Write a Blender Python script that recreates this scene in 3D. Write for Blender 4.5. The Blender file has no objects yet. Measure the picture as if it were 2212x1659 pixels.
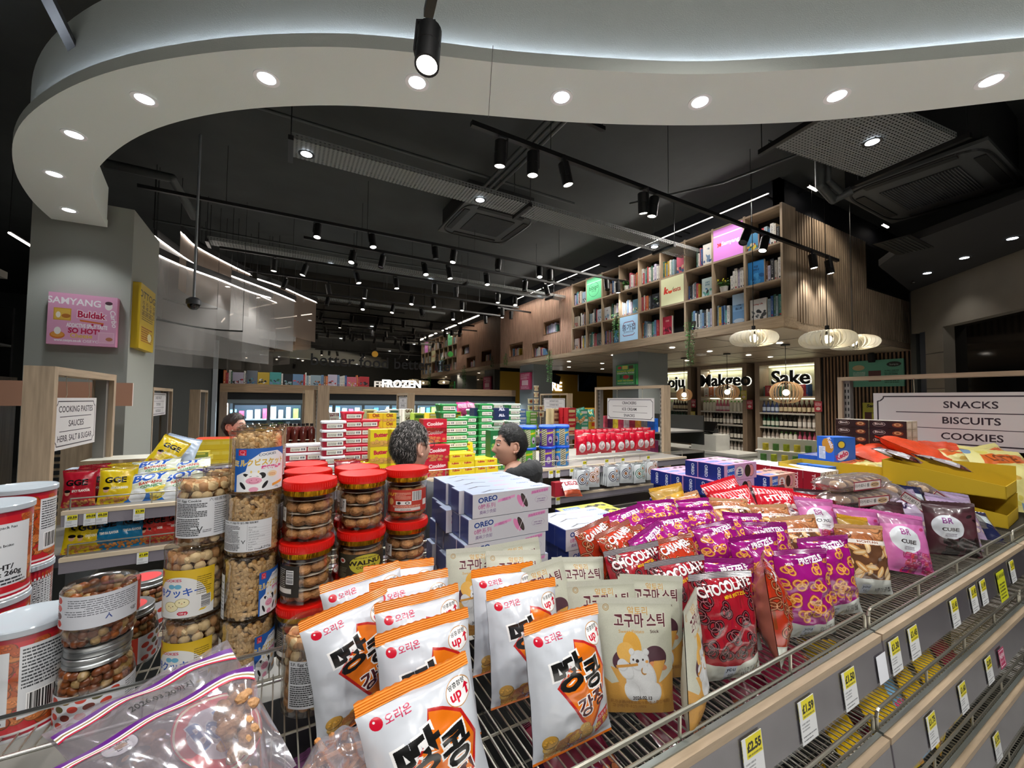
import bpy, bmesh, math, random
import numpy as np
from mathutils import Vector, Matrix
random.seed(7)
# ------------------------------------------------------------------ camera, world, lights, exposure
W, H = 2212, 1659
FPX, YAW, PITCH, ROLL = 885.0, math.radians(29.4), math.radians(2.3), math.radians(0.55)
CAM = Vector((0, 0, 1.88))
_f = Vector((math.sin(YAW)*math.cos(PITCH), math.cos(YAW)*math.cos(PITCH), math.sin(PITCH)))
_r0 = Vector((math.cos(YAW), -math.sin(YAW), 0)); _u0 = _r0.cross(_f)
_r = _r0*math.cos(ROLL)+_u0*math.sin(ROLL); _u = -_r0*math.sin(ROLL)+_u0*math.cos(ROLL)
sc = bpy.context.scene
COL = sc.collection
cd = bpy.data.cameras.new('camera'); cam = bpy.data.objects.new('camera', cd); COL.objects.link(cam)
cd.sensor_width = 36; cd.lens = 36*FPX/W; cd.clip_start = 0.02; cd.clip_end = 100
cam.matrix_world = Matrix(((_r.x, _u.x, -_f.x, CAM.x), (_r.y, _u.y, -_f.y, CAM.y), (_r.z, _u.z, -_f.z, CAM.z), (0, 0, 0, 1)))
sc.camera = cam
sc.view_settings.view_transform = 'Standard'; sc.view_settings.look = 'None'
sc.view_settings.gamma = 1; sc.view_settings.use_curve_mapping = False
sc.view_settings.exposure = 0.12
try:
    sc.cycles.use_denoising = True; sc.cycles.max_bounces = 7; sc.cycles.transparent_max_bounces = 24
    sc.cycles.diffuse_bounces = 3; sc.cycles.glossy_bounces = 3; sc.cycles.transmission_bounces = 4
    sc.cycles.sample_clamp_indirect = 4; sc.cycles.caustics_reflective = False; sc.cycles.caustics_refractive = False
    sc.cycles.use_light_tree = True
except Exception:
    pass
wd = bpy.data.worlds.new('world'); sc.world = wd; wd.use_nodes = True
wd.node_tree.nodes['Background'].inputs[0].default_value = (0.6, 0.7, 0.85, 1)
wd.node_tree.nodes['Background'].inputs[1].default_value = 0.05

def ray(x, y): return _r*((x-1106)/FPX) + _u*((829.5-y)/FPX) + _f
def az(x, y, z): d = ray(x, y); return CAM + d*((z-CAM.z)/d.z)
def aY(x, y, Y): d = ray(x, y); return CAM + d*(Y/d.y)
def aX(x, y, X): d = ray(x, y); return CAM + d*(X/d.x)

def spot_light(p, d, w, ang=95, col=(1, .97, .93), r=.05, blend=.6):
    l = bpy.data.lights.new('lamp_light', 'SPOT'); l.energy = w; l.spot_size = math.radians(ang); l.spot_blend = blend
    l.color = col; l.shadow_soft_size = r
    o = bpy.data.objects.new('lamp_light', l); COL.objects.link(o); o.location = p
    o.rotation_euler = Vector(d).to_track_quat('-Z', 'Y').to_euler(); return o
# ------------------------------------------------------------------ materials
def srgb(c):
    if isinstance(c, str): c = [int(c[i:i+2], 16)/255 for i in (0, 2, 4)]
    return tuple(((v/12.92) if v <= .04045 else ((v+.055)/1.055)**2.4) for v in c[:3])
_M = {}
def mat(name, col='888888', rough=.5, metal=0., emit=0., noise=0., nscale=8., bump=0., bscale=40., spec=.5, coat=0., alpha=1., trans=0., stretch=None):
    if name in _M: return _M[name]
    m = bpy.data.materials.new(name); m.use_nodes = True; _M[name] = m
    nt = m.node_tree; b = nt.nodes['Principled BSDF']; c = srgb(col)
    b.inputs['Base Color'].default_value = (*c, 1); b.inputs['Roughness'].default_value = rough
    b.inputs['Metallic'].default_value = metal; b.inputs['Specular IOR Level'].default_value = spec
    b.inputs['Coat Weight'].default_value = coat; b.inputs['Alpha'].default_value = alpha
    b.inputs['Transmission Weight'].default_value = trans
    if emit: b.inputs['Emission Color'].default_value = (*c, 1); b.inputs['Emission Strength'].default_value = emit
    if noise or bump:
        tc = nt.nodes.new('ShaderNodeTexCoord'); mp = nt.nodes.new('ShaderNodeMapping'); nt.links.new(tc.outputs['Object'], mp.inputs[0])
        if stretch: mp.inputs['Scale'].default_value = stretch
        if noise:
            n = nt.nodes.new('ShaderNodeTexNoise'); n.inputs['Scale'].default_value = nscale; n.inputs['Detail'].default_value = 6
            nt.links.new(mp.outputs[0], n.inputs['Vector'])
            r = nt.nodes.new('ShaderNodeValToRGB'); e = r.color_ramp.elements
            e[0].position = .3; e[1].position = .7
            e[0].color = (*[v*(1-noise) for v in c], 1); e[1].color = (*[min(1, v*(1+noise)) for v in c], 1)
            nt.links.new(n.outputs[0], r.inputs[0]); nt.links.new(r.outputs[0], b.inputs['Base Color'])
        if bump:
            n = nt.nodes.new('ShaderNodeTexNoise'); n.inputs['Scale'].default_value = bscale; nt.links.new(mp.outputs[0], n.inputs['Vector'])
            bp = nt.nodes.new('ShaderNodeBump'); bp.inputs['Strength'].default_value = bump; bp.inputs['Distance'].default_value = .01
            nt.links.new(n.outputs[0], bp.inputs['Height']); nt.links.new(bp.outputs[0], b.inputs['Normal'])
    return m
def wood(name, col, axis=2, rough=.45, amt=.22):
    st = [14., 14., 14.]; st[axis] = .9
    return mat(name, col, rough, noise=amt, nscale=4., stretch=tuple(st))
def emis(name, col, s):
    if name in _M: return _M[name]
    m = bpy.data.materials.new(name); m.use_nodes = True; _M[name] = m; nt = m.node_tree; nt.nodes.clear()
    e = nt.nodes.new('ShaderNodeEmission'); o = nt.nodes.new('ShaderNodeOutputMaterial'); e.inputs[0].default_value = (*srgb(col), 1); e.inputs[1].default_value = s
    nt.links.new(e.outputs[0], o.inputs[0]); return m
def clear(name, tint='ffffff', refl=.12, rough=.05, film=.0, filmcol='dddddd', bump=0., bscale=25):
    """thin clear plastic: see-through with a fresnel gloss; film = share of milky plastic"""
    if name in _M: return _M[name]
    m = bpy.data.materials.new(name); m.use_nodes = True; _M[name] = m; nt = m.node_tree; nt.nodes.clear(); N = nt.nodes.new; L = nt.links.new
    o = N('ShaderNodeOutputMaterial'); t = N('ShaderNodeBsdfTransparent'); t.inputs[0].default_value = (*srgb(tint), 1)
    g = N('ShaderNodeBsdfGlossy'); g.inputs['Roughness'].default_value = rough
    lw = N('ShaderNodeLayerWeight'); lw.inputs[0].default_value = .35
    mt = N('ShaderNodeMath'); mt.operation = 'MULTIPLY_ADD'; mt.inputs[1].default_value = .55; mt.inputs[2].default_value = refl*.35; mt.use_clamp = True
    L(lw.outputs['Facing'], mt.inputs[0]); mx = N('ShaderNodeMixShader'); L(mt.outputs[0], mx.inputs[0]); L(t.outputs[0], mx.inputs[1]); L(g.outputs[0], mx.inputs[2])
    last = mx
    if bump:
        n = N('ShaderNodeTexNoise'); n.inputs['Scale'].default_value = bscale; bp = N('ShaderNodeBump'); bp.inputs['Strength'].default_value = bump
        tc = N('ShaderNodeTexCoord'); L(tc.outputs['Object'], n.inputs['Vector']); L(n.outputs[0], bp.inputs['Height']); L(bp.outputs[0], g.inputs['Normal']); L(bp.outputs[0], lw.inputs['Normal'])
    if film:
        d = N('ShaderNodeBsdfDiffuse'); d.inputs[0].default_value = (*srgb(filmcol), 1); m2 = N('ShaderNodeMixShader'); m2.inputs[0].default_value = film
        L(mx.outputs[0], m2.inputs[1]); L(d.outputs[0], m2.inputs[2]); last = m2
    L(last.outputs[0], o.inputs[0]); return m
def art_mat(name, art, rough=.35, coat=0., bump=0., metal=0., spec=.5, dim=True):
    if name in _M: return _M[name]
    m = mat(name, 'ffffff', rough, coat=coat, bump=bump, bscale=30, metal=metal, spec=spec); nt = m.node_tree
    im = bpy.data.images.new(name, art.W, art.H); a = np.ones((art.H, art.W, 4), np.float32); a[..., :3] = np.clip(art.a, 0, 1)**1.0*(.90 if dim else 1)
    im.pixels.foreach_set(a.ravel()); im.update(); im.pack()
    t = nt.nodes.new('ShaderNodeTexImage'); t.image = im; t.extension = 'EXTEND'
    uv = nt.nodes.new('ShaderNodeUVMap'); nt.links.new(uv.outputs[0], t.inputs[0])
    nt.links.new(t.outputs[0], nt.nodes['Principled BSDF'].inputs['Base Color']); return m
# ------------------------------------------------------------------ objects
def tag(o, label=None, cat=None, group=None, kind=None):
    if label: o['label'] = label
    if cat: o['category'] = cat
    if group: o['group'] = group
    if kind: o['kind'] = kind
    return o
def thing(name, label, cat, loc=(0, 0, 0), rz=0., group=None, rot=None, scale=None):
    o = bpy.data.objects.new(name, None); COL.objects.link(o); o.location = loc
    o.rotation_euler = rot if rot else (0, 0, rz); o.empty_display_size = .05
    if scale: o.scale = (scale,)*3 if isinstance(scale, (int, float)) else scale
    return tag(o, label, cat, group)
class MB:
    """collects geometry (verts, faces, uvs, material index) and links it as one mesh"""
    def __init__(s): s.v = []; s.f = []; s.m = []; s.uv = []; s.M = Matrix()
    def add(s, vs, fs, mi=0, uvs=None):
        n = len(s.v); s.v += [tuple(s.M @ Vector(v)) for v in vs]
        for k, f in enumerate(fs):
            s.f.append([n+i for i in f]); s.m.append(mi); s.uv.append(uvs[k] if uvs else [(0, 0)]*len(f))
        return s
    def box(s, lo, hi, mi=0, faceuv=None, mis=None):
        x0, y0, z0 = lo; x1, y1, z1 = hi
        vs = [(x0, y0, z0), (x1, y0, z0), (x1, y1, z0), (x0, y1, z0), (x0, y0, z1), (x1, y0, z1), (x1, y1, z1), (x0, y1, z1)]
        fs = [(0, 1, 5, 4), (1, 2, 6, 5), (2, 3, 7, 6), (3, 0, 4, 7), (4, 5, 6, 7), (3, 2, 1, 0)]   # front(-y) right back left top bottom
        q = [(0, 0), (1, 0), (1, 1), (0, 1)]
        for k, f in enumerate(fs):
            s.add(vs, [f], mis[k] if mis else mi, [faceuv[k] if faceuv else q])
        return s
    def cbox(s, c, d, mi=0, **k): return s.box([c[i]-d[i]/2 for i in range(3)], [c[i]+d[i]/2 for i in range(3)], mi, **k)
    def cyl(s, a, b, r, n=10, mi=0, r2=None, cap=True):
        a, b = Vector(a), Vector(b); d = (b-a).normalized(); t = d.orthogonal().normalized(); w = d.cross(t); r2 = r if r2 is None else r2
        vs = [];
        for k in range(n):
            g = 2*math.pi*k/n; e = t*math.cos(g)+w*math.sin(g); vs += [a+e*r, b+e*r2]
        fs = [(2*k, 2*((k+1) % n), 2*((k+1) % n)+1, 2*k+1) for k in range(n)]
        if cap: fs += [tuple(2*k for k in range(n))[::-1], tuple(2*k+1 for k in range(n))]
        return s.add(vs, fs, mi)
    def tube(s, pts, r, n=6, mi=0):
        for a, b in zip(pts[:-1], pts[1:]): s.cyl(a, b, r, n, mi)
        return s
    def lathe(s, prof, n=24, mi=0, c=(0, 0), arc=(0, 2*math.pi), ell=1., uvr=None):
        a0, a1 = arc; full = abs(a1-a0-2*math.pi) < 1e-6; m = n if full else n+1; vs = []
        for k in range(m):
            g = a0+(a1-a0)*k/n
            for r, z in prof: vs.append((c[0]+r*math.cos(g), c[1]+r*math.sin(g)*ell, z))
        P = len(prof); fs = []; us = []
        z0, z1 = (uvr or (prof[0][1], prof[-1][1])); dz = (z1-z0) or 1
        for k in range(n):
            k2 = (k+1) % m
            for j in range(P-1):
                fs.append((k*P+j, k2*P+j, k2*P+j+1, k*P+j+1))
                us.append([(k/n, (prof[j][1]-z0)/dz), ((k+1)/n, (prof[j][1]-z0)/dz), ((k+1)/n, (prof[j+1][1]-z0)/dz), (k/n, (prof[j+1][1]-z0)/dz)])
        return s.add(vs, fs, mi, us)
    def grid(s, fn, nu, nv, mi=0, u0=0, u1=1, v0=0, v1=1, flip=False):
        vs = [fn(u0+(u1-u0)*i/nu, v0+(v1-v0)*j/nv) for j in range(nv+1) for i in range(nu+1)]; fs = []; us = []
        for j in range(nv):
            for i in range(nu):
                a = j*(nu+1)+i; f = (a, a+1, a+nu+2, a+nu+1)
                q = [(u0+(u1-u0)*p/nu, v0+(v1-v0)*t/nv) for p, t in ((i, j), (i+1, j), (i+1, j+1), (i, j+1))]
                if flip: f = f[::-1]; q = q[::-1]
                fs.append(f); us.append(q)
        return s.add(vs, fs, mi, us)
    def ball(s, c, r, mi=0, n=8, k=5, rot=None):
        r = (r,)*3 if isinstance(r, (int, float)) else r; R = rot or Matrix.Identity(3); c = Vector(c); vs = []
        for j in range(k+1):
            t = math.pi*j/k
            for i in range(n):
                g = 2*math.pi*i/n; vs.append(c+R @ Vector((r[0]*math.sin(t)*math.cos(g), r[1]*math.sin(t)*math.sin(g), r[2]*math.cos(t))))
        fs = []
        for j in range(k):
            for i in range(n):
                i2 = (i+1) % n
                if j == 0: fs.append((i, (j+1)*n+i, (j+1)*n+i2))
                elif j == k-1: fs.append((j*n+i, (j+1)*n+i, j*n+i2))
                else: fs.append((j*n+i, (j+1)*n+i, (j+1)*n+i2, j*n+i2))
        return s.add(vs, fs, mi)
    def prism(s, pts, z0, z1, mi=0):
        n = len(pts); vs = [(p[0], p[1], z0) for p in pts]+[(p[0], p[1], z1) for p in pts]
        return s.add(vs, [tuple(range(n))[::-1], tuple(range(n, 2*n))]+[(k, (k+1) % n, n+(k+1) % n, n+k) for k in range(n)], mi)
    def mesh(s, name, mats, smooth=False, bevel=0):
        me = bpy.data.meshes.new(name); me.from_pydata(s.v, [], s.f)
        for m in (mats if isinstance(mats, (list, tuple)) else [mats]): me.materials.append(m)
        me.polygons.foreach_set('material_index', s.m)
        ul = me.uv_layers.new(name='UVMap'); ul.data.foreach_set('uv', [c for f in s.uv for p in f for c in p])
        if smooth: me.polygons.foreach_set('use_smooth', [True]*len(s.f))
        me.update()
        if smooth: 
            try: me.set_sharp_from_angle(angle=math.radians(40 if smooth is True else smooth))
            except Exception: pass
        return me
    def build(s, name, mats, parent=None, loc=None, rot=None, smooth=False, kind=None, label=None, cat=None, group=None, bevel=0):
        return link(name, s.mesh(name, mats, smooth), parent, loc, rot, kind, label, cat, group, bevel)
def link(name, me, parent=None, loc=None, rot=None, kind=None, label=None, cat=None, group=None, bevel=0):
    o = bpy.data.objects.new(name, me); COL.objects.link(o)
    if parent: o.parent = parent
    if loc is not None: o.location = loc
    if rot is not None: o.rotation_euler = rot
    if bevel:
        b = o.modifiers.new('bevel', 'BEVEL'); b.width = bevel; b.segments = 2; b.limit_method = 'ANGLE'
    return tag(o, label, cat, group, kind)
def struct(name, mb, mats, **k): return mb.build(name, mats, kind='structure', **k)
_KIDS = {}
def copy_tree(o, parent=None):
    c = o.copy(); COL.objects.link(c); c.parent = parent
    if parent: c.matrix_parent_inverse = o.matrix_parent_inverse
    for ch in _KIDS.get(o.name, None) or [x for x in o.children]: copy_tree(ch, c)
    return c
_PROTO = {}
def put(key, maker, loc, rot, label, group=None, scale=None):
    """first call builds the thing, later calls copy it and its parts"""
    if key not in _PROTO: o = _PROTO[key] = maker()
    else: o = copy_tree(_PROTO[key])
    o.location = loc; o.rotation_euler = rot
    if scale: o.scale = scale if isinstance(scale, tuple) else (scale,)*3
    else: o.scale = (1, 1, 1)
    o['label'] = label
    if group: o['group'] = group
    return o
ORD = 'first second third fourth fifth sixth seventh eighth ninth tenth eleventh twelfth thirteenth fourteenth fifteenth sixteenth seventeenth eighteenth nineteenth twentieth'.split()+['%dth' % k for k in range(21, 60)]
# ------------------------------------------------------------------ print rasteriser (flat print on labels and packs)
_TX = {}
def text_tris(s, bold=0.):
    k = (s, bold)
    if k in _TX: return _TX[k]
    c = bpy.data.curves.new('t', 'FONT'); c.body = s; c.size = 1; c.offset = bold; c.resolution_u = 3; c.fill_mode = 'FRONT'
    o = bpy.data.objects.new('t', c); me = o.to_mesh(); me.calc_loop_triangles()
    v = np.array([p.co[:2] for p in me.vertices]) if len(me.vertices) else np.zeros((1, 2))
    t = np.array([tuple(x.vertices) for x in me.loop_triangles], int).reshape(-1, 3)
    o.to_mesh_clear(); bpy.data.objects.remove(o); bpy.data.curves.remove(c)
    _TX[k] = (v, t); return _TX[k]
class Art:
    def __init__(s, w, h, bg='ffffff'): s.W, s.H = w, h; s.a = np.empty((h, w, 3), np.float32); s.a[:] = s.c(bg)
    def c(s, col): return np.array([int(col[i:i+2], 16)/255 for i in (0, 2, 4)], np.float32) if isinstance(col, str) else np.array(col, np.float32)
    def tri(s, p, col):
        x0 = max(0, int(p[:, 0].min())); x1 = min(s.W, int(p[:, 0].max())+2); y0 = max(0, int(p[:, 1].min())); y1 = min(s.H, int(p[:, 1].max())+2)
        if x1 <= x0 or y1 <= y0: return
        X = np.arange(x0, x1)+.5; Y = (np.arange(y0, y1)+.5)[:, None]
        e = []
        for i in range(3):
            a, b = p[i], p[(i+1) % 3]; e.append((b[0]-a[0])*(Y-a[1])-(b[1]-a[1])*(X-a[0]))
        m = ((e[0] >= -.01) & (e[1] >= -.01) & (e[2] >= -.01)) | ((e[0] <= .01) & (e[1] <= .01) & (e[2] <= .01))
        s.a[y0:y1, x0:x1][m] = col
    def rect(s, x0, y0, x1, y1, col): s.a[max(0, int(y0)):max(0, int(y1)), max(0, int(x0)):max(0, int(x1))] = s.c(col); return s
    def poly(s, pts, col):
        p = np.array(pts, float); x0, y0 = np.maximum(p.min(0).astype(int), 0); x1 = min(s.W, int(p[:, 0].max())+2); y1 = min(s.H, int(p[:, 1].max())+2)
        if x1 <= x0 or y1 <= y0: return s
        X = (np.arange(x0, x1)+.5)[None]; Y = (np.arange(y0, y1)+.5)[:, None]; ins = np.zeros((y1-y0, x1-x0), bool)
        for a, b in zip(p, np.roll(p, -1, 0)):
            if a[1] == b[1]: continue
            ins ^= ((a[1] > Y) != (b[1] > Y)) & (X < (b[0]-a[0])*(Y-a[1])/(b[1]-a[1])+a[0])
        s.a[y0:y1, x0:x1][ins] = s.c(col); return s
    def ell(s, cx, cy, rx, ry, col, rot=0, inner=0.):
        R = max(rx, ry); x0 = max(0, int(cx-R)); x1 = min(s.W, int(cx+R)+2); y0 = max(0, int(cy-R)); y1 = min(s.H, int(cy+R)+2)
        if x1 <= x0 or y1 <= y0: return s
        X = np.arange(x0, x1)+.5-cx; Y = (np.arange(y0, y1)+.5-cy)[:, None]; c_, s_ = math.cos(rot), math.sin(rot)
        q = ((X*c_+Y*s_)/rx)**2+((-X*s_+Y*c_)/ry)**2
        s.a[y0:y1, x0:x1][(q <= 1) & (q >= inner*inner)] = s.c(col); return s
    def line(s, x0, y0, x1, y1, w, col):
        d = math.hypot(x1-x0, y1-y0) or 1; nx, ny = -(y1-y0)/d*w/2, (x1-x0)/d*w/2
        return s.poly([(x0+nx, y0+ny), (x1+nx, y1+ny), (x1-nx, y1-ny), (x0-nx, y0-ny)], col)
    def text(s, t, x, y, h, col, al='c', bold=0., rot=0., sx=1., out=None, ow=.05, shear=0., wmax=None):
        """t drawn with cap height about h, baseline centre/left at x, y"""
        bold = bold*.55 if ow != 0 or out else bold
        if out: s.text(t, x, y, h, out, al, bold+ow, rot, sx, None, 0, shear, wmax)
        v, tr = text_tris(t, bold); v = v.copy(); v0 = text_tris(t, 0.)[0] if bold else v
        w0, w1 = v0[:, 0].min(), v0[:, 0].max(); k = h/.73; sx_ = sx
        if wmax and (w1-w0)*k*sx > wmax: sx_ = wmax/((w1-w0)*k)
        off = {'c': (w0+w1)/2, 'l': w0, 'r': w1}[al]
        px = (v[:, 0]-off)*k*sx_; py = v[:, 1]*k; px = px+py*shear
        c_, s_ = math.cos(rot), math.sin(rot); P = np.stack([x+px*c_-py*s_, y+px*s_+py*c_], 1); col = s.c(col)
        for i in tr: s.tri(P[i], col)
        return s
    def micro(s, x0, y0, x1, y1, n, col, seed=0, th=.5):
        """illegibly small print: rows of short dashes"""
        r = random.Random(seed); dy = (y1-y0)/n; col = s.c(col)
        for i in range(n):
            y = y1-(i+1)*dy; x = x0; e = x1-(x1-x0)*r.choice((0, 0, .05, .3))
            while x < e:
                w = r.uniform(.02, .1)*(x1-x0); s.rect(x, y, min(e, x+w), y+max(1, dy*th), col); x += w+max(1.5, (x1-x0)*.012)
        return s
    def barcode(s, x0, y0, x1, y1, seed=0, vert=False):
        s.rect(x0-3, y0-3, x1+3, y1+3, 'ffffff'); r = random.Random(seed); x = x0 if not vert else y0; e = x1 if not vert else y1; u = (e-x)/60
        while x < e:
            w = r.choice((1, 1, 2, 3))*u
            if vert: s.rect(x0, x, x1, x+w, '101010')
            else: s.rect(x, y0, x+w, y1, '101010')
            x += w+r.choice((1, 2))*u
        return s
    def mul(s, f): s.a *= f; return s
    def noise(s, amt=.05, seed=0, cell=1):
        r = np.random.RandomState(seed); n = r.rand(s.H//cell+1, s.W//cell+1, 1).repeat(cell, 0).repeat(cell, 1)[:s.H, :s.W]
        s.a = s.a*(1+(n-.5)*2*amt); return s
# ================================================================== SETTING
CZ = 4.6
m_ceil = mat('ceiling_dark', '2e3130', .9, noise=.25, nscale=1.2, bump=.3, bscale=6)
m_floor = mat('floor_tile', 'b4b2ae', .35, noise=.1, nscale=3)
m_black = mat('black_metal', '0c0c0d', .45); m_blackm = mat('black_matt', '121315', .8)
m_dkgrey = mat('grey_steel', '4a4d4c', .45, metal=.6); m_pipe = mat('pipe_grey', '2f3231', .55)
m_white = mat('white_plaster', 'e0e7e1', .75, bump=.12, bscale=220); m_grey = mat('column_grey', '8f918a', .85, bump=.1, bscale=200)
m_dgrey = mat('wall_grey', '5c5e5c', .9); m_oak = wood('oak', 'a8947c'); m_oakx = wood('oak_x', 'a8947c', 0); m_oaky = wood('oak_y', 'a8947c', 1)
m_oakd = wood('oak_dark', '857260'); m_oakr = wood('oak_reddish', '9a765a'); m_wht = mat('white_plain', 'f2f2f0', .5)
m_lamp = emis('lamp_lens', 'fff6e8', 14); m_lampc = emis('lamp_lens_cool', 'eaf4ff', 16); m_strip = emis('led_strip', 'fff4ea', 9)
m_chrome = mat('chrome', 'c9cac8', .22, metal=1.); m_wire = mat('zinc_wire', 'b7b4a6', .32, metal=.85)
struct('floor', MB().box((-12, -6, -.1), (20, 16, 0)), m_floor)
struct('ceiling', MB().box((-12, -6, CZ), (20, 16, CZ+.1)), m_ceil)
struct('wall_left', MB().box((-12.1, -6, 0), (-12, 16, CZ)), m_dgrey)
struct('wall_front', MB().box((-12, -6.1, 0), (20, -6, CZ)), m_dgrey)
struct('wall_back', MB().box((-12, 15.9, 0), (20, 16, CZ)), m_dgrey)
struct('wall_right', MB().box((20, -6, 0), (20.1, 16, CZ)), m_dgrey)

# ---- white curved ceiling ring: slab with downlights, cove light, upper fascia
OUT = [(2212, 111), (1885, 140), (1682, 153), (1480, 161), (1213, 147), (1067, 135), (909, 115), (740, 100.6), (540, 105), (405, 120), (270, 145), (169, 179), (101, 216), (51, 257), (30, 294), (25, 331), (34, 378), (51, 408), (74, 440), (111, 473)]
INN = [(2212, 214), (1986, 240), (1784, 260), (1632, 268), (1480, 271), (1348, 269), (1213, 263), (1057, 250), (909, 238), (740, 227), (608, 230), (506, 238), (405, 257), (338, 277), (287, 300), (243, 331), (216, 358), (199, 385), (203, 429), (216, 459), (232, 491)]
RZ = 3.4
def resample(P, n):
    d = [0]
    for a, b in zip(P[:-1], P[1:]): d.append(d[-1]+(b-a).length)
    o = []
    for k in range(n):
        t = d[-1]*k/(n-1); i = max(j for j in range(len(d)-1) if d[j] <= t+1e-9); f = (t-d[i])/(d[i+1]-d[i]); 
        # catmull-rom for a smooth run
        p0, p1, p2, p3 = P[max(i-1, 0)], P[i], P[i+1], P[min(i+2, len(P)-1)]
        o.append(.5*((2*p1)+(p2-p0)*f+(2*p0-5*p1+4*p2-p3)*f*f+(3*p1-p0-3*p2+p3)*f**3))
    return o
def smooth(P, k=2):
    for _ in range(k): P = [P[0]]+[(P[i-1]+2*P[i]+P[i+1])/4 for i in range(1, len(P)-1)]+[P[-1]]
    return P
Po = [az(x, y, RZ) for x, y in OUT]; Pi = [az(x, y, RZ) for x, y in INN]
for P in (Po, Pi): P.insert(0, P[0]+(P[0]-P[1]).normalized()*1.6)
NR = 90; Ro = smooth(resample(Po, NR), 3); Ri = smooth(resample(Pi, NR), 3)
def strip(Pa, Pb, za, zb, flip=False):
    vs = []; 
    for a, b in zip(Pa, Pb): vs += [(a.x, a.y, za), (b.x, b.y, zb)]
    fs = [(2*k, 2*k+1, 2*k+3, 2*k+2) for k in range(len(Pa)-1)]
    return vs, [f[::-1] for f in fs] if flip else fs
def lerp(A, B, t): return [a+(b-a)*t for a, b in zip(A, B)]
b = MB(); zt = RZ+.062
Rf = lerp(Ro, Ri, .17)
b.add(*strip(Ro, Ri, RZ, RZ)); b.add(*strip(Ro, Ro, RZ, zt, True)); b.add(*strip(Ri, Ri, RZ, zt)); b.add(*strip(Ro, Ri, zt, zt, True))
b.add([tuple(Ro[-1]), tuple(Ri[-1]), (Ri[-1].x, Ri[-1].y, zt), (Ro[-1].x, Ro[-1].y, zt)], [(0, 1, 2, 3)])
ring = struct('trim_1', b, m_white, smooth=True); ring['label'] = 'white curved ceiling band with downlights and a lit cove'
b = MB(); Rg = lerp(Ro, Ri, .23); FT = RZ+.47
b.add(*strip(Rf, Rf, zt, FT, True)); b.add(*strip(Rg, Rg, zt, FT)); b.add(*strip(Rf, Rg, FT, FT, True))
struct('fascia', b, m_white, parent=ring, smooth=True)
Rh = lerp(Ro, Ri, .985); b = MB(); Rk = lerp(Ro, Ri, .93)
b.add(*strip(Rh, Rh, zt, RZ+.36)); b.add(*strip(Rk, Rk, zt, RZ+.36, True)); b.add(*strip(Rh, Rk, RZ+.36, RZ+.36))
struct('inner_fascia', b, m_white, parent=ring, smooth=True)
b = MB(); La, Lb = lerp(Ro, Ri, .125), lerp(Ro, Ri, .15); n0 = 50
b.add(*strip(La[:78], Lb[:78], zt+.012, zt+.012, True)); b.add(*strip(La[:78], La[:78], zt+.002, zt+.012))
struct('cove_light', b, emis('cove_led', 'e4ecff', 42), parent=ring)
b = MB(); q = [az(1065, 98, RZ-.0015), az(1055, 254, RZ-.0015)]; w_ = Vector((.0012, 0, 0)); b.add([q[0]-w_, q[0]+w_, q[1]+w_, q[1]-w_], [(0, 1, 2, 3)]); struct('panel_joint', b, m_dgrey, parent=ring)

def make_downlight(rim=m_wht, lens=m_lampc, r=.048):
    def mk():
        t = thing('downlight', 'd', 'ceiling light')
        MB().lathe([(r*1.0, -.002), (r*1.45, -.004), (r*1.47, 0)], 24).build('rim', rim, t, smooth=True)
        MB().lathe([(0, .0), (r*.9, .001), (r, -.003)], 20).build('lens', lens, t)
        return t
    return mk
DL = [(2141, 174), (1808, 207), (1512, 220), (1213, 210), (901, 178), (576, 169), (312, 214), (160, 291), (117, 376), (149, 454)]
for i, (x, y) in enumerate(DL):
    p = az(x, y, RZ-.001)
    put('dl_ring', make_downlight(), p, (0, 0, 0), 'round white recessed downlight in the white ceiling band, %s counted from the right' % ORD[i], 'downlights in the white ceiling band', .8)
    spot_light(p-Vector((0, 0, .02)), (0, 0, -1), 26 if i < 6 else 22, 110, (.93, .97, 1))

# ---- grey column with two posters, left
cx0, cx1, cy0, cy1 = -1.89, -1.235, 5.0, 5.9
column = struct('column_1', MB().box((cx0, cy0, 0), (cx1, cy1, 3.62)), m_grey, label='grey square column under the ceiling band')
# ---- wood bulkhead / bookcase
BX, BY0, BY1, BZ0, BZ1, SZ = 5.1, 2.6, 6.6, 2.90, 4.25, 2.785
NC = 9; CW = (BY1-BY0-.0)/NC; RZS = [2.9, 3.345, 3.785, 4.235]
bk = thing('bookcase', 'long oak cube bookcase high above the drinks corner', 'bookcase', (BX, BY0, BZ0))
def bkp(name, lo, hi, m): return MB().box([lo[0]-BX, lo[1]-BY0, lo[2]-BZ0], [hi[0]-BX, hi[1]-BY0, hi[2]-BZ0]).build(name, m, bk)
for k in range(NC+1): bkp('divider', (BX, BY0+CW*k-.013, BZ0), (BX+.3, BY0+CW*k+.013, BZ1+.01), m_oak)
for j in range(4): bkp('shelf', (BX+.001, BY0-.012, RZS[j]-(.0 if j else .02)-.011), (BX+.3, BY1+.012, RZS[j]+.011), m_oaky)
bkp('back_panel', (BX+.3, BY0, BZ0), (BX+.32, BY1, BZ1), mat('back_black', '15171b', .6))
struct('wall_bulkhead', MB().box((BX-.0, BY0-.012, SZ), (BX+.34, 9.75, 2.868)).box((BX+.34, BY0, SZ), (8.9, BY0+.05, 2.868)), m_oaky)
struct('ceiling_soffit', MB().box((BX+.01, BY0, SZ-.02), (9.4, 9.75, SZ)), wood('oak_soffit', '9c8b76', 1, .35, .12))
b = MB()
for X in (6.1, 7.1, 8.1): b.box((X, BY0, SZ-.0225), (X+.006, 9.75, SZ-.0195))
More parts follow.
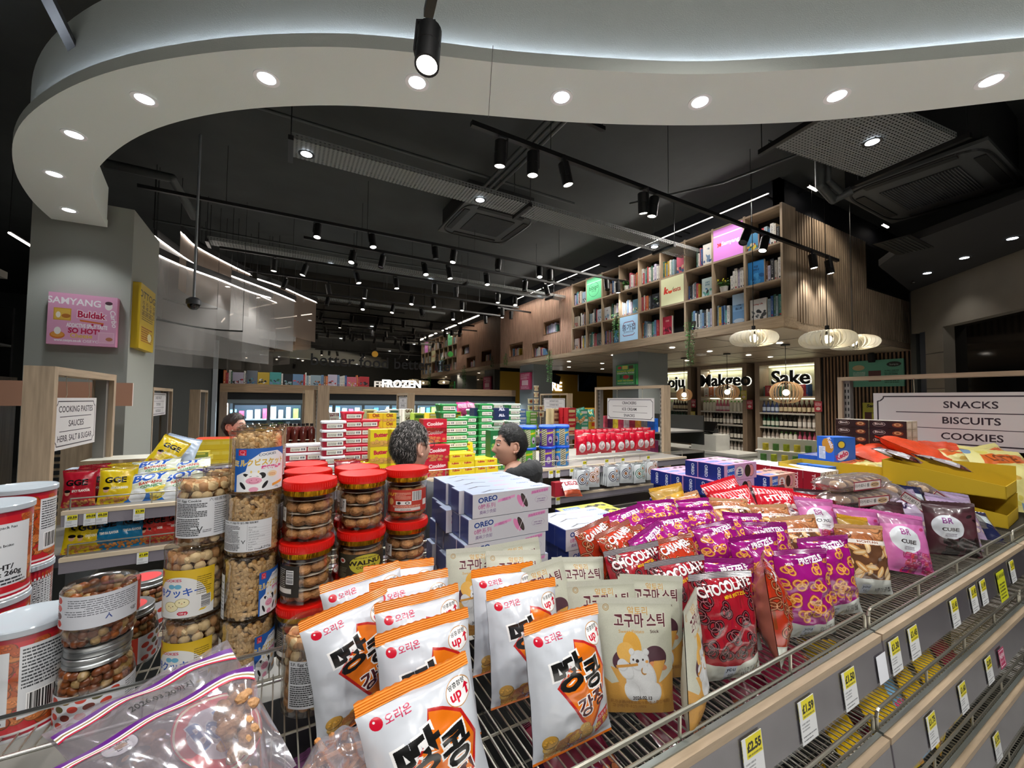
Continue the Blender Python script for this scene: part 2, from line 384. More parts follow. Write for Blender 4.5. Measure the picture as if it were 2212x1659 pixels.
for Y in (3.6, 4.8, 6.0, 7.2, 8.4): b.box((BX+.01, Y, SZ-.0225), (9.4, Y+.006, SZ-.0195))
struct('trim_2', b, m_blackm)
struct('wall_upper', MB().box((BX+.06, BY0+.04, BZ1-.01), (BX+.16, 9.75, CZ)).box((BX+.06, BY0+.04, BZ1-.01), (8.8, BY0+.12, CZ)), mat('navy_black', '14171e', .7))
b = MB()
for i in range(58):                                  # slats on the side of the bulkhead
    x = BX+.34+i*.062
    b.box((x, BY0-.005, 2.868), (x+.036, BY0+.03, 4.235 if x < 7.35 else 3.55))
b.build('slat_cladding', wood('slat_wood', '93806a', 2, .5, .3), None, kind='stuff', label='vertical oak slats cladding the side of the bookcase bulkhead')
struct('wall_side', MB().box((BX+.34, BY0+.03, 2.868), (7.4, BY0+.05, 4.25)).box((7.4, BY0+.03, 2.868), (8.9, BY0+.05, 3.6)), m_blackm)
b = MB(); niches = [(7.02, 7.62, 3.36, 3.62), (7.45, 8.1, 2.9, 3.2), (8.55, 9.2, 3.0, 3.3)]
y = BY1+.02
def in_niche(y, z): return any(a-.02 < y < c+.0 and d < z < e for a, c, d, e in niches)
while y < 9.72:
    segs = [(2.868, 4.24)]
    for a, c, d, e in niches:
        if a-.02 < y < c: segs = [s for lo, hi in segs for s in ((lo, min(hi, d)), (max(lo, e), hi)) if s[1]-s[0] > .01 ]
    for lo, hi in segs: b.box((BX+.0, y, lo), (BX+.03, y+.026, hi))
    y += .042
b.build('slat_cladding', wood('slat_wood_pale', 'b08c78', 2, .5, .25), None, kind='stuff', label='vertical reddish oak slats at the far end of the bookcase')
b = MB().box((BX+.03, BY1+.0, 2.868), (BX+.05, 7.02, 4.24)).box((BX+.33, 7.02, 2.868), (BX+.34, 9.75, 4.24))
for i, (a, c, d, e) in enumerate(niches):
    b.box((BX, a-.02, d-.02), (BX+.3, c+.02, d)).box((BX, a-.02, e), (BX+.3, c+.02, e+.02)).box((BX, a-.02, d), (BX+.3, a, e)).box((BX, c, d), (BX+.3, c+.02, e))
struct('wall_bulkhead', b, m_oakr)
b = MB()
segs = [(2.65, 3.95), (3.97, 5.1), (5.6, 6.5), (6.55, 7.4), (7.5, 8.7)]
for i, (a, c) in enumerate(segs):
    t = thing('strip_light', 'thin linear light above the bookcase, %s strip counted from the right' % ORD[i], 'strip light', (4.93, a, 4.345), 0, 'linear lights above the bookcase')
    MB().box((-.012, 0, 0), (.012, c-a, .018)).box((.01, .05, .0), (BX+.06-4.93, .07, .015)).box((.01, c-a-.07, .0), (BX+.06-4.93, c-a-.05, .015)).build('housing', m_black, t); MB().box((-.01, 0, -.003), (.01, c-a, 0)).box((.012, 0, 0), (.0135, c-a, .012)).build('diffuser', m_strip, t)
    l = bpy.data.lights.new('strip', 'AREA'); l.shape = 'RECTANGLE'; l.size = .03; l.size_y = c-a; l.energy = 17*(c-a); l.color = (1, .95, .88)
    o = bpy.data.objects.new('strip', l); COL.objects.link(o); o.location = (4.93, (a+c)/2, 4.335); o.rotation_euler = (0, math.radians(38), 0); 
for i, (x, y) in enumerate([(1755, 408), (1912, 489)]):
    p = aY(x, y, 2.48); t = thing('strip_light', 'short bright linear light over the slatted side wall, %s' % ('near the corner' if i == 0 else 'by the dark vent'), 'strip light', p)
    MB().box((-.11, -.012, 0), (.11, .012, .02)).box((-.01, .0, .005), (.01, .17, .015)).build('housing', m_black, t); MB().box((-.1, -.01, -.003), (.1, .01, 0)).box((-.1, -.0135, 0), (.1, -.012, .014)).build('diffuser', m_strip, t)
    if i == 0: spot_light(p+Vector((.3, -.25, -.02)), (.2, .3, -1), 26, 110, (1, .9, .78))
# ---- columns under the soffit
struct('column_2', MB().box((5.45, 5.16, 0), (6.2, 5.8, SZ-.02)), mat('column_bluegrey', '7e8588', .85))
struct('column_3', MB().box((5.3, 8.35, 0), (5.85, 9.0, SZ-.02)), mat('column_bluegrey', '7e8588', .85))
for i, (x, y) in enumerate([(1452, 751), (1533, 759), (1684, 741), (1325, 767), (1484, 779), (1229, 781), (1301, 785), (1664, 771), (1617, 767), (1229, 793), (1301, 797), (1762, 752)]):
    p = az(x, y, SZ-.024)
    put('dl_sof', make_downlight(m_wht, m_lamp, .04), p, (0, 0, 0), 'small recessed spotlight in the oak soffit, %s of those under the bookcase from the %s' % (ORD[i], 'front'), 'recessed spotlights in the oak soffit')
    if i in (0, 2, 3, 4, 7, 8, 11): spot_light(p-Vector((0, 0, .03)), (0, 0, -1), 42, 120, (1, .9, .76))
b = MB(); b.box((-.06, -.06, 0), (.06, .06, -.03)); b.build('smoke_alarm', m_wht, None, az(1515, 764, SZ-.024), label='small white square ceiling sensor in the oak soffit', cat='sensor')

# ---- freezer wall, ledge, mirror
FY = 9.2; MY = 9.72
x0, x1 = aY(475, 835, FY).x, 5.3
struct('wall_mirror', MB().box((-3.2, MY, 2.15), (5.1, MY+.05, CZ)), mat('dark_mirror', '9c958c', .02, metal=1.))
fz = thing('freezer_cabinet', 'long oak framed wall of glass door freezers', 'freezer', (x0, FY, 0)); FT_ = 2.145
L = x1-x0
def fp(n, lo, hi, m, **k): return MB().box(lo, hi).build(n, m, fz, **k)
fp('oak_top', (0, 0, 1.985), (L, MY-FY, FT_), wood('oak_fz', '937a60', 0)); fp('oak_side', (0, 0, 0), (.12, MY-FY, 1.985), m_oakd)
fp('black_band', (.12, .02, 1.85), (L, .06, 1.985), m_blackm); fp('back_panel', (.12, .5, 0), (L, .515, 1.985), mat('fz_back', 'b9cfdc', .5))
fp('floor_panel', (.12, .03, 0), (L, .5, .25), m_dkgrey); fp('light_bar', (.14, .08, 1.78), (L, .12, 1.81), emis('fz_light', 'cfe6ff', 6))
fp('header', (.12, .03, 1.775), (L, .05, 1.85), mat('fz_header', '9fb0bb', .3, metal=.7))
l = bpy.data.lights.new('fz', 'AREA'); l.shape = 'RECTANGLE'; l.size = L-.2; l.size_y = .05; l.energy = 170; l.color = (.8, .92, 1)
o = bpy.data.objects.new('fz', l); COL.objects.link(o); o.location = (x0+L/2, FY+.1, 1.77); o.rotation_euler = (math.radians(-25), 0, 0)
doors_px = [504, 581, 640, 684, 727, 792, 852, 911, 966, 1014, 1061, 1100]
dx = [aY(x, 872, FY).x-x0 for x in (503, 581)]; pitch = dx[1]-dx[0]; X = dx[0]; m_glass = clear('freezer_glass', 'f4fbff', .05, .03); nd = 0
m_dframe = mat('freezer_frame', '5d666b', .35, metal=.5)
while X+pitch < L:
    b = MB().box((X, 0, .25), (X+.03, .03, 1.78)).box((X+pitch-.03, 0, .25), (X+pitch, .03, 1.78)).box((X+.03, 0, 1.745), (X+pitch-.03, .03, 1.78)).box((X+.03, 0, .25), (X+pitch-.03, .03, .29))
    d = b.build('door', m_dframe, fz); MB().box((X+.03, .012, .29), (X+pitch-.03, .018, 1.745)).build('pane', m_glass, d); MB().box((X+.035, -.03, .8), (X+.05, 0, 1.3)).build('handle', m_chrome, d)
    nd += 1; X += pitch
for z in (.45, .8, 1.14, 1.45): fp('wire_shelf', (.12, .12, z), (L, .48, z+.02), mat('fz_shelf', 'dfe9f0', .4))
FX0, FL = x0, L
# ================================================================== CEILING SERVICES
def rod_up(p, z1=CZ, r=.004, label='thin black hanger rod fixed to the dark ceiling'): return None
def make_spot(lit):
    def mk():
        t = thing('track_spotlight', 's', 'spotlight')                 # origin at the lens end, axis +z to the tail
        b = MB().lathe([(.036, 0), (.043, .0), (.043, .085), (.041, .086), (.041, .09), (.043, .091), (.043, .17), (.037, .175), (0, .175)], 20); b.build('housing', m_black, t, smooth=True)
        MB().lathe([(0, .006), (.037, .006)], 18).build('lens', m_lamp if lit else mat('lens_off', '20211f', .2), t)
        b = MB().box((.044, -.012, .06), (.05, .012, .21)).box((-.02, -.012, .2), (.05, .012, .212)); b.build('bracket', m_black, t)
        return t
    return mk
def aim(d):                                                            # rotation whose +z points against the beam
    return (-Vector(d)).to_track_quat('Z', 'Y').to_euler()
TD = {}
def track(label, a, c, hangers=2, w=.035):
    t = thing('ceiling_track', label, 'lighting track', a); d = c-a
    b = MB(); n = d.normalized(); s = n.cross(Vector((0, 0, 1)))*w/2
    vs = [(-s), s, s+d, d-s]; u = Vector((0, 0, .034)); b.add([*vs, *[v+u for v in vs]], [(3, 2, 1, 0), (4, 5, 6, 7), (0, 1, 5, 4), (1, 2, 6, 5), (2, 3, 7, 6), (3, 0, 4, 7)])
    b.build('rail', m_black, t)
    for k in range(hangers):
        q = d*((k+.5)/hangers); MB().cyl(q+u, q+Vector((0, 0, CZ-a.z)), .003, 5).build('hanger_rod', m_black, t)
    TD[t.name] = Vector(d); return t
# near tracks
trA = track('long black lighting track running across the middle of the ceiling', az(1018, 272, 3.72), az(1810, 566, 3.72), 4)
trB = track('long black lighting track left of the cassette air conditioner', az(297, 405, 3.95), az(1418, 624, 3.95), 5)
trC = track('short black track beside the hanging camera on the left', az(385, 573, 3.9), az(560, 608, 3.9), 2)
trD = track('short black track in front of the far end of the bookcase', az(1075, 666, 3.95), az(1210, 686, 3.95), 2)
pN = az(930, 105, 3.12)
trE = track('black track end directly overhead in front of the white ceiling band', az(960, -120, 3.35), az(925, 40, 3.35), 1)
trF = track('black track end over the upper right of the white ceiling band', az(1990, -140, 3.9), az(1692, 72, 3.9), 1, .05)
trG = track('black track end over the left of the white ceiling band', az(20, -160, 3.7), az(172, 140, 3.7), 1, .045)
def px_of(p):
    q = p-CAM; return 1106+FPX*(q.dot(_r)/q.dot(_f))
def spot(x, y, z, d, lit, label, w=0, group='track spotlights', ang=95, tr=None):
    d = Vector(d).normalized(); p = az(x, y, z)
    if tr is not None:                                                 # hang it under its track
        a, c = tr.location, tr.location+TD[tr.name]; lo, hi = 0., 1.
        for _ in range(30):
            mid = (lo+hi)/2
            if px_of(a+(c-a)*mid) < x: lo = mid
            else: hi = mid
        p = a+(c-a)*lo+Vector((0, 0, .004))+d*.206
    put('spot1' if lit else 'spot0', make_spot(lit), p, aim(d), label, group)
    if lit and w: spot_light(p+d*.03, d, w, ang)
    return p
spot(922, 142, 3.05, (-.12, -.22, -1), True, 'large black cylinder spotlight hanging right overhead in front of the white band', 40)
SA = [(1083, 362, 1, 75, (0, .1, -1), 'leftmost lit one'), (1151, 397, 1, 60, (.0, .0, -1), 'straight-hanging second one'), (1215, 408, 1, 75, (.2, -.1, -1), 'third one'),
      (1388, 468, 1, 70, (.15, .1, -1), 'fourth one'), (1415, 482, 1, 60, (-.1, .1, -1), 'fifth one beside the fourth'), (1617, 553, 0, 0, (-.6, .0, -1), 'dark one turned to the left'), (1655, 553, 1, 25, (-.4, .0, -1), 'one tilted left under the pink panel'),
      (1753, 582, 1, 22, (.05, -.1, -1), 'second from the right end'), (1788, 592, 1, 22, (.1, -.1, -1), 'last one at the right end')]
for x, y, l, w, d, s in SA: spot(x, y, 3.75, d, l, 'black spotlight on the middle ceiling track, '+s, w*1.25, 'spotlights on the middle track', 105, trA)
SB = [(688, 527, 1, 90, 'first one from the left'), (803, 548, 1, 90, 'second one'), (940, 575, 0, 0, 'unlit one left of centre'), (982, 578, 1, 90, 'one under the air conditioner'), (1078, 593, 0, 0, 'unlit one right of the air conditioner'), (1166, 607, 1, 50, 'lit one near the bookcase'), (1188, 612, 0, 0, 'dark one beside it'), (1311, 640, 0, 0, 'dark one in front of the green panel'), (1334, 642, 1, 14, 'lit one in front of the shelves'), (1356, 645, 0, 0, 'dark tilted one in front of the shelves'), (1383, 648, 0, 0, 'last dark one at the right end')]
for x, y, l, w, s in SB: spot(x, y, 3.75, (random.uniform(-.2, .2), random.uniform(-.3, 0), -1), l, 'black spotlight on the left ceiling track, '+s, w*1.25, 'spotlights on the left track', 105, trB)
for x, y, l, s, d in [(437, 622, 0, 'left', (.1, .1, -1)), (470, 624, 0, 'middle', (-.2, .1, -1)), (493, 625, 1, 'right lit', (0, -.1, -1))]: spot(x, y, 3.7, d, l, '%s spotlight of the three on the short track by the hanging camera' % s, 60, 'spotlights on the short track', 95, trC)
for x, y, l, s, d in [(1085, 690, 1, 'left lit', (0, 0, -1)), (1104, 690, 0, 'second dark', (0, 0, -1)), (1163, 700, 0, 'third tilted dark', (-.5, 0, -1)), (1176, 703, 1, 'fourth lit', (0, 0, -1)), (1196, 696, 0, 'right horizontal dark', (-1, 0, -.05))]: spot(x, y, 3.78, d, l, '%s spotlight on the short track by the far bookcase end' % s, 40, 'spotlights on the track by the bookcase end', 95, trD)
# far tracks, running across
far = [(5.9, 3.95, .2, 4.5, 7), (6.9, 3.95, -.8, 4.6, 8), (7.9, 3.95, -1.2, 4.6, 8), (8.9, 3.95, -1.0, 4.7, 8)]
for k, (Y, z, a, c, n) in enumerate(far):
    track('black lighting track across the far ceiling, %s one back' % ORD[k], Vector((a, Y, z)), Vector((c, Y, z)), 3)
    for i in range(n):
        x = a+.2+(c-a-.4)*(i+.5)/n+random.uniform(-.15, .15); lit = random.random() < .62
        d = Vector((random.uniform(-.3, .3), random.uniform(-.4, .1), -1)).normalized()
        put('spot1' if lit else 'spot0', make_spot(lit), (x, Y, z-.21), aim(d), 'black spotlight %s from the left on the %s far track' % (ORD[i], ORD[k]), 'spotlights on the far tracks')
        if lit and i % 2 == 0: spot_light((x, Y, z-.25), d, 85, 110)
# added lamps out of view, to brighten the shelving and the ceiling band
trH = track('added unseen black lighting track behind the viewpoint', Vector((-1.8, -.9, 3.75)), Vector((4.2, -.9, 3.75)), 4)
for i, x in enumerate((-1.3, -.2, .8, 1.9, 3.0)):
    put('spot1', make_spot(True), (x, -.9, 3.55), aim((.05, .45, -1)), 'added unseen black spotlight over the front aisle, %s from the left' % ORD[i], 'added spotlights over the front aisle'); spot_light((x, -.87, 3.5), (.05, .5, -1), 55, 105)
trJ = track('second added unseen black lighting track behind the viewpoint', Vector((-2.5, -2.3, 3.9)), Vector((4.5, -2.3, 3.9)), 4)  # added for floor bounce that lifts the underside of the ceiling band
for i, x in enumerate((-1.9, -.5, .9, 2.3, 3.7)):
    put('spot1', make_spot(True), (x, -2.3, 3.7), aim((0, 0, -1)), 'added unseen black spotlight over the aisle behind the viewpoint, %s from the left' % ORD[i], 'added spotlights behind the viewpoint'); spot_light((x, -2.3, 3.66), (0, -.3, -1), 1000, 74)
trI = track('added unseen black lighting track over the top shelf', Vector((-1.9, .2, 4.1)), Vector((1.6, .2, 4.1)), 4)  # added above the view as extra light on the front shelves
for i, x in enumerate((-1.5, -.6, .3, 1.2)):
    put('spot1', make_spot(True), (x, .2, 3.9), aim((0, .25, -1)), 'added unseen black spotlight high over the front shelves, %s from the left' % ORD[i], 'added spotlights over the front shelves'); spot_light((x, .21, 3.86), (.1, .35, -1), 42, 110)
# perforated cable trays with downlights
def perf_mat():
    m = mat('perforated_tray', '6c6f6d', .6, metal=.1); nt = m.node_tree; N = nt.nodes.new; L = nt.links.new; b = nt.nodes['Principled BSDF']; out = nt.nodes['Material Output']
    tc = N('ShaderNodeTexCoord'); sp = N('ShaderNodeSeparateXYZ'); L(tc.outputs['UV'], sp.inputs[0])
    def sn(sock, k, ph=0.):
        a = N('ShaderNodeMath'); a.operation = 'MULTIPLY_ADD'; a.inputs[1].default_value = k; a.inputs[2].default_value = ph; L(sock, a.inputs[0])
        s = N('ShaderNodeMath'); s.operation = 'SINE'; L(a.outputs[0], s.inputs[0]); return s.outputs[0]
    a = sn(sp.outputs[0], 2*math.pi/.035); c = sn(sp.outputs[1], 2*math.pi/.024)
    g1 = N('ShaderNodeMath'); g1.operation = 'GREATER_THAN'; g1.inputs[1].default_value = .1; L(a, g1.inputs[0])
    g2 = N('ShaderNodeMath'); g2.operation = 'GREATER_THAN'; g2.inputs[1].default_value = .25; L(c, g2.inputs[0])
    mu = N('ShaderNodeMath'); mu.operation = 'MULTIPLY'; L(g1.outputs[0], mu.inputs[0]); L(g2.outputs[0], mu.inputs[1])
    t = N('ShaderNodeBsdfTransparent'); mx = N('ShaderNodeMixShader'); L(mu.outputs[0], mx.inputs[0]); L(b.outputs[0], mx.inputs[1]); L(t.outputs[0], mx.inputs[2]); L(mx.outputs[0], out.inputs[0]); return m
m_perf = perf_mat()
def tray(label, a, c, w=.26, lights=(), brk=2, z=4.02):
    a, c = az(*a, z), az(*c, z); t = thing('cable_tray', label, 'cable tray', a); d = c-a; ln = d.length; n = d/ln; s = n.cross(Vector((0, 0, 1)))*w/2
    b = MB(); vs = [-s, s, s+d, d-s]; uv = [(0, 0), (0, w), (ln, w), (ln, 0)]; b.add(vs, [(0, 1, 2, 3)], 0, [uv])
    u = Vector((0, 0, .05))
    for e in (s, -s): b.add([e, e+d, e+d+u, e+u], [(0, 1, 2, 3)], 0, [[(0, 0), (ln, 0), (ln, .05), (0, .05)]])
    b.build('perforated_bed', m_perf, t)
    for k in range(brk+1):
        q = d*(k/brk) if brk else d*0; e = s*1.25; v = n*.02
        MB().add([q-e-v-u*.0, q+e-v, q+e+v, q-e+v, q-e-v-u*.8, q+e-v-u*.8, q+e+v-u*.8, q-e+v-u*.8], [(0, 1, 2, 3), (7, 6, 5, 4), (0, 4, 5, 1), (1, 5, 6, 2), (2, 6, 7, 3), (3, 7, 4, 0)]).build('bracket', m_black, t)
        for g in (e*.95, -e*.95): MB().cyl(q+g, q+g+Vector((0, 0, CZ-z)), .004, 5).build('hanger_rod', m_black, t)
    for k, (x, y) in enumerate(lights):
        p = az(x, y, z-.008)
        put('dl_tray', make_downlight(m_black, m_lampc, .045), p, (0, 0, 0), 'round downlight in the %s, %s from the left' % (label.split(',')[0], ORD[k]), 'downlights in the cable trays'); spot_light(p-Vector((0, 0, .03)), (0, 0, -1), 55, 115, (.93, .97, 1))
    return t
tray('long perforated tray over the air conditioner', (628, 318), (1640, 592), .3, [(662, 333), (1037, 432), (1414, 533), (1571, 576)], 3)
tray('shorter perforated tray behind the long one', (450, 523), (1335, 666), .24, [(714, 572), (930, 605), (1164, 642), (1288, 662)], 4)
tray('far cable tray over the freezers', (560, 632), (1160, 706), .24, [(722, 664), (878, 678), (1010, 692)], 4)
tray('cable tray end at the upper right, with one downlight', (1745, 262), (1960, 345), .62, [(1884, 307)], 1, 3.98)
# conduits (run away from the viewer)
def pipe(label, pts, r, m=None, name='ceiling_pipe', cat='pipe'):
    b = MB(); b.tube(pts, r, 10)
    for p in pts[1:-1]: b.ball(p, r*1.02, n=10, k=6)
    return b.build(name, m or m_pipe, None, smooth=True, label=label, cat=cat)
for k in range(3): pipe('grey conduit of the bundle crossing under the slab, %s of three' % ('left', 'middle', 'right')[k], [Vector((2.02+.07*k, 1.5, 4.4)), Vector((2.02+.07*k, 5.4, 4.4))], .02)
b = MB()
for Y in (2.4, 2.75): b.box((1.8, Y, 4.34), (2.5, Y+.04, 4.375)); 
for X in (1.82, 2.48):
    for Y in (2.42, 2.77): b.cyl((X, Y, 4.37), (X, Y, CZ), .005, 5)
b.build('conduit_bracket', m_black, None, label='black slotted channel brackets carrying the grey conduits', cat='bracket')
pipe('large grey drain pipe with an elbow by the left column', [az(225, 352, 4.2), az(372, 385, 4.2), az(398, 430, 4.1), az(420, 470, 4.0)], .045)
pipe('long thin sprinkler pipe along the middle of the ceiling', [az(470, 205, 4.45), az(1240, 440, 4.45)], .016)
pipe('thin sprinkler pipe along the left ceiling', [az(330, 475, 4.4), az(800, 560, 4.4), az(1000, 590, 4.4)], .016)
pipe('thin grey cable run rising in front of the bookcase', [az(1360, 440, 4.3), az(1560, 395, 4.3), az(1760, 320, 4.3)], .012)
pipe('grey pipe over the white band at the upper right', [az(1545, 0, 4.4), az(1620, 62, 4.4), az(1700, 120, 4.4)], .05)
for k, (x, y) in enumerate([(1455, 195), (1010, 340), (1110, 420), (1430, 400), (560, 430), (640, 560), (880, 610), (1500, 330)]): pass
pipe('bundle of black insulated pipes bending under the slab at the right', [az(1770, 300, 4.35), az(1772, 400, 3.95), az(1800, 432, 3.9), az(1840, 410, 3.95)], .04)
pipe('second black insulated pipe beside the bend at the right', [az(1786, 300, 4.35), az(1788, 390, 4.0), az(1815, 415, 3.95)], .03)
# cassette air conditioners
def cassette(label, c, sx, sy, rz):
    t = thing('cassette_air_conditioner', label, 'air conditioner', c, rz); m_ac = mat('ac_panel', '3c3e3e', .5); m_acd = mat('ac_dark', '101111', .6)
    MB().box((-sx/2+.05, -sy/2+.05, .03), (sx/2-.05, sy/2-.05, CZ-c.z)).build('casing', m_acd, t)
    MB().box((-sx/2, -sy/2, 0), (sx/2, sy/2, .03)).build('face_panel', m_ac, t, bevel=.02)
    b = MB(); 
    for k in range(4):
        g = k*math.pi/2; R = Matrix.Rotation(g, 4, 'Z'); hx, hy = (sx/2, sy/2) if k % 2 == 0 else (sy/2, sx/2)
        b.M = R; b.box((-hx*.62, -hy+.06, -.012), (hx*.62, -hy+.13, -.002))
        b.M = Matrix()
    b.build('louvre', m_acd, t)
    b = MB(); n = 40
    pr = [((sx/2-.03)*(abs(math.cos(a))**.35)*(1 if math.cos(a) > 0 else -1), (sy/2-.03)*(abs(math.sin(a))**.35)*(1 if math.sin(a) > 0 else -1)) for a in [2*math.pi*i/n for i in range(n)]]
    for (p, q) in zip(pr, pr[1:]+pr[:1]): b.cyl((*p, -.004), (*q, -.004), .012, 5)
    b.build('trim_ring', m_acd, t)
    b = MB(); b.box((-sx*.27, -sy*.27, -.008), (sx*.27, sy*.27, -.002)); b.build('grille_back', m_acd, t)
    b = MB()
    for i in range(26): b.box((-sx*.27, -sy*.27+sy*.54*i/26, -.016), (sx*.27, -sy*.27+sy*.54*i/26+.006, -.006))
    b.build('grille', mat('ac_grille', '4a4c4c', .5), t, kind='stuff')
    return t
cassette('square dark cassette air conditioner in the middle of the ceiling', Vector((2.42, 5.05, 4.3)), 1.05, 1.05, 0)
cassette('dark cassette air conditioner at the right near the camera pole', az(2010, 410, 3.95), 1.3, 1.0, math.radians(0))
# dome cameras on poles
def domecam(label, top, z, r=.07, pole=.012):
    t = thing('dome_camera', label, 'security camera', (top.x, top.y, z))
    MB().cyl((0, 0, r*1.5), (0, 0, CZ-z), pole, 10).build('pole', mat('galv_pole', '8c9296', .4, metal=.6), t)
    MB().lathe([(0, r*1.6), (r*.6, r*1.5), (r*1.05, r*1.1), (r*1.08, r*.35), (r*.9, r*.3)], 24).build('housing', mat('cam_grey', '3a3c3f', .5), t, smooth=True)
    MB().lathe([(r*.9, r*.35), (r*.85, -r*.1), (r*.5, -r*.5), (0, -r*.62)], 24).build('dome', mat('dome_black', '0b0b0d', .12), t, smooth=True)
p = aY(418, 662, 5.2); domecam('small dome camera on a thin pole beside the left column', p, p.z, .06)
p = aY(2190, 715, 1.45); domecam('dome camera on a grey pole at the right edge', p, p.z, .055, .016)
# lowered slab at the right with vent, window wall
m_darkslab = mat('slab_dark', '1d1d1e', .9)
SL = 3.6; A = az(2010, 628, SL); B = az(2212, 556, SL); B2 = B+(B-A)*1.2
pa = [az(1898, 575, SL), az(1980, 640, SL), A, B, B2, B2+Vector((0, -2.0, 0)), az(2212, 380, SL)+Vector((0, -1.4, 0)), az(2212, 430, SL), az(1975, 520, SL)]
struct('ceiling_lowered', MB().prism([(p.x, p.y) for p in pa], SL, SL+.08), m_darkslab)
n = (B2-A); n.z = 0; L_ = n.length; n.normalize(); ang = math.atan2(n.y, n.x)
w = thing('window_1', 'w', None); w.location = (A.x, A.y, 0); w.rotation_euler = (0, 0, ang); del w['label']
m_lint = mat('stone_beige', '6e675c', .9, noise=.08, nscale=3)
def wp(nm, lo, hi, m, **k): return struct(nm, MB().box(lo, hi), m, parent=w, **k)
wp('lintel', (0, 0, 2.95), (L_, -.25, SL), m_lint); wp('jamb', (.28, 0, 0), (.62, -.25, 2.95), m_lint); wp('edge_frame', (-.12, .02, 0), (.0, -.2, SL), m_dkgrey); wp('edge_frame', (.08, .02, 0), (.2, -.2, 3.3), mat('frame_blue', '2c323c', .6))
wp('pane', (.62, -.1, 0), (L_, -.12, 2.95), mat('night_glass', '060607', .08))
for x in (.62, 1.35, 2.2, 3.1): wp('mullion', (x, -.02, 0), (x+.05, -.1, 2.95), m_black)
for z in (2.55, 2.0): wp('transom', (.62, -.02, z), (L_, -.1, z+.05), m_black)
for z in (2.6, 2.1, 1.6): wp('jamb_joint', (.28, -.251, z), (.62, -.2505, z+.008), m_black)
0 and struct('wall_right_end', MB().box((A.x-1.25, A.y+.02, 0), (A.x-.15, A.y+.3, SL+1)), mat('column_bluegrey', '7e8588', .85))
for i, (x, y) in enumerate([(2083, 557), (2003, 590), (2187, 515)]):
    p = az(x, y, SL-.002); put('dl_dark', make_downlight(m_black, m_lampc, .04), p, (0, 0, 0), 'round downlight in the dark lowered ceiling at the right, %s' % ('middle one', 'left one', 'right one')[i], 'downlights in the dark ceiling'); 
    if i == 1: spot_light(p-Vector((0, 0, .02)), (0, 0, -1), 12, 110)
p = az(1972, 607, SL); MB().lathe([(0, -.03), (.02, -.03), (.022, -.02), (.006, -.015), (.006, 0)], 12).build('sprinkler_head', m_chrome, None, p, label='small sprinkler head in the dark lowered ceiling', cat='sprinkler')
pv = az(1952, 530, SL); b = MB()
for k in range(7): b.box((-.3, -.12+.034*k, -.012), (.3, -.11+.034*k, -.002))
t = thing('air_vent', 'dark slatted air vent in the lowered ceiling right of the bookcase', 'vent', pv); MB().box((-.33, -.15, -.006), (.33, .15, 0)).build('frame', m_black, t); b.build('slats', m_dkgrey, t)

# ================================================================== LEFT: chain curtains with light lines, ceiling strips
m_chain = clear('chain_mesh', 'ffffff', .0, .5, .36, '858380')
m_chain2 = clear('chain_mesh_brown', 'ffffff', .0, .5, .42, '8a7058')
led = [([(331, 510), (372, 540), (420, 572), (470, 598), (520, 622), (575, 646), (630, 668)], 8.0, 'front'), ([(390, 503), (420, 532), (470, 560), (520, 585), (540, 594)], 7.2, 'inner'),
       ([(500, 598), (560, 620), (610, 640), (636, 651)], 7.6, 'second'), ([(556, 604), (610, 622), (655, 642), (683, 654)], 8.4, 'third'), ([(331, 548), (397, 578), (470, 604), (540, 632), (585, 645)], 7.0, 'low')]
for i, (pts, Y, nm) in enumerate(led):
    P = [aY(x, y, Y) for x, y in pts]; zz = sum(p.z for p in P)/len(P); P = [az(x, y, zz) for x, y in pts]; P = smooth(resample(P, 16), 1)
    t = thing('curved_curtain', 'curved hanging chain curtain with a light line on top, %s one' % nm, 'curtain', P[0], 0, 'chain curtains left of the freezers')
    Q = [p-P[0] for p in P]; b = MB(); b.add(*strip(Q, Q, .0, .02)); b.add(*strip(Q, [q+Vector((.03, .03, 0)) for q in Q], 0, 0, True)); b.build('light_line', m_strip, t)
    b = MB(); b.add(*strip(Q, Q, .02, .1)); b.add(*strip([q+Vector((.03, .03, 0)) for q in Q], [q+Vector((.03, .03, 0)) for q in Q], .02, .1)); b.build('rail', m_black, t)
    for k in range(0, 16, 5): MB().cyl(Q[k]+Vector((0, 0, .1)), Q[k]+Vector((0, 0, CZ-zz)), .004, 5).build('hanger_rod', m_black, t)
    drop = (.95, .7, .9, .8, 1.1)[i]
    MB().add(*strip(Q, Q, -drop, 0)).build('chain_mesh', m_chain2 if i in (1, 3) else m_chain, t)
for i, (x0_, y0_, x1_, y1_, Y, dz) in enumerate([(331, 690, 525, 690, 6.2, .52), (525, 640, 640, 700, 8.9, .7), (331, 640, 470, 650, 6.6, .6)]):
    a = aY(x0_, y0_, Y); c = aY(x1_, y1_, Y+.5); P = [a+(c-a)*k/8+Vector((0, .25*math.sin(math.pi*k/8), 0)) for k in range(9)]; zz = a.z; P = [Vector((p.x, p.y, zz)) for p in P]
    t = thing('curved_curtain', 'grey chain veil hanging in the air left of the freezers, %s layer' % ('lowest', 'farthest', 'nearest')[i], 'curtain', P[0], 0, 'chain veils'); Q = [p-P[0] for p in P]
    MB().add(*strip(Q, Q, -dz, 0)).build('chain_mesh', m_chain, t); MB().add(*strip(Q, Q, 0, .02)).build('rail', m_dkgrey, t)
    for k in (0, 8): MB().cyl(Q[k], Q[k]+Vector((0, 0, CZ-zz)), .003, 5).build('hanger_rod', m_black, t)
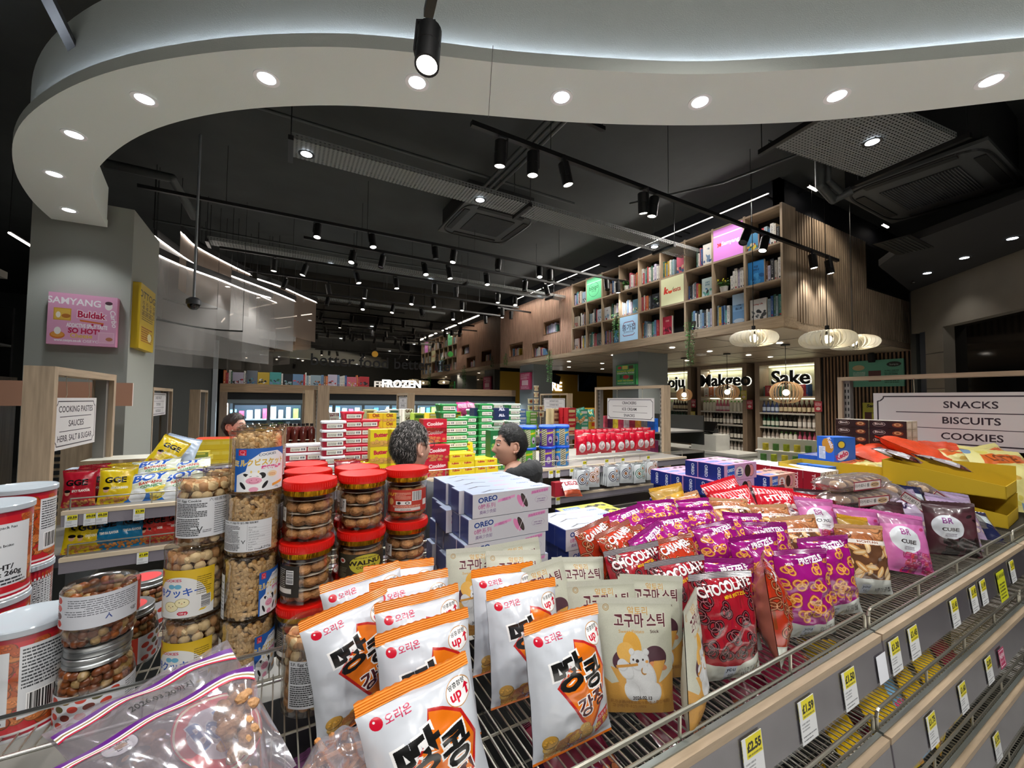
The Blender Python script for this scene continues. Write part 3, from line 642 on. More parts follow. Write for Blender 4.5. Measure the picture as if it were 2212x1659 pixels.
# wall behind, left
struct('wall_back_left', MB().box((-2.6, 9.0, 0), (aY(470, 800, 9).x, 9.1, 3.2)), m_dgrey)
a = aY(466, 800, 8.98); struct('trim_3', MB().box((a.x-.03, 8.9, 0), (a.x+.03, 8.98, 2.9)), mat('grey_post', '9aa0a4', .6))
# leaning ceiling fins at the far left behind the column
for i in range(9):
    z = 3.3-.16*i; a = aX(-10, 400+60*i, -4.2)
    MB().box((-6.0, 1.6+i*.55, 3.35-.035*i), (-2.15-.04*i, 1.75+i*.55, 3.42-.035*i)).box((-4.1, 1.66+i*.55, 3.42-.035*i), (-4.08, 1.68+i*.55, CZ)).box((-2.8, 1.66+i*.55, 3.42-.035*i), (-2.78, 1.68+i*.55, CZ)).build('ceiling_fin', mat('fin_wood', 'a58d76', .6) if i < 3 else mat('fin_pale', '9a968c', .6), None, label='pale ceiling fin left of the grey column, %s from the front' % ORD[i], cat='ceiling fin', group='ceiling fins at the far left')
t = thing('strip_light', 'bright linear light at the far left edge beside the column', 'strip light', aX(20, 503, -2.6)); a = aX(20, 503, -2.6); c = aX(74, 536, -2.6); d = c-a
MB().cyl((0, 0, 0), d, .012, 8).build('diffuser', m_strip, t); MB().cyl((0, 0, .02), d+Vector((0, 0, .02)), .012, 6).build('housing', m_black, t); MB().cyl((0, 0, .03), (0, 0, CZ-a.z), .003, 4).build('hanger_rod', m_black, t); MB().cyl(d+Vector((0, 0, .03)), (d.x, d.y, CZ-a.z), .003, 4).build('hanger_rod', m_black, t)
spot_light(a+Vector((.1, .6, 0)), (-.6, .5, -1), 60, 130, (1, .95, .9))
# ================================================================== PACK SHAPES AND PRINTS
from mathutils import noise as mn
def sgn(v): return -1. if v < 0 else 1.
def bag_mb(w, h, t, seed=0, kind='pillow', nu=26, nv=34, wr=1., seal_top=.055, seal_bot=.04, lean=0., side_mi=None):
    """soft bag standing on z=0, front towards -y"""
    m = MB(); r = random.Random(seed); ph = [r.uniform(0, 6.28) for _ in range(8)]; fr = [r.uniform(2, 7) for _ in range(8)]
    def g(v):
        if kind == 'pillow':
            q = min(1, max(0, (v-seal_bot)/(1-seal_top-seal_bot))); return max(0, math.sin(math.pi*q))**.55
        q = min(1, max(0, v/(1-seal_top))); return (max(0, 1-q)**.6)*(.55+.45*min(1, q*6))
    def fn(s):
        def f(u, v):
            a = abs(2*u-1); G = g(v); T = t/2*max(0, 1-a**2.4)**.7*G+.0007
            x = (u-.5)*w*(1-.16*G*t/w*(1.2-a*.3)); z = h*v
            dt = max(0, 1-seal_top-v); db = max(0, v-seal_bot)
            c = 0
            for k in range(4): c += math.sin(fr[k]*6.28*u+ph[k])*math.exp(-dt*9)*.5
            if kind == 'pillow':
                for k in range(4, 8): c += math.sin(fr[k]*6.28*u+ph[k])*math.exp(-db*9)*.5
            n1 = mn.noise(Vector((u*2.3+seed*3.1, v*3.1, s*5.))); n2 = 1-abs(mn.noise(Vector((u*4+seed*7.7, v*5.5, s*9.+2))))*2
            e = (1-a**4)
            n3 = 1-abs(mn.noise(Vector((u*5+v*3+seed*1.7, v*4-u*2, s*3.+seed))))*2.4; y = s*(T+wr*G*t*(.10*n1+.06*n2+.06*n3)*e)+wr*.0024*c*(1 if G > .02 else .2)*s*e*8*t
            edge = wr*.012*w*mn.noise(Vector((seed*2.2, v*4.2, sgn(u-.5))))*a
            z -= (.02*h*(1-a*a)*(1-v)**6 if kind == 'pouch' else 0)*(-1)
            return (x+edge, y+lean*z, z)
        return f
    v1 = 1-seal_top if kind == 'pillow' else 1.
    m.grid(fn(-1), nu, nv, 0, v1=v1); m.grid(fn(1), nu, nv, 1, v1=v1, flip=True)
    if kind == 'pouch':
        f1, f2 = fn(-1), fn(1); vs = [f1(i/nu, 0) for i in range(nu+1)]+[f2(i/nu, 0) for i in range(nu+1)]
        m.add(vs, [(i+1, i, nu+1+i, nu+2+i) for i in range(nu)], 1)
    return m
def crimp_mb(w, z0, z1, seed=0, ridges=5, bend=.004):
    m = MB(); r = random.Random(seed); p = r.uniform(0, 6)
    nx = 26; n = ridges*2
    def f(s):
        def q(u, v):
            x = (u-.5)*w; zz = z0+(z1-z0)*v+(.0016*(int(u*nx) % 2) if v > .99 else 0)
            y = bend*math.sin(u*5+p)+.0006*(1 if int(v*n+.5) % 2 else -1)+s*.0005
            return (x, y, zz)
        return q
    m.grid(f(-1), nx, n, 0, v0=0, v1=1); m.grid(f(1), nx, n, 0, flip=True)
    return m
def pretzel(A, x, y, r, col, dark, light, rot=0.):
    if sum(A.c(col)) < .3: col, dark = dark, col
    for k, c, w in ((1.06, dark, .25), (1., col, .21), (.88, light, .045)):
        for dx, dy, rr in ((-.42, .2, .55), (.42, .2, .55), (0, -.22, .62)):
            cx = x+(dx*math.cos(rot)-dy*math.sin(rot))*r; cy = y+(dx*math.sin(rot)+dy*math.cos(rot))*r
            A.ell(cx, cy, rr*r*k, rr*r*.92*k, c, rot, inner=1-w*2./rr*.6)
def nuggets(A, x0, y0, x1, y1, n, cols, rr, seed=0):
    r = random.Random(seed)
    for _ in range(n):
        x, y = r.uniform(x0, x1), r.uniform(y0, y1); k = rr*r.uniform(.7, 1.15); c = r.choice(cols)
        A.ell(x, y, k, k*.85, [v*.6 for v in A.c(c)]); A.ell(x-k*.06, y+k*.08, k*.92, k*.78, c)
        for _ in range(7):
            a = r.uniform(0, 6.28); d = k*r.uniform(.1, .65); A.ell(x+d*math.cos(a), y+d*math.sin(a)*.8, k*.22, k*.18, [v*.8 for v in A.c(c)]); A.ell(x+d*math.cos(a)-k*.04, y+d*math.sin(a)*.8+k*.05, k*.17, k*.13, [min(1, v*1.15) for v in A.c(c)])
def art_orion():
    A = Art(400, 560, 'd6dce5'); O = 'f07a12'
    A.rect(0, 520, 400, 560, O)
    A.poly([(215, 455), (265, 440), (330, 400), (372, 300), (350, 240), (300, 130), (255, 80), (205, 130), (150, 210), (95, 290), (130, 330), (190, 380)], 'c4201c'); A.poly([(215, 445), (262, 430), (322, 392), (360, 300), (340, 245), (292, 140), (255, 92), (212, 140), (160, 215), (108, 292), (140, 330), (200, 372)], O)
    A.ell(52, 478, 20, 20, 'd81432'); A.ell(46, 484, 4, 4, 'ffffff'); A.text('오리온', 80, 466, 24, 'c8154a', 'l', .03, .06)
    A.ell(338, 450, 52, 46, 'c08a50'); A.ell(338, 450, 49, 43, 'ffffff'); A.text('땅콩함량', 336, 466, 14, '333333', 'c', .02, .1); A.text('up', 326, 428, 34, 'd81432', 'c', .05, .1); A.poly([(366, 425), (376, 427), (374, 452), (382, 452), (368, 468), (356, 448), (366, 450)], 'd81432')
    A.text('땅', 170, 285, 105, '141414', 'c', .055, .15, 1.25, 'ffffff', .05); A.text('콩', 292, 262, 92, '141414', 'c', .055, .12, 1.0, 'ffffff', .05)
    A.poly([(138, 330), (150, 345), (166, 340), (158, 324)], 'ffffff'); A.poly([(142, 328), (150, 338), (160, 330), (152, 322)], 'e0501c')
    A.text('강', 230, 160, 58, '4a1820', 'c', .05, .15, 1.1, 'ffffff', .05); A.text('정', 305, 178, 56, '4a1820', 'c', .05, .15, 1.1, 'ffffff', .05)
    nuggets(A, 40, 10, 250, 105, 26, ['d9a441', 'c98a3c', 'e3b75c', 'b87838'], 30, 3)
    A.poly([(290, 40), (380, 75), (372, 140), (300, 118)], 'c8202a'); A.text('고소한 땅콩', 336, 104, 13, 'ffffff', 'c', .01, .25); A.text('30% 함유', 334, 68, 26, 'ffd84a', 'c', .04, .25, .85)
    A.rect(0, 0, 400, 10, O); return A
def art_sweet():
    A = Art(400, 560, 'c9cab9'); A.poly([(0, 0), (0, 190), (60, 150), (130, 175), (260, 130), (330, 165), (400, 210), (400, 0)], 'd09a45'); A.poly([(90, 150), (130, 185), (210, 150), (300, 175), (330, 140), (220, 100)], 'e0a050')
    A.rect(0, 530, 400, 560, 'd2d3c4'); A.ell(48, 512, 17, 17, 'b08c50', inner=.8); A.ell(48, 512, 10, 10, 'b08c50', inner=.75)
    A.text('알토리', 215, 480, 30, 'cc9a4a', 'c', .02); A.text('고구마', 165, 425, 52, '5e2230', 'c', .045, 0, .82, 'f2f0e4', .03); A.text('스틱', 310, 425, 52, '5e2230', 'c', .045, 0, .82, 'f2f0e4', .03)
    A.text('Sweet Potato', 175, 392, 16, 'cc9a4a', 'c', .02, 0, 1.15); A.text('Stick', 300, 392, 16, '4a3030', 'c', .03, 0, 1.15)
    for c, x, y, a, b_, ro in (('4e2a38', 130, 268, 66, 48, .5), ('e2a93f', 175, 330, 48, 70, .2), ('e8b458', 140, 300, 46, 50, .6), ('4e2a38', 300, 280, 62, 50, -.4), ('d98d5c', 312, 235, 52, 18, -.3)): A.ell(x, y, a, b_, c, ro)
    for k in range(8): A.line(60+k*9, 230-k*2, 130+k*6, 110, 7, 'd8a24c'); A.line(350-k*8, 260, 290-k*5, 130, 7, 'd8a24c')
    W_ = 'c9cbcc'; L_ = 'd9dbdc'
    for x, y, a, b_, ro in ((215, 175, 82, 92, 0), (210, 262, 52, 48, 0), (165, 120, 40, 50, .5), (278, 110, 44, 52, -.4), (135, 220, 34, 52, .7), (120, 240, 28, 28, 0), (172, 302, 15, 15, 0), (248, 302, 15, 15, 0)): A.ell(x, y, a, b_, W_, ro); A.ell(x-3, y+4, a*.93, b_*.93, L_, ro)
    A.ell(198, 262, 9, 8, '302020'); A.ell(228, 268, 5, 5, '302020'); A.ell(176, 268, 5, 5, '302020'); A.ell(250, 258, 9, 7, 'e0a050'); A.line(85, 232, 200, 246, 13, 'cf9440')
    A.ell(232, 215, 16, 18, 'b07d3a', inner=.6); A.ell(240, 222, 16, 18, L_)
    A.text('2026.02.13', 215, 82, 17, '2c2420', 'c', .05); A.text('유가공품(레토르트식품/질소충전제품)', 210, 58, 15, 'a8702c', 'c', .02, 0, 1, None, 0, 0, 340); A.text('고구마(국내산) 100%', 150, 34, 15, 'a8702c', 'c', .02, 0, 1, None, 0, 0, 210); A.noise(.03, 2, 2); return A
def art_choc(bg, dark, name, ncol='f4f0ee', sub=None, pc='3a1016', pl='a8606a'):
    A = Art(400, 560, bg); r = random.Random(5)
    for i in range(40):
        x, y = r.uniform(0, 400), r.uniform(120, 560); A.line(x, y, x+r.uniform(-10, 30), y+r.uniform(40, 120), r.uniform(3, 10), [v*r.uniform(.65, 1.25) for v in A.c(bg)])
    for i, (x, y) in enumerate([(60, 430), (160, 380), (260, 330), (350, 400), (90, 300), (190, 250), (300, 220), (60, 190), (140, 160), (370, 290), (240, 160), (350, 150), (20, 350), (330, 480), (60, 520)]): pretzel(A, x, y, 50, dark, pc, pl, r.uniform(0, 6))
    A.text(name, 205, 468, 50, ncol, 'c', .07, .13, .9, '5a1020', .035, 0, 350)
    if sub: A.text(sub, 245, 442, 17, 'e8c81c', 'c', .04, .13)
    A.poly([(0, 0), (400, 0), (400, 150), (330, 120), (200, 88), (90, 100), (0, 125)], 'dfe4d9'); A.rect(150, 8, 215, 92, 'd3ddeb')
    A.text('you', 182, 62, 26, '1c2440', 'c', .02); A.text('us', 186, 30, 26, '1c2440', 'c', .02); A.rect(160, 10, 206, 20, '101828')
    A.text('미니초코프레첼', 310, 60, 18, '222222', 'c', .0, .18, 1, None, 0, 0, 150); A.text('미니초코', 320, 24, 30, '181818', 'c', .02, .18, .8, None, 0, 0, 140); return A
def art_pretz():
    A = Art(400, 560, 'a0157f'); r = random.Random(9)
    for x, y, q in ((60, 440, 38), (150, 500, 34), (250, 440, 40), (350, 500, 36), (110, 350, 46), (230, 340, 48), (340, 370, 44), (60, 250, 50), (180, 240, 52), (205, 195, 50), (330, 250, 50), (120, 160, 44), (360, 160, 44), (20, 350, 40), (270, 150, 36)): pretzel(A, x, y, q*1.12, 'd98a3c', '7a3a18', 'f2c07a', r.uniform(0, 6))
    A.poly([(100, 520), (396, 545), (396, 500), (100, 472)], '8a1070'); A.text('PRETZELS', 240, 480, 36, 'f4f0f4', 'c', .07, .1, .9, '5a1050', .03, .1, 260); A.text('MINI', 75, 468, 16, 'f4f0f4', 'c', .06, .1)
    A.poly([(0, 0), (400, 0), (400, 130), (250, 96), (110, 95), (0, 120)], 'dfe4dd'); A.rect(120, 8, 185, 86, 'd3ddeb'); A.text('you', 152, 56, 26, '1c2440', 'c', .02); A.text('us', 156, 26, 26, '1c2440', 'c', .02); A.rect(128, 8, 176, 18, '101828')
    A.text('미니프레첼', 290, 64, 15, '222222', 'c', .0, .1, 1, None, 0, 0, 130); A.text('프레첼', 300, 24, 34, '181818', 'c', .02, .1, .9); return A
def art_bagel():
    A = Art(400, 560, 'b9805c'); nuggets(A, 0, 380, 400, 560, 16, ['b9744a', 'a8643c', 'c98a5c'], 60, 2); A.rect(0, 130, 400, 400, '6a4630')
    r = random.Random(4)
    for i in range(18):
        x, y, a = r.uniform(0, 400), r.uniform(140, 390), r.uniform(0, 3); A.ell(x, y, 56, 24, '8a5a30', a); A.ell(x, y, 52, 21, r.choice(('e8b878', 'd9a060', 'f0c890')), a); A.ell(x, y, 40, 8, 'f6dcae', a)
    A.poly([(0, 420), (400, 395), (400, 430), (0, 452)], 'f0e8e0'); A.text('RICHTAN', 200, 418, 18, '8a4a34', 'c', .05, -.06, 1.6)
    A.poly([(0, 0), (400, 0), (400, 120), (0, 140)], 'dfe4dd'); A.rect(120, 8, 185, 86, 'd3ddeb'); A.text('you', 152, 56, 26, '1c2440', 'c', .02); A.text('us', 156, 26, 26, '1c2440', 'c', .02); A.text('베이글칩', 300, 26, 32, '181818', 'c', .02, .1, .9); return A
def art_pop():
    A = Art(400, 560, 'c81a2c'); 
    for i in range(0, 400, 30): A.rect(i, 440, i+14, 560, 'f0a0a0')
    nuggets(A, 0, 0, 400, 330, 40, ['e8dccb', 'd9c6ae', 'f4ece0'], 36, 3); A.text('HTHIT', 200, 370, 70, 'f6f2ee', 'c', .06, .2); return A
def art_cube(bg, col, cube, lt):
    A = Art(400, 560, bg); A.poly([(0, 430), (400, 470), (400, 560), (0, 560)], [v*.8 for v in A.c(bg)]); A.ell(150, 300, 118, 125, 'dce2e8', .3); r = random.Random(3)
    A.text('BR', 150, 340, 60, col, 'c', .03, .0, .9); A.text('CUBE', 165, 262, 36, '2a2024', 'c', .05, .0, 1.1); A.micro(120, 205, 215, 240, 3, '504050', 2)
    for i in range(60):
        x, y = r.uniform(120, 400), r.uniform(10, 190); k = r.uniform(16, 26); c = [v*r.uniform(.7, 1.2) for v in A.c(cube)]; A.poly([(x-k, y-k), (x+k*.8, y-k*.8), (x+k, y+k*.8), (x-k*.8, y+k)], c); A.line(x-k*.5, y+k*.4, x+k*.5, y+k*.5, 4, lt)
    A.ell(330, 420, 30, 14, cube, .5); A.ell(370, 380, 22, 12, cube, -.5); return A
def art_gge(bg, sub, snack='c47a34', fig=True):
    A = Art(300, 400, bg); nuggets(A, 0, 0, 300, 70, 40, [snack, 'd9954c'], 14, 2); A.text('GGE', 150, 230, 62, '101010', 'c', .08, 0, 1.15)
    A.text(sub, 190, 160, 24, 'f6f2e8', 'c', .05, 0, .9, None, 0, 0, 150); A.ell(70, 150, 26, 24, 'e0b090'); A.ell(70, 172, 32, 16, '1a1210'); A.rect(0, 372, 300, 400, [v*.85 for v in A.c(bg)]); return A
def art_boy():
    A = Art(400, 300, 'e8d23a'); A.poly([(0, 60), (400, 140), (400, 300), (0, 300)], 'd8dcc8'); A.poly([(0, 0), (400, 0), (400, 90), (0, 40)], '2f6fc0'); A.text('BOY', 190, 190, 84, '2458b8', 'c', .08, .05, 1.1, 'ffffff', .03, .2)
    A.text('BAWANG', 210, 150, 30, 'b8281c', 'c', .05, .05); A.text('CORNICK', 220, 112, 28, '2a8a4a', 'c', .05, .05); A.ell(110, 60, 70, 60, 'e8ecf0'); nuggets(A, 200, 0, 400, 70, 14, ['e0d070', 'c8a830'], 26, 5); return A
def art_simple(bg, word, wc, bot=None, rect=None, h=60, food=None, W_=300, H_=400, seed=0, micro=None, rot=0.05):
    A = Art(W_, H_, bg)
    if bot: A.rect(0, 0, W_, H_*.32, bot)
    if food: nuggets(A, 0, 0, W_, H_*.36, 22, food, W_*.085, seed)
    if rect: A.rect(W_*.1, H_*.48, W_*.9, H_*.8, rect)
    if word: A.text(word, W_/2, H_*.58, h, wc, 'c', .06, rot, .9, None, 0, 0, W_*.9)
    if micro: A.micro(W_*.12, H_*.06, W_*.88, H_*.3, 5, micro, seed)
    return A
def box_mb(w, d, h): return MB().box((-w/2, -d/2, 0), (w/2, d/2, h), mis=[0, 1, 2, 1, 3, 2])
def mk_bag(key, art, w, h, t, kind='pillow', seeds=3, seal=None, name='snack_bag', cat='snack bag', rough=.22, back=None, sbot=.04, stop=.055, wr=1., coat=.3, metal=0.):
    """prototype makers for a soft pack, one per crumple seed"""
    m = art_mat('print_'+key, art, rough, coat=coat, bump=.12, metal=metal); mb_ = mat('back_'+key, back or '9aa0a4', rough)
    ms = mat('seal_'+key, seal, .25, coat=.4) if seal else None
    def maker(s):
        def f():
            t_ = thing(name, 'b', cat)
            bag_mb(w, h, t, s*13+len(key), kind, wr=wr, seal_top=stop, seal_bot=sbot).build('pack', [m, mb_], t_, smooth=80)
            if seal: crimp_mb(w*.985, h*(1-stop)-.001, h, s, 5).build('seal', ms, t_)
            elif kind == 'pillow': crimp_mb(w*.985, h*(1-stop)-.001, h, s, 4).build('seal', mb_ if back else m, t_)
            return t_
        return f
    return [maker(s) for s in range(seeds)]
BAGS = {}
def bag_at(key, p, yaw=0., lean=0., roll=0., s=0, label='', group=None, scale=None):
    mk = BAGS[key]; s %= len(mk)
    return put(key+str(s), mk[s], p, Matrix.Rotation(yaw, 3, 'Z').to_4x4() @ Matrix.Rotation(lean, 3, 'X').to_4x4() @ Matrix.Rotation(roll, 3, 'Y').to_4x4() if False else (Matrix.Rotation(yaw, 3, 'Z') @ Matrix.Rotation(roll, 3, 'Y') @ Matrix.Rotation(-lean, 3, 'X')).to_euler(), label, group, scale)
def mk_tub(key, lid, body, label='f0eee6', w=.17, d=.13, h=.062):
    def f():
        t = thing('food_tub', 't', 'tub'); bb = MB()
        def rr(a, b_, z, r=.02): return [(x*(a/2-r)+r*math.cos(g), y*(b_/2-r)+r*math.sin(g), z) for x, y, gs in ((1, 1, (0, .8, 1.57)), (-1, 1, (1.57, 2.4, 3.14)), (-1, -1, (3.14, 3.9, 4.71)), (1, -1, (4.71, 5.5, 6.28))) for g in gs]
        def lo(bb, rs): 
            vs = [p for r_ in rs for p in r_]; n = 12; fs = [(j*n+i, j*n+(i+1) % n, (j+1)*n+(i+1) % n, (j+1)*n+i) for j in range(len(rs)-1) for i in range(n)]; fs += [tuple(range(n))[::-1], tuple(range((len(rs)-1)*n, len(rs)*n))]; bb.add(vs, fs)
        lo(bb, [rr(w*.86, d*.86, 0), rr(w*.95, d*.95, h*.72)]); bb.build('body', mat('tub_'+body, body, .35), t)
        bb = MB(); lo(bb, [rr(w*.99, d*.99, h*.7), rr(w, d, h*.73), rr(w, d, h*.9), rr(w*.93, d*.93, h)]); bb.build('lid', mat('tub_'+lid, lid, .3), t)
        MB().box((-w*.28, -d*.478-.001, h*.15), (w*.36, -d*.44, h*.66)).build('label', art_mat('tublabel', _tl, .5), t)
        return t
    return f
_tl = Art(96, 32, 'e9e6d8'); _tl.barcode(62, 8, 88, 24, 3); _tl.micro(6, 6, 56, 26, 3, '3a3a36', 4)
def price_tag(p, txt, label, group='price labels on the shelf edges', yaw=0., tilt=0., s=1., yellow=True):
    key = 'tag_'+txt+str(yellow)
    def f():
        t = thing('price_label', 'l', 'price label'); A = Art(120, 150, 'e6e8ea')
        if yellow: A.rect(22, 84, 118, 148, 'e8dc1a'); A.text(txt, 70, 104, 28, '16180c', 'c', .05, 0, 1, None, 0, 0, 88); A.micro(30, 88, 110, 100, 1, '7a7010', 1)
        A.micro(10, 44, 70, 78, 3, '8a8d90', 2); A.micro(12, 10, 110, 36, 2, '50545a', 3, .35)
        MB().box((-.024, -.001, 0), (.024, 0, .062)).build('paper', art_mat(key, A, .5), t); return t
    return put(key, f, p, (Matrix.Rotation(yaw, 3, 'Z') @ Matrix.Rotation(tilt, 3, 'X')).to_euler(), label, group, s)
m_strip_g = mat('price_strip', '77727a', .25, coat=.3); m_deck = mat('deck_grey', '8d8a84', .5)
# ================================================================== BOOKS AND PANELS IN THE BOOKCASE
PAL = [('e8e6e0', 'white'), ('dcd8cc', 'cream'), ('6f93b8', 'blue'), ('2c5a9c', 'dark blue'), ('b8323c', 'red'), ('d06a7c', 'pink'), ('3c6a58', 'green'), ('20242c', 'black'), ('c0a23a', 'yellow'), ('8a6248', 'brown'), ('9ab0bc', 'pale blue'), ('6a707a', 'grey'), ('c8c0d8', 'lilac'), ('d2703a', 'orange'), ('4a9c98', 'teal')]
WT = [9, 4, 4, 2, 3, 2, 3, 3, 2, 2, 4, 2, 2, 1, 2]
m_pages = mat('paper_pages', 'e6e0d0', .8)
def spine_mat(i):
    n = 'spine_%d' % i
    if n in _M: return _M[n]
    c = PAL[i][0]; A = Art(32, 160, c); dk = 'f0ece4' if sum(A.c(c)) < 1.6 else '3a3a44'; r = random.Random(i)
    A.rect(11, 60, 21, 145, dk) if False else A.micro(9, 50, 23, 146, 14, dk, i, .75); A.rect(8, 12, 24, 24, r.choice(('b8323c', dk, '6f93b8'))); return art_mat(n, A, .5)
ALB = {}
def book(p, h, th, ci, label, group, d=.17, lean=0.):
    k = ('book', ci)
    if k not in ALB:
        b = MB().box((0, -.5, 0), (1, .5, 1), mis=[1, 2, 1, 0, 2, 2]); ALB[k] = b.mesh('book', [spine_mat(ci), mat('cover_%d' % ci, PAL[ci][0], .45), m_pages])
    o = link('book', ALB[k], None, p, (lean, 0, 0), None, label, 'book', group); o.scale = (d, th, h); return o
def face_book(p, w, h, art, label, name='book', cat='book', th=.03, rx=0., nm=None):
    m = art_mat('cov_'+(nm or label), art, .45); b = MB().box((0, -w/2, 0), (th, w/2, h), mis=[1, 1, 1, 0, 1, 1]); 
    # cover faces -x: remap so the picture reads left to right from the aisle
    b.uv[3] = [(0, 0), (1, 0), (1, 1), (0, 1)]
    return b.build(name, [m, m_pages], None, p, (0, rx, 0), label=label, cat=cat)
ROWN = ['bottom', 'middle', 'top']
def cell(c, j): return BY0+CW*c+.016, BY0+CW*(c+1)-.016, RZS[j]+.012
def fill(c, j, a=0., b=1., seed=0, dirn=1):
    """upright books between fractions a..b of the cell, measured from the left as seen"""
    y0, y1, z = cell(c, j); r = random.Random(c*17+j*5+seed); L_ = y1-y0; y = y1-a*L_; end = y1-b*L_; n = 0
    while True:
        th = r.uniform(.017, .042)
        if y-th < end: break
        ci = r.choices(range(len(PAL)), WT)[0]; h = r.uniform(.2, .285)
        book((BX+.045+r.uniform(0, .02), y-th/2, z), h, th-.001, ci, '%s book, %s spine in the %s row, %s bookcase column from right' % (PAL[ci][1], ORD[n], ROWN[j], ORD[c]), 'books in the oak bookcase'); y -= th; n += 1
def fcell(c, j, f, w, h, art, label, x=.04, **k):
    y0, y1, z = cell(c, j); return face_book((BX+x, y1-f*(y1-y0), z), w, h, art, label, **k)
def panel(c, j, art, label):
    y0, y1, z = cell(c, j); w = y1-y0; h = RZS[j+1]-RZS[j]-.026
    t = thing('light_box', label, 'sign', (BX+.0, (y0+y1)/2, z)); b = MB().box((0, -w/2, 0), (.05, w/2, h), mis=[1]*3+[0, 1, 1]); b.uv[3] = [(0, 0), (1, 0), (1, 1), (0, 1)]
    m = art_mat('panel_'+label[:12], art, .4); pn = m.node_tree.nodes['Principled BSDF']; tx = [n for n in m.node_tree.nodes if n.type == 'TEX_IMAGE'][0]; m.node_tree.links.new(tx.outputs[0], pn.inputs['Emission Color']); pn.inputs['Emission Strength'].default_value = .45
    b.build('face', [m, m_oak], t)
A = Art(256, 256, 'e08ce0'); A.rect(0, 196, 256, 206, 'f4d6f4'); A.text('Samyang', 150, 112, 32, 'f8f4f8', 'c', .05); A.poly([(34, 108), (44, 122), (34, 138), (48, 138), (52, 122), (48, 108)], 'd8322c'); A.ell(62, 123, 9, 15, 'd8322c'); panel(1, 2, A, 'lit pink sign reading Samyang in the top row')
A = Art(256, 256, 'd8d8ac'); A.text('k', 56, 112, 62, 'c8382c', 'c', .06, 0, 1, None, 0, .15); A.ell(106, 128, 26, 24, 'd8502c'); A.rect(76, 130, 140, 156, 'd8d8ac'); A.line(84, 134, 76, 150, 5, 'c8382c'); A.line(128, 134, 146, 156, 5, '3a6a3a'); A.text('eats', 180, 112, 44, 'a8382c', 'c', .04, 0, .9); panel(3, 1, A, 'lit cream sign with a red bowl logo in the middle row')
A = Art(256, 256, 'a8cce8'); A.text('종가집', 128, 112, 52, '4a4a64', 'c', .03); A.text('JONGGA', 128, 84, 17, '6a6a84', 'c', .02, 0, 1.5)
for q in ([(44, 150), (58, 186), (70, 196), (186, 196), (198, 186), (212, 150)], [(44, 72), (58, 54), (190, 54), (212, 72)]):
    for a, c in zip(q[:-1], q[1:]): A.line(*a, *c, 7, '7a3a4c')
panel(5, 0, A, 'lit pale blue sign reading 종가집 in the bottom row')
A = Art(256, 256, '6ed99a'); A.ell(128, 118, 92, 82, '2a7a4c', inner=.95); A.rect(0, 196, 256, 206, 'b0f0cc'); A.text('bibigo', 128, 120, 48, '2a7a4c', 'c', .03, .06); A.text('비비고', 128, 90, 22, '2a7a4c'); A.poly([(60, 30), (84, 50), (40, 70)], '6ed99a'); panel(7, 2, A, 'lit mint green sign reading bibigo in the top row')
# covers
def cov(bg, title, tc, seed=0, pic=None, H_=200, W_=140):
    A = Art(W_, H_, bg)
    if title:
        for i, s in enumerate(title.split('|')): A.text(s, W_/2, H_*.72-i*H_*.13, H_*.075, tc, 'c', .03, 0, 1, None, 0, 0, W_*.85)
    r = random.Random(seed)
    if pic:
        for k in range(10): A.ell(r.uniform(W_*.1, W_*.9), r.uniform(H_*.08, H_*.42), r.uniform(8, 26), r.uniform(6, 18), r.choice(pic), r.uniform(0, 3))
    return A
fcell(0, 2, .12, .17, .22, cov('4a90c0', None, 'ffffff', 3, ['e8a23a', '2a5a3a', 'd8d0b8', 'a83a2a', 'e8d04a']), 'colourful picture book at the left of the top right cell'); fill(0, 2, .42, .98)
fcell(0, 1, .25, .2, .3, cov('2a86d0', '지금|이미나', '0c2c50', 4, ['1860a0', '4aa6e8']), 'blue book face-out in the middle row of the right column'); fill(0, 1, .5, 1.0)
fcell(0, 0, .3, .2, .26, cov('e6e4e0', 'Living Life', 'a83a3a', 1, ['404448', '7a7e82', '2a2c30']), 'white book with a grey photo face-out in the bottom right cell'); fill(0, 0, .56, 1.)
fill(1, 1, .48, 1.); fill(1, 0, .02, .52)
fcell(1, 0, .78, .17, .38, (lambda A: [A.rect(0, 0, 140, 120, '6a96c4'), A.ell(70, 24, 60, 22, 'b8cce0'), A.rect(0, 190, 140, 300, 'b8d4ec')] and A)(cov('7aa8d4', '|THE|BLUE|WHALE', '1c3450', 1, None, 300)), 'tall blue book titled The Blue Whale face-out in the bottom row')
fill(2, 2, .35, .6); fcell(2, 2, .82, .16, .3, cov('e8e6e2', '구름', '506080', 2, ['34568c', '7890b0']), 'white book with a blue figure in the top row, third column'); fill(2, 1, .02, .5); fcell(2, 1, .78, .17, .26, cov('cfe0e0', '고양이|편의점', '2a6a8a', 7, ['6ab0a0', 'e8c84a', '4a80b0', '202020']), 'pale illustrated book face-out in the middle row, third column'); fill(2, 0, .12, .98)
fill(3, 2, .0, .55); fcell(3, 2, .8, .14, .26, cov('c8506a', None, 'ffffff', 9, ['2a5a8a', 'e8c0a0', '202428']), 'pink and blue portrait book in the top row, fourth column'); fcell(3, 0, .2, .17, .28, cov('a01c34', '진분홍', 'e8b0a0', 3, ['501020', 'd0506a']), 'dark red book face-out in the bottom row, fourth column')
fill(4, 2, .0, .98); fill(4, 1, .0, .5); fcell(4, 1, .76, .16, .24, cov('22262e', 'TEMP', 'c8c8d0', 3, ['3a4454', '505a6a']), 'black book face-out in the middle row, fifth column'); fill(4, 0, .02, .95)
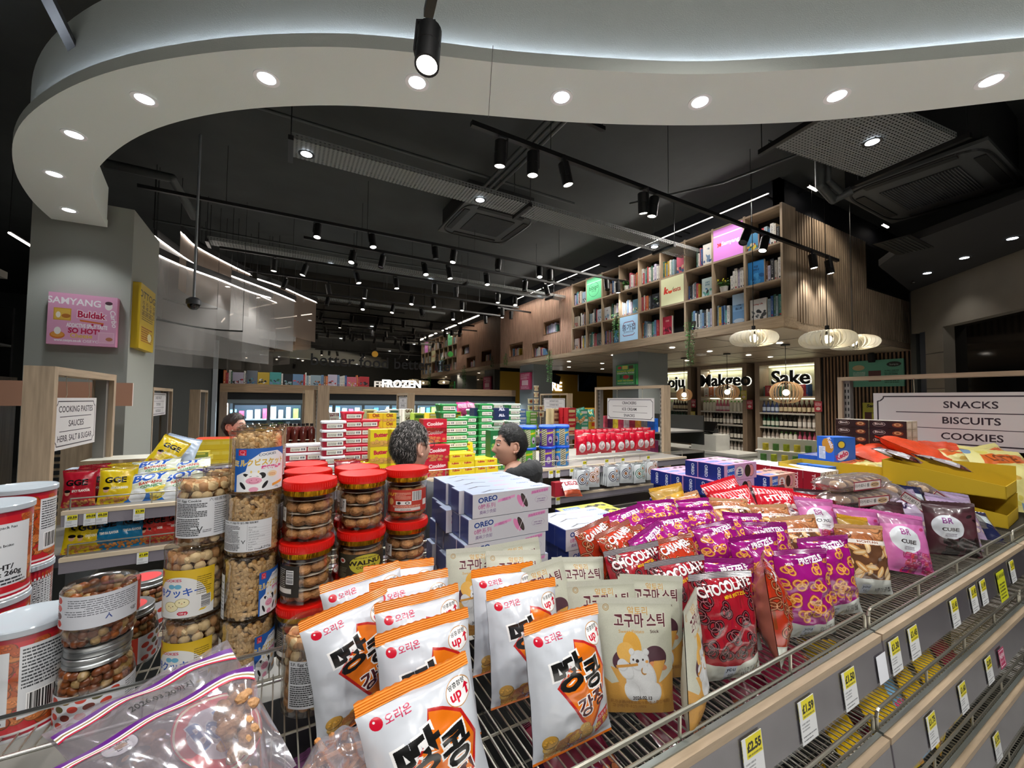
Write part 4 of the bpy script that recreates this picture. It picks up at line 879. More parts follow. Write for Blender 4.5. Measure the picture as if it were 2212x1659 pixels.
fill(5, 2, .42, .98); fill(5, 1, .0, .6); fcell(5, 1, .8, .13, .24, cov('5a8aa0', None, 'ffffff', 5, ['e0d8c0', '2a3a44', '7a9a50']), 'landscape picture book in the middle row, sixth column')
fill(6, 2, .3, .98); fill(6, 1, .45, .98); fcell(6, 1, .2, .15, .24, cov('e8ecf0', '소중', '6a3a4c', 6, ['8ab0d0', 'a0283c']), 'white book with red and blue print in the middle row, seventh column'); fill(6, 0, .0, .62); fcell(6, 0, .8, .14, .23, cov('4a94c4', None, 'ffffff', 5, ['a8d0e8', '2a6a9a']), 'sky blue book face-out in the bottom row, seventh column')
fill(7, 1, .0, .6); fcell(7, 1, .8, .14, .24, cov('b8c4d0', '산책', '34485c', 5, ['7890a8', 'e8e8ec']), 'grey blue book face-out in the middle row, eighth column'); fill(7, 0, .02, .66); fcell(7, 0, .83, .14, .24, cov('5a6268', None, 'ffffff', 5, ['2a2e34', '9aa2a8']), 'grey picture book in the bottom row, eighth column')
fill(8, 2, .0, .55); fcell(8, 2, .8, .14, .23, cov('8aa8c0', None, 'ffffff', 5, ['202830', 'e0e4e8']), 'pale book with a black dot face-out in the top row, ninth column'); fcell(8, 1, .2, .14, .22, cov('b0a89c', None, 'ffffff', 5, ['b83a34', '8a8278']), 'red and grey book in the middle row, ninth column'); fill(8, 1, .5, .98); fcell(8, 0, .2, .14, .22, cov('a89890', None, 'ffffff', 5, ['5a4a50', 'e8a06a']), 'brownish book in the bottom row, ninth column'); fill(8, 0, .5, .98)
for i, (a, c, d, e) in enumerate(niches):
    y = c-.05; n = 0; r = random.Random(i)
    while y > a+.1 and n < 12:
        th = r.uniform(.02, .045); ci = r.choices(range(len(PAL)), WT)[0]; book((BX+.04, y-th/2, d+.0), r.uniform(.16, .22), th-.001, ci, '%s book, %s from the left in the %s slatted wall niche' % (PAL[ci][1], ORD[n], ('upper', 'lower right', 'lower left')[i]), 'books in the slatted wall niches'); y -= th; n += 1
# plants
def leafs(mb, base, n, L_, spread, drop, seed, lw=.02):
    r = random.Random(seed)
    for i in range(n):
        t = r.random()**.8; a = r.uniform(0, 6.28); rr_ = spread*(1-.5*t)*r.uniform(.3, 1); p = Vector(base)+Vector((rr_*math.cos(a), rr_*math.sin(a), -drop*t+r.uniform(-.01, .02)))
        d = Vector((math.cos(a), math.sin(a), r.uniform(-1.2, .6))).normalized()*L_*r.uniform(.7, 1.2); s = d.orthogonal().normalized()*lw*r.uniform(.6, 1.1); mid = p+d*.5
        mb.add([p, mid+s, p+d, mid-s], [(0, 1, 2, 3)], 0 if r.random() < .7 else 1)
m_l1, m_l2 = mat('leaf_green', '3f7a2c', .5), mat('leaf_dark', '24511f', .5)
for i, (px, Y, drop, lb, zt_) in enumerate([(1490, None, .62, 'trailing green plant hanging below the middle of the bookcase', 3.02), (1330, None, .42, 'trailing green plant hanging in front of the bottom row books', 3.42), (1187, None, .7, 'trailing plant hanging from the niche at the far end of the bookcase', 2.98), (1093, None, .3, 'trailing plant at the very end of the slatted wall', 3.1)]):
    p = aX(px, 700, BX-.04); t = thing('trailing_plant', lb, 'plant', (BX-.035, p.y, zt_)); b = MB(); leafs(b, (0, 0, 0), 300 if i < 3 else 120, .034, .07, drop, i, .009); b.build('leaves', [m_l1, m_l2], t, kind='stuff')
    MB().lathe([(0, -.05), (.03, -.05), (.038, .02), (.034, .02), (.03, -.04)], 12).build('pot', mat('pot_dark', '3a342e', .7), t, loc=(.075, 0, .0)); b = MB(); r = random.Random(i)
    for k in range(7): b.tube([(.06, 0, .02), (0, r.uniform(-.03, .03), 0), (r.uniform(-.03, 0), r.uniform(-.04, .04), -drop*r.uniform(.5, .95))], .0018, 4)
    b.build('stem', m_l2, t)
for c, j, f, fl, lb in ((1, 1, .22, 'd8c83a', 'small plant with yellow flowers in a white pot in the middle row'), (5, 2, .2, 'c88aa0', 'small plant with pink flowers in the top row'), (4, 1, .98, '3a4a2a', 'dark leafy plant between the fifth and sixth columns')):
    y0, y1, z = cell(c, j); t = thing('potted_plant', lb, 'plant', (BX+.09, min(y1-f*(y1-y0), y1-.05) if f < .9 else y0+.07, z)); MB().lathe([(0, 0), (.042, 0), (.055, .09), (.05, .09), (.045, .08), (0, .08)], 16).build('pot', m_wht, t, smooth=True)
    b = MB(); leafs(b, (0, 0, .16), 110, .05, .06, .07, c, .012); b.build('leaves', [m_l1, m_l2], t, kind='stuff'); b = MB(); r = random.Random(c)
    for k in range(16): b.ball((r.uniform(-.06, .06), r.uniform(-.07, .07), .15+r.uniform(0, .05)), .009, n=5, k=3)
    b.build('flowers', mat('fl_'+fl, fl, .6), t, kind='stuff')
# ================================================================== DRINKS CORNER
AX = 9.0
def drink_bay(label, Y0, Y1, word, gx=None):
    t = thing('drinks_cabinet', label, 'cabinet', (AX, Y0, 0)); w = Y1-Y0
    P = lambda n, lo, hi, m: MB().box(lo, hi).build(n, m, t)
    P('side_panel', (0, 0, 0), (.45, .1, 2.76), m_oakd); P('side_panel', (0, w-.1, 0), (.45, w, 2.76), m_oakd); P('top_panel', (0, .1, 2.68), (.45, w-.1, 2.76), m_oakd); P('plinth', (.02, .1, 0), (.45, w-.1, .5), m_oakd)
    P('back_panel', (.4, .1, .5), (.43, w-.1, 2.68), mat('bay_back', '9a9484', .6)); P('lit_panel', (.36, .1, 2.14), (.4, w-.1, 2.68), mat('bay_pic', 'b0ac8e', .6, noise=.25, nscale=1.6))
    P('led_strip', (.33, .12, 2.655), (.36, w-.12, 2.675), emis('bay_led', 'ffffe0', 2.5)); P('led_strip', (.33, .12, 1.965), (.36, w-.12, 1.985), emis('bay_led', 'ffffe0', 2.5))
    for z in (.75, 1.05, 1.38, 1.68): P('shelf', (.0, .1, z-.03), (.4, w-.1, z), mat('shelf_grey', 'a8a49c', .5)); P('price_rail', (-.012, .1, z-.035), (0, w-.1, z), m_chrome if False else mat('rail_pale', 'b8b4ac', .4))
    P('shelf', (0, .1, 1.99), (.4, w-.1, 2.02), m_oaky)
    me = text_mesh(word, .29, .03); o = link('letters', me, t, (-.03, w/2-.1, 2.27), (math.pi/2, 0, -math.pi/2)); o.data.materials.append(m_blackm); 
    me = text_mesh(word, .29, .006, .012); o = link('letter_glow', me, t, (.01, w/2-.1, 2.27), (math.pi/2, 0, -math.pi/2)); o.data.materials.append(emis('letter_glow', 'fffbe8', 1.1))
    return t
def text_mesh(s, h, depth, off=0., bold=.03):
    c = bpy.data.curves.new('t', 'FONT'); c.body = s; c.size = h/.73; c.extrude = depth/2; c.offset = (bold+off/h)*h*.9 if True else 0; c.align_x = 'CENTER'; c.resolution_u = 3
    o = bpy.data.objects.new('t', c); me = bpy.data.meshes.new_from_object(o); bpy.data.objects.remove(o); return me
for lb, a, c, wd in (('oak drinks bay with the word Sake', 3.93, 5.18, 'Sake'), ('oak drinks bay with the word Makgeo', 5.36, 6.6, 'Makgeo'), ('oak drinks bay with the word Soju', 6.78, 8.0, 'Soju')): drink_bay(lb, a, c, wd)
for Y in (4.5, 6.0, 7.3): 
    l = bpy.data.lights.new('bay', 'AREA'); l.shape = 'RECTANGLE'; l.size = 1.0; l.size_y = .03; l.energy = 2.5; l.color = (1, 1, .85); o = bpy.data.objects.new('bay', l); COL.objects.link(o); o.location = (AX+.3, Y, 2.64); o.rotation_euler = (0, 0, math.pi/2)
def bottle_me(key, body, capc, lab, r=.036, h=.27, kind=0):
    if key in ALB: return ALB[key]
    nk = .013; b = MB()
    prof = [(0, 0), (r, 0), (r, h*.55), (r*.8, h*.66), (nk, h*.78), (nk, h*.9)] if kind == 0 else [(0, 0), (r, 0), (r*1.05, h*.7), (r*.6, h*.84), (nk*1.6, h*.86)]
    b.lathe(prof, 12, 0); b.lathe([(nk*1.3, h*.88), (nk*1.3, h), (0, h)], 10, 1); b.lathe([(r*1.01, h*.12), (r*1.01, h*.45)], 12, 2)
    ALB[key] = b.mesh('bottle', [mat('btl_'+body, body, .15, coat=.5), mat('cap_'+capc, capc, .4), mat('lab_'+lab, lab, .5)], True); return ALB[key]
BT = {'white': ('w', 'e4e0d4', '58a03a', 'f0efe8', .036, .24, 1), 'green': ('g', '12402a', '1a1a1a', 'd8dcd0', .034, .27, 0), 'dark': ('d', '15100e', '101010', 'e0dcd4', .036, .28, 0), 'pink': ('p', 'c05a78', 'b82050', 'f0e0e4', .034, .26, 0), 'clear': ('c', 'a89c94', '8a8580', 'ece8e4', .034, .28, 0), 'brown': ('b', '3a1a14', '6a2018', 'd8c8a8', .036, .26, 0), 'blue': ('bl', '2a3a6a', '1a1a2a', 'c8d4e8', .034, .25, 0)}
rows = {3.93: [('Sake', 1.68, ['blue', 'brown', 'brown']), ('', 1.38, ['green', 'dark', 'clear']), ('', 1.05, ['clear', 'white', 'pink']), ('', .75, ['dark', 'dark', 'dark'])], 5.36: [('Makgeolli', 1.68, ['white', 'pink', 'white']), ('', 1.38, ['clear', 'dark', 'clear', 'dark']), ('', 1.05, ['dark', 'clear', 'dark']), ('', .75, ['clear', 'pink', 'clear'])], 6.78: [('Soju', 1.68, ['white', 'brown']), ('', 1.38, ['green', 'green']), ('', 1.05, ['green', 'clear'])]}
for Y0, rws in rows.items():
    word = rws[0][0]; w = 1.25 if Y0 < 6.7 else 1.2
    for ri, (_, z, kinds) in enumerate(rws):
        n = 12
        for i in range(n):
            k = kinds[min(len(kinds)-1, i*len(kinds)//n)]; y = Y0+w-.15-(w-.3)*i/(n-1); me = bottle_me(*([BT[k][0]]+list(BT[k][1:4])+[BT[k][4], BT[k][5], BT[k][6]]))
            link('bottle', me, None, (AX+.08, y, z), None, None, '%s bottle, %s from the left on the %s shelf of the %s bay' % (k if k not in ('clear',) else 'clear glass', ORD[i], ORD[ri], word), 'bottle', 'bottles in the drinks bays')
for Y0, nm in ((3.93, 'Sake'), (5.36, 'Makgeolli')):
    r = random.Random(int(Y0)); y = Y0+1.1
    for n in range(9):
        if n in (4, 5, 6): y -= .12; continue
        th = r.choice((.03, .04, .13)); ci = r.choices(range(len(PAL)), WT)[0]; book((AX+.06, y-th/2, 2.02), r.uniform(.2, .25), th-.004, ci, '%s book, %s from the left on the top shelf of the %s bay' % (PAL[ci][1], ORD[n], nm), 'books above the bottles'); y -= th
# slatted wall right of the bays, posters on it
b = MB()
for i in range(26): b.box((AX+.0, 2.5+i*.054, 0), (AX+.03, 2.5+i*.054+.026, 2.76))
b.build('slat_cladding', wood('slat_wood_dim', '7d6048', 2, .5, .3), None, kind='stuff', label='vertical oak slats right of the Sake bay'); struct('wall_slat_back', MB().box((AX+.03, 2.45, 0), (AX+.08, 3.92, 2.76)), m_blackm)
def poster(name, label, c, w, h, art, facing='x', th=.05, frame=None, yaw=None):
    b = MB().box((-w/2, 0, 0), (w/2, th, h), mis=[0, 1, 1, 1, 1, 1]); t = thing(name, label, 'poster', c, yaw if yaw is not None else (-math.pi/2 if facing == 'x' else 0.)); m = mat('pf_'+(frame or 'd0d0d0'), frame or 'd0d0d0', .4)
    b.build('board', [art_mat('poster_'+label[:16], art, .45), m], t); return t
A = Art(240, 150, '5fa890'); A.ell(45, 110, 28, 16, 'c8b48c'); A.ell(200, 122, 30, 14, '1c2422'); A.text('Sempio', 200, 117, 9, 'e8f0ec', 'c'); A.rect(90, 30, 145, 90, '5a2c30'); A.micro(20, 40, 75, 90, 6, 'd8e8e0', 1); A.micro(160, 20, 220, 95, 8, '1c4a3c', 2)
poster('wall_poster', 'green food poster on the dark slatted wall', (AX-.05, 3.08, 2.18), .75, .46, A, frame='5fa890')
A = Art(160, 300, 'b8b43c'); A.text('Sempio', 80, 262, 26, '1c1c14', 'c', .04, 0, 1, None, 0, .2); A.rect(14, 120, 60, 220, '4a1c1c'); A.ell(115, 160, 30, 24, '8a9a5c'); A.text('TRADITIONAL', 100, 210, 12, '1c1c14'); A.text('FERMENTED', 80, 60, 20, '1c1c14', 'c', .03); A.micro(20, 20, 140, 48, 3, '3a3a14', 2)
poster('wall_poster', 'yellow food poster on the slatted wall behind the snacks frame', (AX-.05, 3.1, 1.28), .34, .62, A, frame='b8b43c')
struct('wall_grey_end', MB().box((AX, 2.0, 0), (AX+.5, 2.46, 2.785)), mat('column_bluegrey', '7e8588', .85))
MB().box((0, -.04, 0), (.02, .04, .12)).build('thermostat', m_wht, None, aX(2001, 742, AX-.02), label='small white wall sensor on the grey column at the right', cat='sensor')
b = MB().lathe([(0, 0), (.045, 0), (.05, .05), (.05, .14), (.03, .17), (0, .17)], 14); b.build('wall_speaker', m_blackm, None, (AX-.12, 3.1, 2.6), smooth=True, label='small black speaker on the slatted wall under the soffit', cat='speaker')
for i, (Y, z, c) in enumerate([(3.95, 1.72, 'b02a3c'), (5.27, 1.74, 'b02a3c'), (6.68, 1.75, 'b02a3c'), (6.7, 1.45, 'c8b83a'), (5.4, 1.95, 'c8b83a')]):
    A = Art(60, 90, c); A.micro(6, 50, 54, 84, 5, 'f4e8e8', i); A.ell(30, 26, 18, 14, 'e8d0c8'); poster('shelf_flag', '%s promotional card on the drinks bay edge, %s' % ('red' if c[0] == 'b' else 'yellow', ('by the slats', 'between Makgeolli and Sake', 'left of Makgeolli', 'below the left red card', 'right side of Makgeolli')[i]), (AX-.017, Y+.02, z), .13, .2, A, th=.004)
# pendant lamps
m_slatlamp = wood('lamp_slat', 'c4a078', 2, .5, .1); m_pet = mat('lamp_petal', 'e8e2d0', .6)
def pendant(kind, label, p, R_, hh):
    t = thing('pendant_lamp', label, 'pendant lamp', p); n = 26 if kind == 'globe' else 30
    for k in range(n):
        a = 2*math.pi*k/n; b = MB(); m_ = 10; vs = []
        for i in range(m_+1):
            g = math.pi*i/m_; rr_ = R_*(.16+.84*math.sin(g)**(.8 if kind == 'globe' else .55)); z = hh/2*math.cos(g); wd = .018 if kind == 'globe' else .03
            tw = .0 if kind == 'globe' else .25*math.sin(g)
            e = Vector((math.cos(a), math.sin(a), 0)); s = Vector((-math.sin(a+tw+.0), math.cos(a+tw), 0)); th_ = .0015
            inn = e*(rr_-wd) if kind == 'globe' else e*(rr_-wd*2.0)+s*.018
            for q, of in ((e*rr_, -th_), (e*rr_, th_), (inn, th_), (inn, -th_)): vs.append(q+s*of+Vector((0, 0, z)))
        fs = [(i*4+j, i*4+(j+1) % 4, (i+1)*4+(j+1) % 4, (i+1)*4+j) for i in range(m_) for j in range(4)]
        b.add(vs, fs); b.build('slat', m_slatlamp if kind == 'globe' else m_pet, t)
    b = MB().cyl((0, 0, hh/2-.004), (0, 0, hh/2+.004), R_*.3, 20).cyl((0, 0, -hh/2-.003), (0, 0, -hh/2+.003), R_*.22, 20, cap=False); b.build('ring', m_slatlamp if kind == 'globe' else m_pet, t)
    MB().cyl((0, 0, .05), (0, 0, hh/2+.06), .02, 10).build('socket', m_black, t); MB().ball((0, 0, .0), .045, n=14, k=9).build('bulb', emis('bulb', 'fff0d0', 16), t, smooth=True)
    top = SZ-.02 if kind == 'globe' else CZ; MB().cyl((0, 0, hh/2), (0, 0, top-p.z), .004, 6).build('cable', m_black, t)
    if kind == 'globe': MB().cyl((0, 0, top-p.z-.02), (0, 0, top-p.z), .06, 16).build('ceiling_rose', m_black, t)
    l = bpy.data.lights.new('bulb', 'POINT'); l.energy = 9; l.color = (1, .85, .65); l.shadow_soft_size = .045; o = bpy.data.objects.new('bulb', l); COL.objects.link(o); o.location = p
pendant('globe', 'round slatted wooden pendant in front of the Soju bay', aX(1478, 853, 7.0), .15, .24); pendant('globe', 'round slatted wooden pendant in front of the Makgeolli bay', aX(1571, 847, 7.0), .2, .27); pendant('globe', 'round slatted wooden pendant in front of the Sake bay', aX(1698, 848, 6.6), .215, .32)
pendant('petal', 'flat cream petal pendant left of the other two', aX(1628, 731, 4.75), .25, .17)
pendant('petal', 'flat cream petal pendant in the middle, nearest one', aY(1787, 733, 2.25), .27, .19); pendant('petal', 'flat cream petal pendant behind the middle one', aY(1842, 740, 2.35), .27, .17)
# tills and counter
cx = aX(1640, 1000, 6.9)
t = thing('till_counter', 'white marble till counter in front of the drinks bays', 'counter', (6.6, 4.1, 0)); m_marb = mat('marble', 'c8cac8', .35, noise=.12, nscale=3)
MB().box((0, 0, 0), (.6, 2.6, .98)).build('body', m_marb, t); MB().box((-.02, -.02, .98), (.62, 2.62, 1.02)).build('worktop', m_marb, t); MB().box((.1, .45, 1.02), (.5, .95, 1.3)).build('raised_block', m_marb, t); MB().box((.1, 1.75, 1.02), (.5, 2.15, 1.32)).build('raised_block', m_marb, t)
for i, (Y, z, c, yw) in enumerate([(4.8, 1.3, '0c0d0f', 0), (6.05, 1.32, '3a6a88', .3)]):
    t = thing('till_screen', ('black till screen on the right block of the counter', 'till screen showing blue on the left block of the counter')[i], 'till screen', (6.85, Y, z), yw)
    MB().box((-.06, -.05, 0), (.06, .05, .02)).build('base', m_black, t); MB().cyl((0, 0, .0), (.03, 0, .12), .02, 8).build('stand', m_black, t); b = MB(); b.M = Matrix.Translation((-.02, 0, .14)) @ Matrix.Rotation(math.radians(35), 4, 'Y'); b.box((-.012, -.16, -.1), (.012, .16, .1), mis=[1, 1, 1, 0, 1, 1]); b.build('screen', [mat('scr'+c, c, .15), m_black], t); MB().box((.0, -.12, .02), (.12, .12, .1)).build('printer_body', m_blackm, t)
t = thing('card_reader', 'black card reader on a stand beside the till', 'card reader', (6.85, 5.15, 1.02)); MB().cyl((0, 0, 0), (0, 0, .22), .012, 8).cyl((0, 0, 0), (0, 0, .01), .05, 14).build('stand', m_black, t); b = MB(); b.M = Matrix.Translation((0, 0, .26)) @ Matrix.Rotation(.6, 4, 'Y'); b.box((-.02, -.04, -.08), (.02, .04, .08)); b.build('terminal', m_blackm, t)
# yellow wall with screens beyond
struct('wall_yellow', MB().box((5.9, 11.2, 0), (11.5, 11.3, SZ)), mat('yellow_wall', 'c8962e', .8))
o = link('letters', text_mesh('WARE', .3, .03), None, aY(1183, 843, 11.18), (math.pi/2, 0, 0), None, 'glowing white letters reading WARE beside the far column', 'sign'); o.data.materials.append(emis('letters_white', 'ffffff', 2.2))
A = Art(200, 120, '0e1220'); A.poly([(0, 0), (60, 0), (160, 120), (120, 120)], '18203a'); A.line(60, 20, 190, 100, 14, '141c34')
t = thing('wall_screen', 'dark wall-mounted screen on the yellow wall', 'screen', aY(1270, 828, 10.4), .12); MB().box((-.42, 0, -.27), (.42, .05, .27), mis=[0, 1, 1, 1, 1, 1]).build('panel', [art_mat('scr_y', A, .15), m_black], t); MB().cyl((0, .05, .2), (0, .05, SZ-aY(1270, 828, 10.4).z-.02), .02, 8).build('mount', m_black, t)
t = thing('wall_screen', 'small tilted dark screen above the white letters', 'screen', aY(1200, 818, 10.6), .0, rot=(0, .25, .1)); MB().box((-.2, 0, -.13), (.2, .04, .13)).build('panel', m_blackm, t); MB().cyl((0, .04, .1), (0, .04, SZ-aY(1200, 818, 10.6).z-.05), .015, 8).build('mount', m_black, t)
# posters on columns
A = Art(420, 340, 'e3a3c4'); A.text('SAMYANG', 155, 268, 44, 'faf4f8', 'c', .04, -.02, 1.15); A.rect(34, 160, 138, 240, 'd9a83a'); A.rect(40, 166, 132, 234, 'e6bb50'); A.ell(108, 190, 26, 14, 'b8702c'); A.ell(62, 195, 14, 20, 'f4ead8')
A.text('Buldak', 262, 186, 44, 'c01c4c', 'c', .06, -.03, 1.05, 'fae8f0', .07); A.poly([(190, 172), (340, 158), (338, 148), (194, 160)], 'd8702c'); A.text('Carbo', 385, 190, 34, 'faf4f8', 'c', .02, -1.4, 1, None, 0, .2)
A.text('ADDICTIVE SPICY TASTE', 238, 118, 26, 'faf4f8', 'c', .04, -.02, .8, None, 0, 0, 250); A.text('SO HOT!', 220, 80, 34, 'c01c4c', 'c', .07, -.01, 1.05); A.text('Cheese', 205, 50, 30, 'e8c03a', 'c', .03, 0, 1.1); A.text('www.osoyo.co.uk', 125, 22, 16, 'faf4f8', 'c', .04, 0, 1, None, 0, 0, 165); A.text('OSEYO', 265, 20, 18, 'faf4f8', 'c', .02, 0, 1.3)
A.rect(308, 22, 410, 96, 'f0c4d8'); A.rect(313, 27, 405, 91, 'e9b2cc'); A.ell(378, 50, 22, 13, 'c07a5a'); A.ell(62, 62, 44, 24, 'd87a2c'); A.ell(62, 66, 38, 18, 'e8a04a'); A.ell(62, 90, 20, 24, 'f6f0ea'); A.ell(270, 142, 8, 7, 'c01c4c'); A.ell(330, 144, 8, 7, 'c01c4c'); A.ell(366, 275, 24, 26, 'f6f0ea'); A.ell(366, 296, 24, 12, '50303c')
p0, p1, p2 = aY(99, 742, cy0-.06), aY(249, 750, cy0-.06), aY(101, 629, cy0-.06)
poster('wall_poster', 'pink Samyang Buldak poster board on the grey column', ((p0.x+p1.x)/2, cy0-.06, p0.z), p1.x-p0.x, p2.z-p0.z, A, 'y', .06, 'd890b4')
A = Art(160, 330, 'cfae22'); A.text('OTTOGI', 80, 262, 36, '2c2410', 'c', .03); 
for k in range(4): A.text('오뚜기', 22+k*38, 215, 20, '4a3a10', 'c', .03, -1.57)
A.micro(20, 150, 140, 205, 5, '5a4814', 2); A.micro(20, 40, 140, 120, 7, '8a2c1c', 3); A.ell(110, 70, 22, 22, 'e8dcb0')
q0, q1 = aX(299, 752, cx1), aX(329, 757, cx1)
poster('wall_poster', 'yellow poster board on the side of the grey column', (cx1+.06, cy0+.3, q0.z-.02), .5, .62, A, 'x', .06, 'c8a820', yaw=math.pi/2)
A = Art(220, 300, '4aa86a'); A.ell(40, 260, 22, 22, 'c83a44'); A.rect(70, 232, 130, 286, 'd8cc6a'); A.rect(140, 236, 190, 286, '504030')
A.text('WIDE', 175, 218, 18, 'e8e83a'); A.text('AUTHENTIC SAMPLER', 105, 196, 20, 'e8e83a', 'c', .04, 0, 1, None, 0, 0, 190); A.text('ORIENTAL FOOD', 105, 166, 22, 'f0f4f0', 'c', .05, 0, 1, None, 0, 0, 190); A.ell(110, 118, 34, 30, 'c83a44'); A.rect(40, 96, 66, 150, '2a6a44'); A.rect(150, 70, 190, 140, '5a3030'); A.text('EASY TO COOK', 105, 52, 22, 'e8e83a', 'c', .04, 0, 1, None, 0, 0, 170); A.text('WWW.OSEYO.CO.UK', 105, 18, 14, 'f0f4f0', 'c', .03, 0, 1, None, 0, 0, 180); A.rect(0, 0, 6, 300, '2a8a4c'); A.rect(204, 0, 220, 300, '2a8a4c')
q = aX(1331, 832, 5.39); poster('wall_poster', 'green oriental food poster on the grey column under the bookcase', (5.39, (aX(1331, 800, 5.39).y+aX(1374, 800, 5.39).y)/2, q.z), abs(aX(1331, 800, 5.39).y-aX(1374, 800, 5.39).y), .36, A, frame='3a9a5a')
A = Art(120, 200, 'b83a64'); A.micro(10, 120, 110, 190, 6, 'f4dce4', 2); A.rect(24, 50, 96, 110, 'e8c8d0'); A.micro(14, 10, 106, 44, 4, 'f4dce4', 5)
q = aX(1123, 842, 5.24); poster('wall_poster', 'dark pink poster on the far column by the freezers', (5.24, aX(1134, 820, 5.24).y, q.z), .5, .42, A, frame='a83458')
# FROZEN letters, books on the freezer ledge, big letters on the mirror
o = link('letters', text_mesh('FROZEN', .17, .05), None, (aY(868, 835, FY+.08).x, FY+.08, FT_+.004), (math.pi/2, 0, 0), None, 'glowing white letters spelling FROZEN on the freezer ledge', 'sign'); o.data.materials.append(emis('letters_white', 'ffffff', 2.2))
a = aY(730, 775, MY-.03); o = link('letters', text_mesh('better food better life', .26, .02, 0, .01), None, ((aY(665, 0, MY-.03).x+aY(1005, 0, MY-.03).x)/2, MY-.012, aY(830, 795, MY-.03).z), (math.pi/2, 0, 0), None, 'dark cut-out letters reading better food better life on the mirror', 'sign'); o.data.materials.append(m_blackm)
for px, c1, lb in ((810, 'e8b03a', 'small orange and white disc between the letters on the mirror'), (973, '3aa83a', 'small green leaf shape over the letters on the mirror')):
    p = aY(px, 765, MY-.012); MB().lathe([(0, -.01), (.07, -.01), (.07, .01), (0, .01)], 18).build('sign_emblem', mat('emb'+c1, c1, .5), None, p, (math.pi/2, 0, 0), label=lb, cat='emblem')
r = random.Random(5); x = aY(478, 830, FY+.1).x+.03; n = 0; xe = aY(778, 830, FY+.1).x
m_bk = {}
while x < xe:
    face = r.random() < .3; w = r.uniform(.17, .2) if face else r.uniform(.02, .045); h = r.uniform(.2, .26); ci = r.choices(range(len(PAL)), WT)[0]
    if face:
        A = cov(PAL[ci][0], None, 'ffffff', n, [PAL[(ci+3) % 15][0], PAL[(ci+7) % 15][0], '202428']); m = art_mat('fzc%d' % n, A, .5); MB().box((0, 0, 0), (w-.004, .03, h), mis=[0, 1, 1, 1, 1, 1]).build('book', [m, m_pages], None, (x, FY+.06, FT_), label='%s book face-out on the freezer ledge, %s from the left' % (PAL[ci][1], ORD[n]), cat='book', group='books on the freezer ledge')
    else: book((x+w/2, FY+.06, FT_), h, w-.002, ci, '%s book upright on the freezer ledge, %s from the left' % (PAL[ci][1], ORD[n]), 'books on the freezer ledge').rotation_euler = (0, 0, math.pi/2)
    x += w; n += 1
# goods in the freezers
r = random.Random(8)
for zi, z in enumerate((.82, 1.16, 1.47)):
    for i in range(46):
        xx = FX0+.2+(FL-.35)*i/45; c = r.choice(['8ab84a', 'c8d8e0', 'e6ecf0', 'd0506a', '7ab0d0', 'e0d090', '4a90b0', 'a8c8d8', 'f0f4f6'])
        me = ALB.setdefault('fzg'+c, MB().box((-.045, -.06, 0), (.045, .06, .17), mis=[0]*6).mesh('frozen_pack', [mat('fzg'+c, c, .4, noise=.35, nscale=16)])); o = link('frozen_pack', me, None, (xx, FY+.28, z+.001), None, None, 'frozen food pack, %s on the %s freezer shelf' % (ORD[i], ('lower', 'middle', 'upper')[zi]), 'frozen food', 'frozen packs behind the glass doors'); o.scale = (r.uniform(.8, 1.1), 1, r.uniform(.9, 1.5))
# ================================================================== SIGN FRAMES
def sign_frame(label, X, Y0, Y1, ztop, wt=.035, z0=0., lite=False, dpt=.12, w_=m_oak):
    """oak end frame across a gondola, open in the middle"""
    t = thing('oak_frame', label, 'shelf frame', (X, Y0, z0)); w = Y1-Y0; h = ztop-z0; P = lambda n, lo, hi, m, **k: MB().box(lo, hi).build(n, m, t, **k)
    P('upright', (-dpt/2, 0, 0), (dpt/2, wt, h), w_); P('upright', (-dpt/2, w-wt, 0), (dpt/2, w, h), w_); P('top_rail', (-dpt/2, wt, h-wt), (dpt/2, w-wt, h), m_oaky)
    ms = mat('frame_steel', '8b8884', .5, metal=.4)
    for y in (wt, w-wt-.045):
        P('steel_post', (-.03, y, 0), (.03, y+.045, h-wt), ms); b = MB()
        for i in range(int(h/.05)):
            z = .02+i*.05
            if z < h-wt-.03: b.box((-.0315, y+.008, z), (-.0295, y+.016, z+.026)).box((-.0315, y+.028, z), (-.0295, y+.036, z+.026))
        b.build('slot', m_blackm, t, kind='stuff')
    return t
